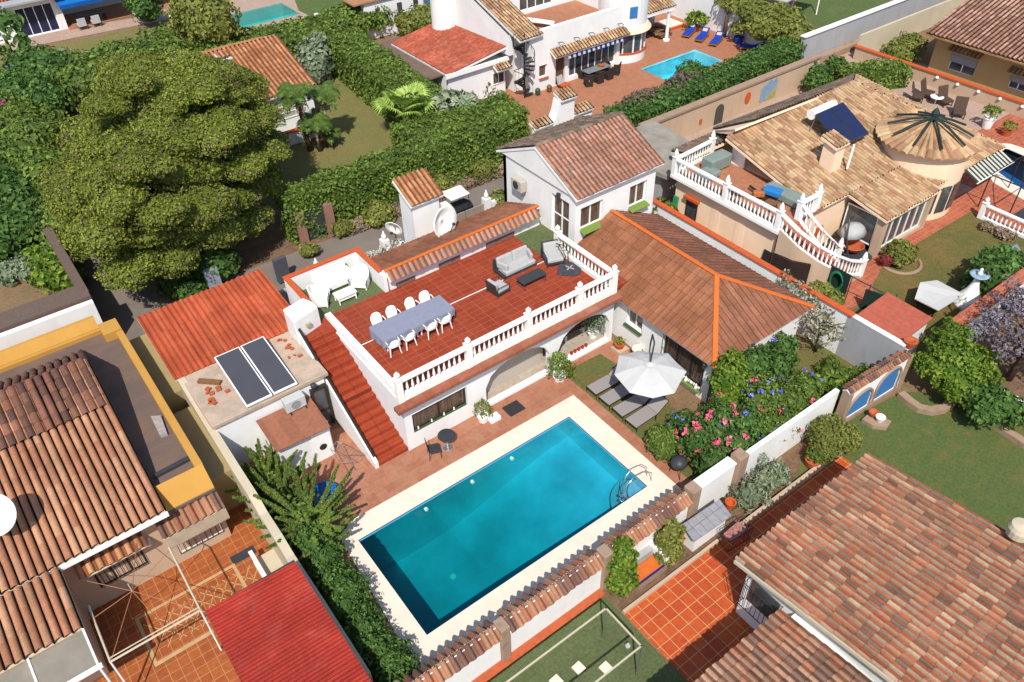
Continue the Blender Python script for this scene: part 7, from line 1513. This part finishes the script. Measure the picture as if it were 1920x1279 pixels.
# greenery left of the road
def mass(label, pts, size, mat, dens, name='garden_shrub', cat='shrub', seed=1):
    rd = random.Random(seed); L = []
    for (px, py, z, r, h) in pts:
        p = S(px, py, z); L.append((p.x, p.y, z, r, r, h))
        for _ in range(4): L.append((p.x+rd.uniform(-.8, .8)*r, p.y+rd.uniform(-.8, .8)*r, z+rd.uniform(-.1, .5)*h, r*.5, r*.5, h*.5))
    return bush(name, L, mat, size, dens, -.5, .2, label=label, cat=cat)
mass('broad bright green shrub bank left of the path under the pine', [(55, 255, 1.2, 2.3, 1.5), (20, 300, 1, 2.4, 1.4), (85, 320, 1.2, 1.7, 1.3), (35, 220, 1.4, 2.1, 1.4)], .19, M['hedge'], 30, seed=2)
mass('dark leafy thicket at the left edge below the shrub bank', [(20, 370, 1.0, 2.0, 1.4), (60, 420, .9, 1.7, 1.2), (15, 450, .8, 1.8, 1.1), (-20, 330, 1, 2, 1.4)], .22, M['dark'], 28, 'thicket', seed=3)
mass('round green shrub mass beside the heather topped wall', [(150, 370, 1.6, 2.0, 1.6), (130, 430, 1.3, 1.6, 1.3), (190, 440, 1.3, 1.5, 1.3), (170, 330, 1.3, 1.4, 1.2), (215, 405, 1.2, 1.2, 1.1)], .17, M['hedge'], 36, seed=4)
mass('light green leafy shrub inside the corner of the heather wall', [(115, 520, .7, 1.1, .8), (85, 490, .7, 1.0, .8)], .2, M['bright'], 40, seed=5)
mass('grey-green shrub beside the bare lawn at the left edge', [(60, 500, .5, 1.0, .7), (20, 510, .4, .9, .6)], .17, M['greyleaf'], 40, seed=6)
mass('dark shaded hedge bank between the path and the pine', [(85, 185, 1.8, 1.7, 1.6), (125, 150, 2.0, 2.2, 1.8), (70, 130, 1.8, 2.4, 1.6), (35, 175, 1.6, 2.0, 1.5)], .2, M['dark'], 28, 'hedge_bank', 'hedge', seed=7)
mass('feathery green shrubs in front of the far lawn', [(130, 125, .8, 1.6, .9), (180, 118, .8, 1.7, .9), (235, 104, .8, 1.7, .8), (290, 88, .7, 1.5, .7), (100, 118, .8, 1.5, .8)], .2, M['greyleaf'], 28, 'feathery_shrub', seed=8)
mass('dense green hedge bank behind the top of the pine', [(160, 150, 2.0, 2.6, 1.7), (220, 130, 2.2, 2.6, 1.7), (290, 110, 2.0, 2.6, 1.7)], .2, M['hedge'], 28, 'hedge_bank', 'hedge', seed=9)
mass('magenta bougainvillea top at the left edge', [(10, 200, 1.9, 1.0, .5), (40, 215, 1.7, .6, .35), (-10, 195, 1.9, 1.0, .5)], .17, M['flw_mag'], 60, 'bougainvillea', seed=10)
mass('broad tall tree with olive crown at the top behind the pine', [(375, 30, 4.2, 2.0, 2.4), (405, 40, 4.0, 1.7, 2.2), (385, 58, 3.0, 1.7, 1.8), (360, 50, 3.0, 1.7, 1.8)], .22, M['olive'], 26, 'conifer', 'tree', seed=11)
mass('small bush beside the end of the far patio', [(275, 15, 1.5, 1.3, 1.5), (265, 0, 2.2, 1.3, 1.4)], .2, M['dark'], 28, seed=12)
mass('dense hedge top right of the olive tree', [(420, 72, 1.5, 1.7, 1.1), (345, 75, 1.6, 1.8, 1.2)], .2, M['hedge'], 28, 'hedge_bank', 'hedge', seed=13)
mass('tall hedge bank below the green tinted pool', [(600, 62, 1.4, 1.8, 1.1), (655, 40, 1.5, 2.2, 1.2), (690, 30, 1.5, 2.2, 1.2), (640, 80, 1.4, 2.2, 1.2)], .2, M['hedge'], 28, 'hedge_bank', 'hedge', seed=14)
mass('olive shrub in front of the far villa wall', [(790, 40, 1.3, 1.6, 1.2), (770, 48, 1.1, 1.2, 1.0)], .18, M['olive'], 34, seed=15)
mass('dark climber in the gap between red annexe and villa window', [(893, 130, 1.3, 1.2, 1.5), (900, 155, .9, 1.0, 1.0), (885, 118, 1.9, .9, .9)], .16, M['dark'], 45, 'climber', seed=16)
t_ = thing('broadleaf_tree', 'tree with large glossy leaves on a leaning trunk at the left edge', 'tree', tuple(S(45, 135, 0))); p = S(8, 70, 3); bush('crown', [(p.x, p.y, 3.6, 1.7, 1.7, 1.6), (p.x-1, p.y+1, 4.4, 1.4, 1.4, 1.2), (p.x+.3, p.y-1, 2.5, 1.2, 1.2, 1.2)], M['dark'], .42, 9, parent=t_, core=False); b_ = S(45, 145, 0); MB().tube([tuple(b_), tuple((Vector(b_)+Vector((p.x, p.y, 3)))/2), (p.x, p.y, 3.2)], [.2, .15, .1], 7).build('trunk', M['bark'], t_)
for a, b, l in ((38, 118, 'blue parasol half hidden by dark trees, left one'), (52, 130, 'blue parasol half hidden by dark trees, right one')): p = S(a, b, 1.6); o = thing('garden_parasol', l, 'parasol', (p.x, p.y, 0)); MB().lathe([(1.0, 1.5), (.5, 1.75), (0, 1.9)], (p.x, p.y, 0), 8).build('canopy', plain('mid_blue_canvas', C(70, 120, 200), .8), o); MB().tube([(p.x, p.y, 0), (p.x, p.y, 1.9)], .03, 5).build('pole', M['whitepaint'], o)
mass('dark trees behind the roadside at the far left', [(50, 60, 1.2, 1.8, 1.4), (90, 90, 1.2, 1.6, 1.2)], .22, M['dark'], 26, seed=18) if False else None
# bush by cottage, lawn bushes
bush('grey_green_bush', [(23.6, 56.9, 1.5, 1.5, 1.5, 1.6), (23.2, 56, .9, 1.0, 1.0, 1.0), (24.4, 57.4, 2.3, .9, .9, .9)], M['greyleaf'], .24, 26, core=True, label='rounded grey-green bush at the top of the cottage lawn', cat='shrub')
sheet('garden_path', SP((92, 215), (122, 210), (178, 350), (140, 352)), .012, M['soil'])
# palms
def palm_frond(mb, base, az, length, droop, w, n=10, leaf=.5):
    prev = None; d = Vector((math.cos(az), math.sin(az), 0)); s = Vector((-d.y, d.x, 0)); pts = []
    for i in range(n+1):
        t = i/n; pts.append(Vector(base)+d*length*t*(1-.15*t)+Vector((0, 0, length*(.55*t-droop*t*t))))
    for i in range(n):
        a, b = pts[i], pts[i+1]; ww = w*(math.sin(PI*min(1, (i+.7)/n)))**.6
        for sg in (-1, 1):
            for q in (0, .5):
                c = a.lerp(b, q); e = c+s*sg*ww+d*ww*.45+Vector((0, 0, -ww*.35)); k_ = len(mb.v); mb.v += [tuple(c), tuple(e), tuple(c+(b-a)*.62)]; u = random.random(); mb.face([k_, k_+1, k_+2], [(u, .5)]*3)
def palm(label, x, y, h, length, n, w, droop=.75, name='palm_tree', lean=(0, 0), mat=None, scruff=True):
    r = thing(name, label, 'palm tree', (x, y, 0)); top = (x+lean[0], y+lean[1], h)
    MB().tube([(x, y, 0), ((x+top[0])/2, (y+top[1])/2, h*.55), top], [.2, .15, .13], 8).build('trunk', M['bark'], r, smooth=True)
    mb = MB()
    for i in range(n):
        palm_frond(mb, top, i*2.4+random.uniform(-.2, .2), length*random.uniform(.8, 1.1), droop*random.uniform(.4, 1.5), w)
    mb.build('fronds', mat or M['palm'], r)
    if scruff:
        mb = MB()
        for i in range(10): palm_frond(mb, (top[0], top[1], top[2]-.3), i*2.4, length*.5, 1.9, w*.6, 5)
        mb.build('dead_fronds', M['dry'], r)
    return r
palm('tall clump palm nearest the cottage window', 17.9, 46.7, 4.3, 1.5, 30, .5, .8, lean=(-.3, -.1)); palm('slim palm right of the clump in front of the cottage', 18.8, 46.6, 3.6, 1.5, 28, .48, .8, lean=(.7, .3)); palm('short palm in the clump at the lawn corner', 18.4, 46.3, 2.2, 1.4, 26, .46, .8)
palm('small palm low on the right of the clump', 19.2, 46.4, 1.0, 1.0, 18, .32, .7, scruff=False)
fp = thing('fan_palm', 'large bright green fan palm standing in the hedge by the lawn', 'palm tree', (24.0, 43.9, 0)); mb = MB(); rd = random.Random(9)
for i in range(22):
    az = i*2.4; el = rd.uniform(.1, 1.1); L_ = rd.uniform(1.1, 1.7); b0 = Vector((24.0, 43.9, 1.6)); d = Vector((math.cos(az)*math.cos(el), math.sin(az)*math.cos(el), math.sin(el))); c = b0+d*L_; s = d.cross(Vector((0, 0, 1))).normalized(); u = s.cross(d)
    for j in range(19):
        a = -1.35+2.7*j/18; t = (d*math.cos(a)+s*math.sin(a)).normalized(); e = c+t*1.25-Vector((0, 0, .35)); q = len(mb.v); w_ = t.cross(u)*.07; mid = c+t*.7; mb.v += [tuple(c), tuple(mid+w_), tuple(e), tuple(mid-w_)]; x_ = rd.random(); mb.face([q, q+1, q+2, q+3], [(x_, .6)]*4)
    mb.tube([tuple(b0), tuple(c)], .02, 4, cap=False)
mb.uv = [u or [(.5, .5)]*4 for u in mb.uv]; mb.build('fronds', leafmat('fan_palm_leaves', C(120, 150, 56), C(146, 172, 80), C(176, 192, 110)), fp); MB().tube([(24.0, 43.9, 0), (24.0, 43.9, 1.7)], .22, 8).build('trunk', M['bark'], fp)
bush('yucca_tangle', [(26, 42.2, 2.6, 1.1, .9, .6), (27, 41.6, 2.6, .8, .8, .5)], M['greyleaf'], .35, 22, core=False, label='grey-green yucca tangle right of the fan palm', cat='shrub')
# road verge shrubs
for q, r_, l in (((585, 400), .6, 'left of the dark garden gate'), ((640, 430), .55, 'right of the dark garden gate'), ((710, 405), .9, 'below the tall hedge above the wicker corner'), ((578, 470), .45, 'left gate pier foot'), ((905, 320), .9, 'under the hedge left of the gabled house'), ((830, 345), .7, 'behind the chimney tower')):
    p = S(*q, .5); bush('verge_shrub', [(p.x, p.y, .5, r_*1.1, r_*.9, r_), (p.x+.4, p.y, .4, r_*.7, r_*.7, r_*.7)], M['olive'], .13, 60, label='small roadside shrub '+l, cat='shrub')
P = np.stack([RNG.uniform(15.2, 27.6, 9000), RNG.uniform(35.9, 37.0, 9000), RNG.uniform(0, .35, 9000)], 1); leaves_obj('dry_ground_cover', P, np.tile([0, 0, 1.], (9000, 1)), .14, M['dry'], kind='stuff')
q = S(715, 460, .8); P = np.stack([RNG.uniform(12.6, 16.2, 5000), RNG.uniform(30.0, 32.0, 5000), RNG.uniform(0, 1.6, 5000)], 1); leaves_obj('white_flowering_creeper', P, np.tile([0, 0, 1.], (5000, 1)), .12, leafmat('grey_white_creeper', C(90, 100, 70), C(190, 186, 176), C(214, 208, 200)), label='pale dry creeper filling the strip behind the wicker corner', cat='creeper')
bush('pine_foot_hedge', [(S(330, 540, .5).x, S(330, 540, .5).y, .6, .9, .7, .9), (S(360, 550, .5).x, S(360, 550, .5).y, .6, .9, .7, .8), (S(400, 500, 1).x, S(400, 500, 1).y, 1.0, 1.5, 1.0, 1.2), (S(310, 515, .5).x, S(310, 515, .5).y, .5, .6, .7, .8)], M['dark'], .15, 50, label='dark ivy mound at the foot of the pine beside the road', cat='shrub')
bush('yard_plant', [(S(1252, 398, 1).x-1, S(1252, 398, 1).y-.5, 1.6, .7, .7, .8)], M['hedge'], .2, 60, core=False, label='small green plant between the gabled house and the boundary wall', cat='plant')
bush('yard_plant', [(S(935, 372, 1).x, S(935, 372, 1).y, .8, .7, .7, .7)], M['olive'], .13, 60, label='small green plant left of the gabled house corner', cat='plant')
bush('moss_mound', [(S(855, 410, .4).x, S(855, 410, .4).y, .3, .8, .6, .4)], M['bright'], .1, 80, label='low bright green mound right of the chimney tower', cat='plant')
# poolside hedge (small leaves) and spiky bush
L = []; rd = random.Random(21)
for i in range(26):
    y = 9.2+i*.36; L.append((3.85+rd.uniform(-.2, .25), y, .6+rd.uniform(-.1, .35), rd.uniform(.45, .75), rd.uniform(.45, .7), rd.uniform(.6, .9)))
bush('poolside_hedge', L, M['dark'], .085, 210, -.4, .22, label='irregular leafy hedge along the left end of the pool', cat='hedge')
sb = thing('bottlebrush_shrub', 'spiky green shrub with long upright shoots beside the pool terrace', 'shrub', (4.2, 19.3, 0)); Ps = []; Ns = []; mbt = MB()
for bx_, by_, bz, nn, hh in ((4.35, 19.1, .3, 46, 2.3), (4.0, 20.6, .2, 26, 1.9), (3.9, 21.9, .2, 24, 1.7), (4.5, 18.0, .3, 16, 1.5), (4.3, 22.9, .1, 10, 1.2)):
    for i in range(nn):
        a = i*2.399963+rd.uniform(-.3, .3); t = .12+1.25*math.sqrt(i/nn); d = Vector((math.cos(a)*t, math.sin(a)*t, 1)).normalized(); L_ = hh*rd.uniform(.75, 1.05); m_ = int(L_*330); s = RNG.uniform(.2, 1, m_); base = np.array((bx_, by_, bz)); dd_ = np.array(d)
        curve = np.outer(s**2, np.array((math.cos(a)*.3, math.sin(a)*.3, .12)))*L_*.5; rad = .085*np.sqrt(np.clip(1.04-s, 0, 1)); ph_ = RNG.uniform(0, 2*PI, m_); o1 = np.cross(dd_, [0, 0, 1.]); o1 /= np.linalg.norm(o1)+1e-9; o2 = np.cross(dd_, o1); ring = np.outer(np.cos(ph_), o1)+np.outer(np.sin(ph_), o2)
        Ps.append(base+np.outer(s*L_, dd_)+curve+ring*rad[:, None]); Ns.append(ring+dd_*1.2)
P = np.concatenate(Ps); N = np.concatenate(Ns); N /= np.linalg.norm(N, axis=1)[:, None]; leaves_obj('shoots', P, N, .055, M['spike'], sb, aspect=2.0)
bush('inner_foliage', [(4.3, 19.3, .7, .75, .95, .8), (3.95, 21.5, .6, .65, .9, .65), (4.4, 18.2, .6, .65, .7, .6), (4.0, 20.5, .6, .65, .8, .7)], M['spike'], .12, 60, parent=sb); MB().tube([(4.3, 19.3, 0), (4.3, 19.3, 1.1)], [.12, .06], 7).build('trunk', M['bark'], sb)
def flowers(name, label, lobes, mat, n, size=.13, parent=None, seed=0):
    P, N, _ = lobes_points(lobes, 14, -.1, .12); rg2 = np.random.default_rng(seed); idx = rg2.choice(len(P), min(n, len(P)), replace=False); C0 = P[idx]+N[idx]*.1
    P3 = np.repeat(C0, 9, axis=0)+rg2.normal(0, size*.42, (len(C0)*9, 3)); N3 = np.repeat(N[idx], 9, axis=0); return leaves_obj(name, P3, N3, size*.85, mat, parent, aspect=1.1)
# flowering bushes beside loungers
def fbush(name, label, lobes, mat, size, dens, fl, cat='shrub', tr=None):
    r = thing(name, label, cat, (lobes[0][0], lobes[0][1], 0)); bush('foliage', lobes, mat, size, dens, -.5, .2, parent=r)
    for i, (fm, n_, sz) in enumerate(fl): flowers('blossoms', '', lobes, fm, n_, sz, r, i+3)
    trunk(r, lobes[0][0], lobes[0][1], lobes[0][2], .07, 4, .8); return r
bush('clipped_ball_bush', [(17.55, 13.95, .55, .72, .75, .7), (17.3, 13.6, .5, .5, .5, .5)], M['hedge'], .075, 260, label='round clipped bush at the pool corner below the loungers', cat='shrub')
fbush('oleander_bush', 'large oleander bush with pink and red flowers beside the pool corner', [(18.6, 12.9, .9, 1.1, 1.0, 1.0), (18.2, 11.8, .8, .9, .7, .9), (19.7, 12.9, 1.1, 1.0, 1.0, 1.0), (19.5, 11.8, 1.0, 1.1, .8, .9), (20.5, 12.2, 1.2, 1.0, .9, .9), (18.8, 14.0, .6, .7, .6, .6)], M['dark'], .095, 150, [(M['flw_pink'], 34, .15), (M['flw_blue'], 9, .1)])
fbush('plumbago_bush', 'sprawling green bush with small blue flowers above the boundary wall', [(21.6, 12.4, 1.3, 1.2, 1.0, 1.0), (22.6, 11.9, 1.2, 1.2, .9, 1.0), (23.6, 12.0, 1.1, 1.1, .9, .9), (22.2, 13.4, 1.2, 1.1, .9, .9), (20.9, 11.6, 1.1, .9, .6, .8), (21.6, 11.3, 1.1, 1.0, .5, .8)], M['hedge'], .095, 150, [(M['flw_blue'], 30, .11), (M['flw_pink'], 4, .15)])
fbush('citrus_tree', 'glossy leaved citrus tree at the corner of the hipped wing', [(20.9, 13.8, 2.0, .75, .8, 1.2), (20.6, 13.5, 1.2, .7, .7, .9), (21.4, 14.0, 2.6, .5, .5, .6)], M['bright'], .12, 140, [], 'tree')
fbush('leafy_tree', 'loose leafy tree in front of the white gable end of the wing', [(22.8, 13.9, 1.7, 1.0, .7, 1.0), (23.8, 13.6, 1.3, 1.0, .8, .9), (24.8, 14.0, 1.4, .8, .6, .8), (22.0, 13.7, 2.3, .5, .5, .6)], M['dark'], .12, 110, [(M['flw_blue'], 6, .1)], 'tree')
mass('banana-like bright leafed plant inside the arched wall', [(1565, 725, .8, .45, .45)], .3, M['bright'], 26, 'broad_leaf_plant', 'plant', 31)
mass('low green ground cover shrub behind the blue arches', [(1590, 712, .45, .7, .35), (1560, 700, .4, .7, .4), (1625, 700, .4, .5, .3)], .14, M['hedge'], 60, seed=32)
# scraggly tree by wall behind wing
st_ = thing('white_blossom_tree', 'scraggly tree with white blossom between the wing and the boundary wall', 'tree', (27.5, 14.2, 0)); Lb = [(27.5, 14.8, 1.7, .9, 1.1, .8), (27.3, 13.8, 1.3, .8, .8, .7), (27.8, 16.0, 2.1, .5, .9, .6)]
bush('foliage', Lb, leafmat('blossom_and_leaf', C(84, 92, 50), C(128, 124, 92), C(186, 180, 160)), .085, 150, parent=st_, core=False, rough=.4); trunk(st_, 27.4, 13.9, 2.0, .1, 8, 1.0)
mass('small shrub with pale blue cloth over the orange cap', [(1535, 545, 1.4, .5, .4), (1560, 560, 1.0, .5, .4)], .14, M['olive'], 80, seed=33)
# front planters
bush('climbing_plant', [(12.0, 10.5, 1.3, .55, .45, .8), (11.8, 10.2, .7, .6, .45, .7), (12.2, 10.7, 1.8, .4, .35, .3)], M['bright'], .11, 170, label='bright green climber spilling over the wall pier onto the tiled terrace', cat='climber')
bush('grey_green_climber', [(14.2, 10.4, 1.0, .6, .45, .8), (14.0, 10.1, .5, .6, .4, .5)], M['olive'], .09, 200, label='round grey-green plant between the tiled seat and the grey counter', cat='shrub')
sp2 = thing('spiky_lavender', 'loose spiky grey-green shrub in the gravel planter beside the wall', 'shrub', (18.8, 10.1, 0)); bush('foliage', [(18.3, 10.05, .4, .8, .5, .6), (19.3, 10.15, .5, .8, .45, .7), (19.9, 10.0, .3, .5, .4, .4)], M['greyleaf'], .075, 330, parent=sp2, rough=.5, aspect=2.6)
bush('corner_ball_bush', [(22.8, 9.9, .8, 1.05, .85, .85), (22.2, 9.7, .5, .7, .6, .6), (23.4, 9.5, .55, .75, .6, .55)], M['olive'], .075, 230, label='large rounded olive bush beside the blue arched wall', cat='shrub')
rb = potted('terracotta pot with a green tuft in the curved stone planter', 21.6, 9.7, .3, .35, .3, .5, M['hedge'], M['pot'], z=.1)
# right garden
t1 = thing('bright_tree', 'bright yellow-green rounded tree behind the curved stone kerb', 'tree', (29.9, 8.9, 0)); bush('crown', [(29.7, 9.0, 1.5, 1.3, 1.2, 1.2), (29.2, 8.3, 1.0, 1.0, .9, .9), (30.4, 9.6, 1.9, 1.0, .9, .9), (30.6, 8.4, 1.3, .9, .9, .9), (29.0, 9.4, 1.4, .8, .8, .8), (30.2, 7.8, .8, .8, .7, .7)], M['bright'], .11, 170, parent=t1, rough=.2); trunk(t1, 29.9, 8.9, 1.5, .12)
t2 = thing('jacaranda_tree', 'bare purplish jacaranda tree at the right edge', 'tree', (32.5, 7.5, 0)); bush('crown', [(32.0, 7.6, 2.6, 1.4, 1.4, 1.2), (33.2, 8.2, 2.8, 1.4, 1.3, 1.1), (32.6, 6.6, 2.4, 1.4, 1.2, 1.0), (33.8, 7.0, 2.6, 1.4, 1.3, 1.1), (31.4, 8.7, 2.5, .8, .7, .7), (34.6, 8.0, 2.7, 1.3, 1.2, 1.0), (34.2, 6.0, 2.4, 1.4, 1.2, 1.0)], M['purple'], .09, 190, parent=t2, core=False, rough=.45); trunk(t2, 32.5, 7.5, 3.0, .18, 12, 1.2)
mass('green shrubs hanging over the white wall under the jacaranda', [(1850, 770, 1.0, .8, .6), (1880, 760, 1.1, .8, .6), (1830, 745, 1.0, .7, .6), (1900, 780, .8, .6, .5)], .13, M['dark'], 70, seed=34)
MB().box(30.6, 5.4, 0, 30.8, 8.0, .8).build('white_low_wall', M['white'], None, label='low white wall glimpsed under the jacaranda beyond the kerb', cat='wall')
bush('kerb_round_bush', [(36.7, 15.7, .5, .85, .8, .65), (36.3, 15.5, .45, .6, .6, .5)], M['olive'], .13, 110, label='round bush in its stone ring beside the brick path', cat='shrub')
mb = MB(); mb.tube([(36.6+1.05*math.cos(a), 15.45+.95*math.sin(a), .05) for a in [2*PI*i/24 for i in range(25)]], .09, 6); mb.build('stone_ring', M['stone'], None, label='stone ring around the round bush by the brick path', cat='edging')
bush('red_ball_bush', [(35.75, 15.85, .35, .38, .38, .36)], leafmat('red_leaves', C(130, 50, 50), C(150, 60, 60), C(120, 60, 50)), .08, 300, label='small dark red ball bush beside the round olive bush', cat='shrub')
mass('dark leafed tree against the red topped wall in the peach garden', [(1862, 515, 1.3, 1.1, .9), (1880, 490, 1.3, .9, .8), (1845, 530, .8, .8, .6), (1895, 500, .9, .9, .7)], .17, M['dark'], 60, 'garden_tree', 'tree', 35)
mass('low bright shrub at the foot of the fountain', [(1838, 548, .4, .6, .4), (1815, 530, .3, .3, .3)], .13, M['olive'], 80, seed=36)
bh_ = thing('bird_house', 'small grey-roofed wooden bird house on the dry lawn by the balustrade', 'bird house', tuple(S(1898, 468, .4))); p = S(1898, 468, .5); MB().box(p.x-.2, p.y-.2, 0.02, p.x+.2, p.y+.2, .5).build('body', M['pot'], bh_)
for sg in (-1, 1): MB().obox((p.x, p.y+sg*.15, .6), (.55, .4, .04), 0, 0, -sg*.7).build('roof_panel', plain('slate_blue', C(150, 165, 180), .5), bh_)
mass('small flowering edging plants along the white balustrade', [(1850, 425, .2, .35, .25), (1885, 440, .25, .45, .3), (1868, 432, .2, .3, .2)], .12, M['dry'], 90, seed=37)
potted('white pot with a green plant on the pink paving by the wall', S(1852, 232, .3).x, S(1852, 232, .3).y, .38, .75, .55, .8, M['hedge'], M['whitepaint'], taper=.7, size=.16, dens=60)
potted('terracotta pot with sparse plant right of the white pot', S(1888, 246, .3).x, S(1888, 246, .3).y, .35, .4, .4, .6, M['olive'], M['pot'], size=.14, dens=60)
potted('blue pot with a leafy palm beside the blue loungers', 53.6, 41.3, .4, .5, .7, 1.2, M['olive'], plain('cobalt_pot', C(30, 80, 190), .4), size=.22, dens=40)
potted('orange pot with yellow-green croton behind the blue loungers', 52.9, 45.4, .4, .4, .8, 1.2, M['bright'], M['orangepaint'], size=.24, dens=40)
palm('thin bare palm against the white wall between blue loungers', 53.7, 42.9, 2.6, .7, 12, .15, 1.0, name='thin_palm')
MB().slab([(45.2, 12.6, .06), (46.6, 12.6, .06), (46.8, 14.2, .06), (45.4, 14.2, .06)], .03).build('outdoor_rug', M['greymetal'], None, label='dark rug on the red terrace by the gazebo frame', cat='rug')
# ------------------------------------------------------------------ light
AZ, EL = R(38.5+180), R(52)      # compass bearing of the sun, from +y towards +x
w = bpy.data.worlds.new('World'); SC.world = w; w.use_nodes = True; nt = w.node_tree
sky = nt.nodes.new('ShaderNodeTexSky'); sky.sky_type = 'NISHITA'; sky.sun_disc = False; sky.sun_elevation = EL; sky.sun_rotation = AZ
sky.air_density = 1.0; sky.dust_density = 1.0; sky.ozone_density = 1.0
bg = nt.nodes['Background']; bg.inputs['Strength'].default_value = .12; nt.links.new(sky.outputs[0], bg.inputs[0])
ld = bpy.data.lights.new('sun', 'SUN'); ld.energy = 3.9; ld.angle = R(.55); ld.color = (1, .955, .88)
so = bpy.data.objects.new('sun', ld); COL.objects.link(so)
v = Vector((math.sin(AZ)*math.cos(EL), math.cos(AZ)*math.cos(EL), math.sin(EL)))
so.rotation_euler = v.to_track_quat('Z', 'Y').to_euler(); so.location = v*60
SC.view_settings.view_transform = 'Standard'; SC.view_settings.look = 'None'; SC.view_settings.exposure = 0.46; SC.view_settings.gamma = 1
SC.view_settings.use_curve_mapping = False
SC.render.engine = 'CYCLES'; SC.cycles.max_bounces = 6; SC.cycles.transparent_max_bounces = 8; SC.cycles.volume_bounces = 0
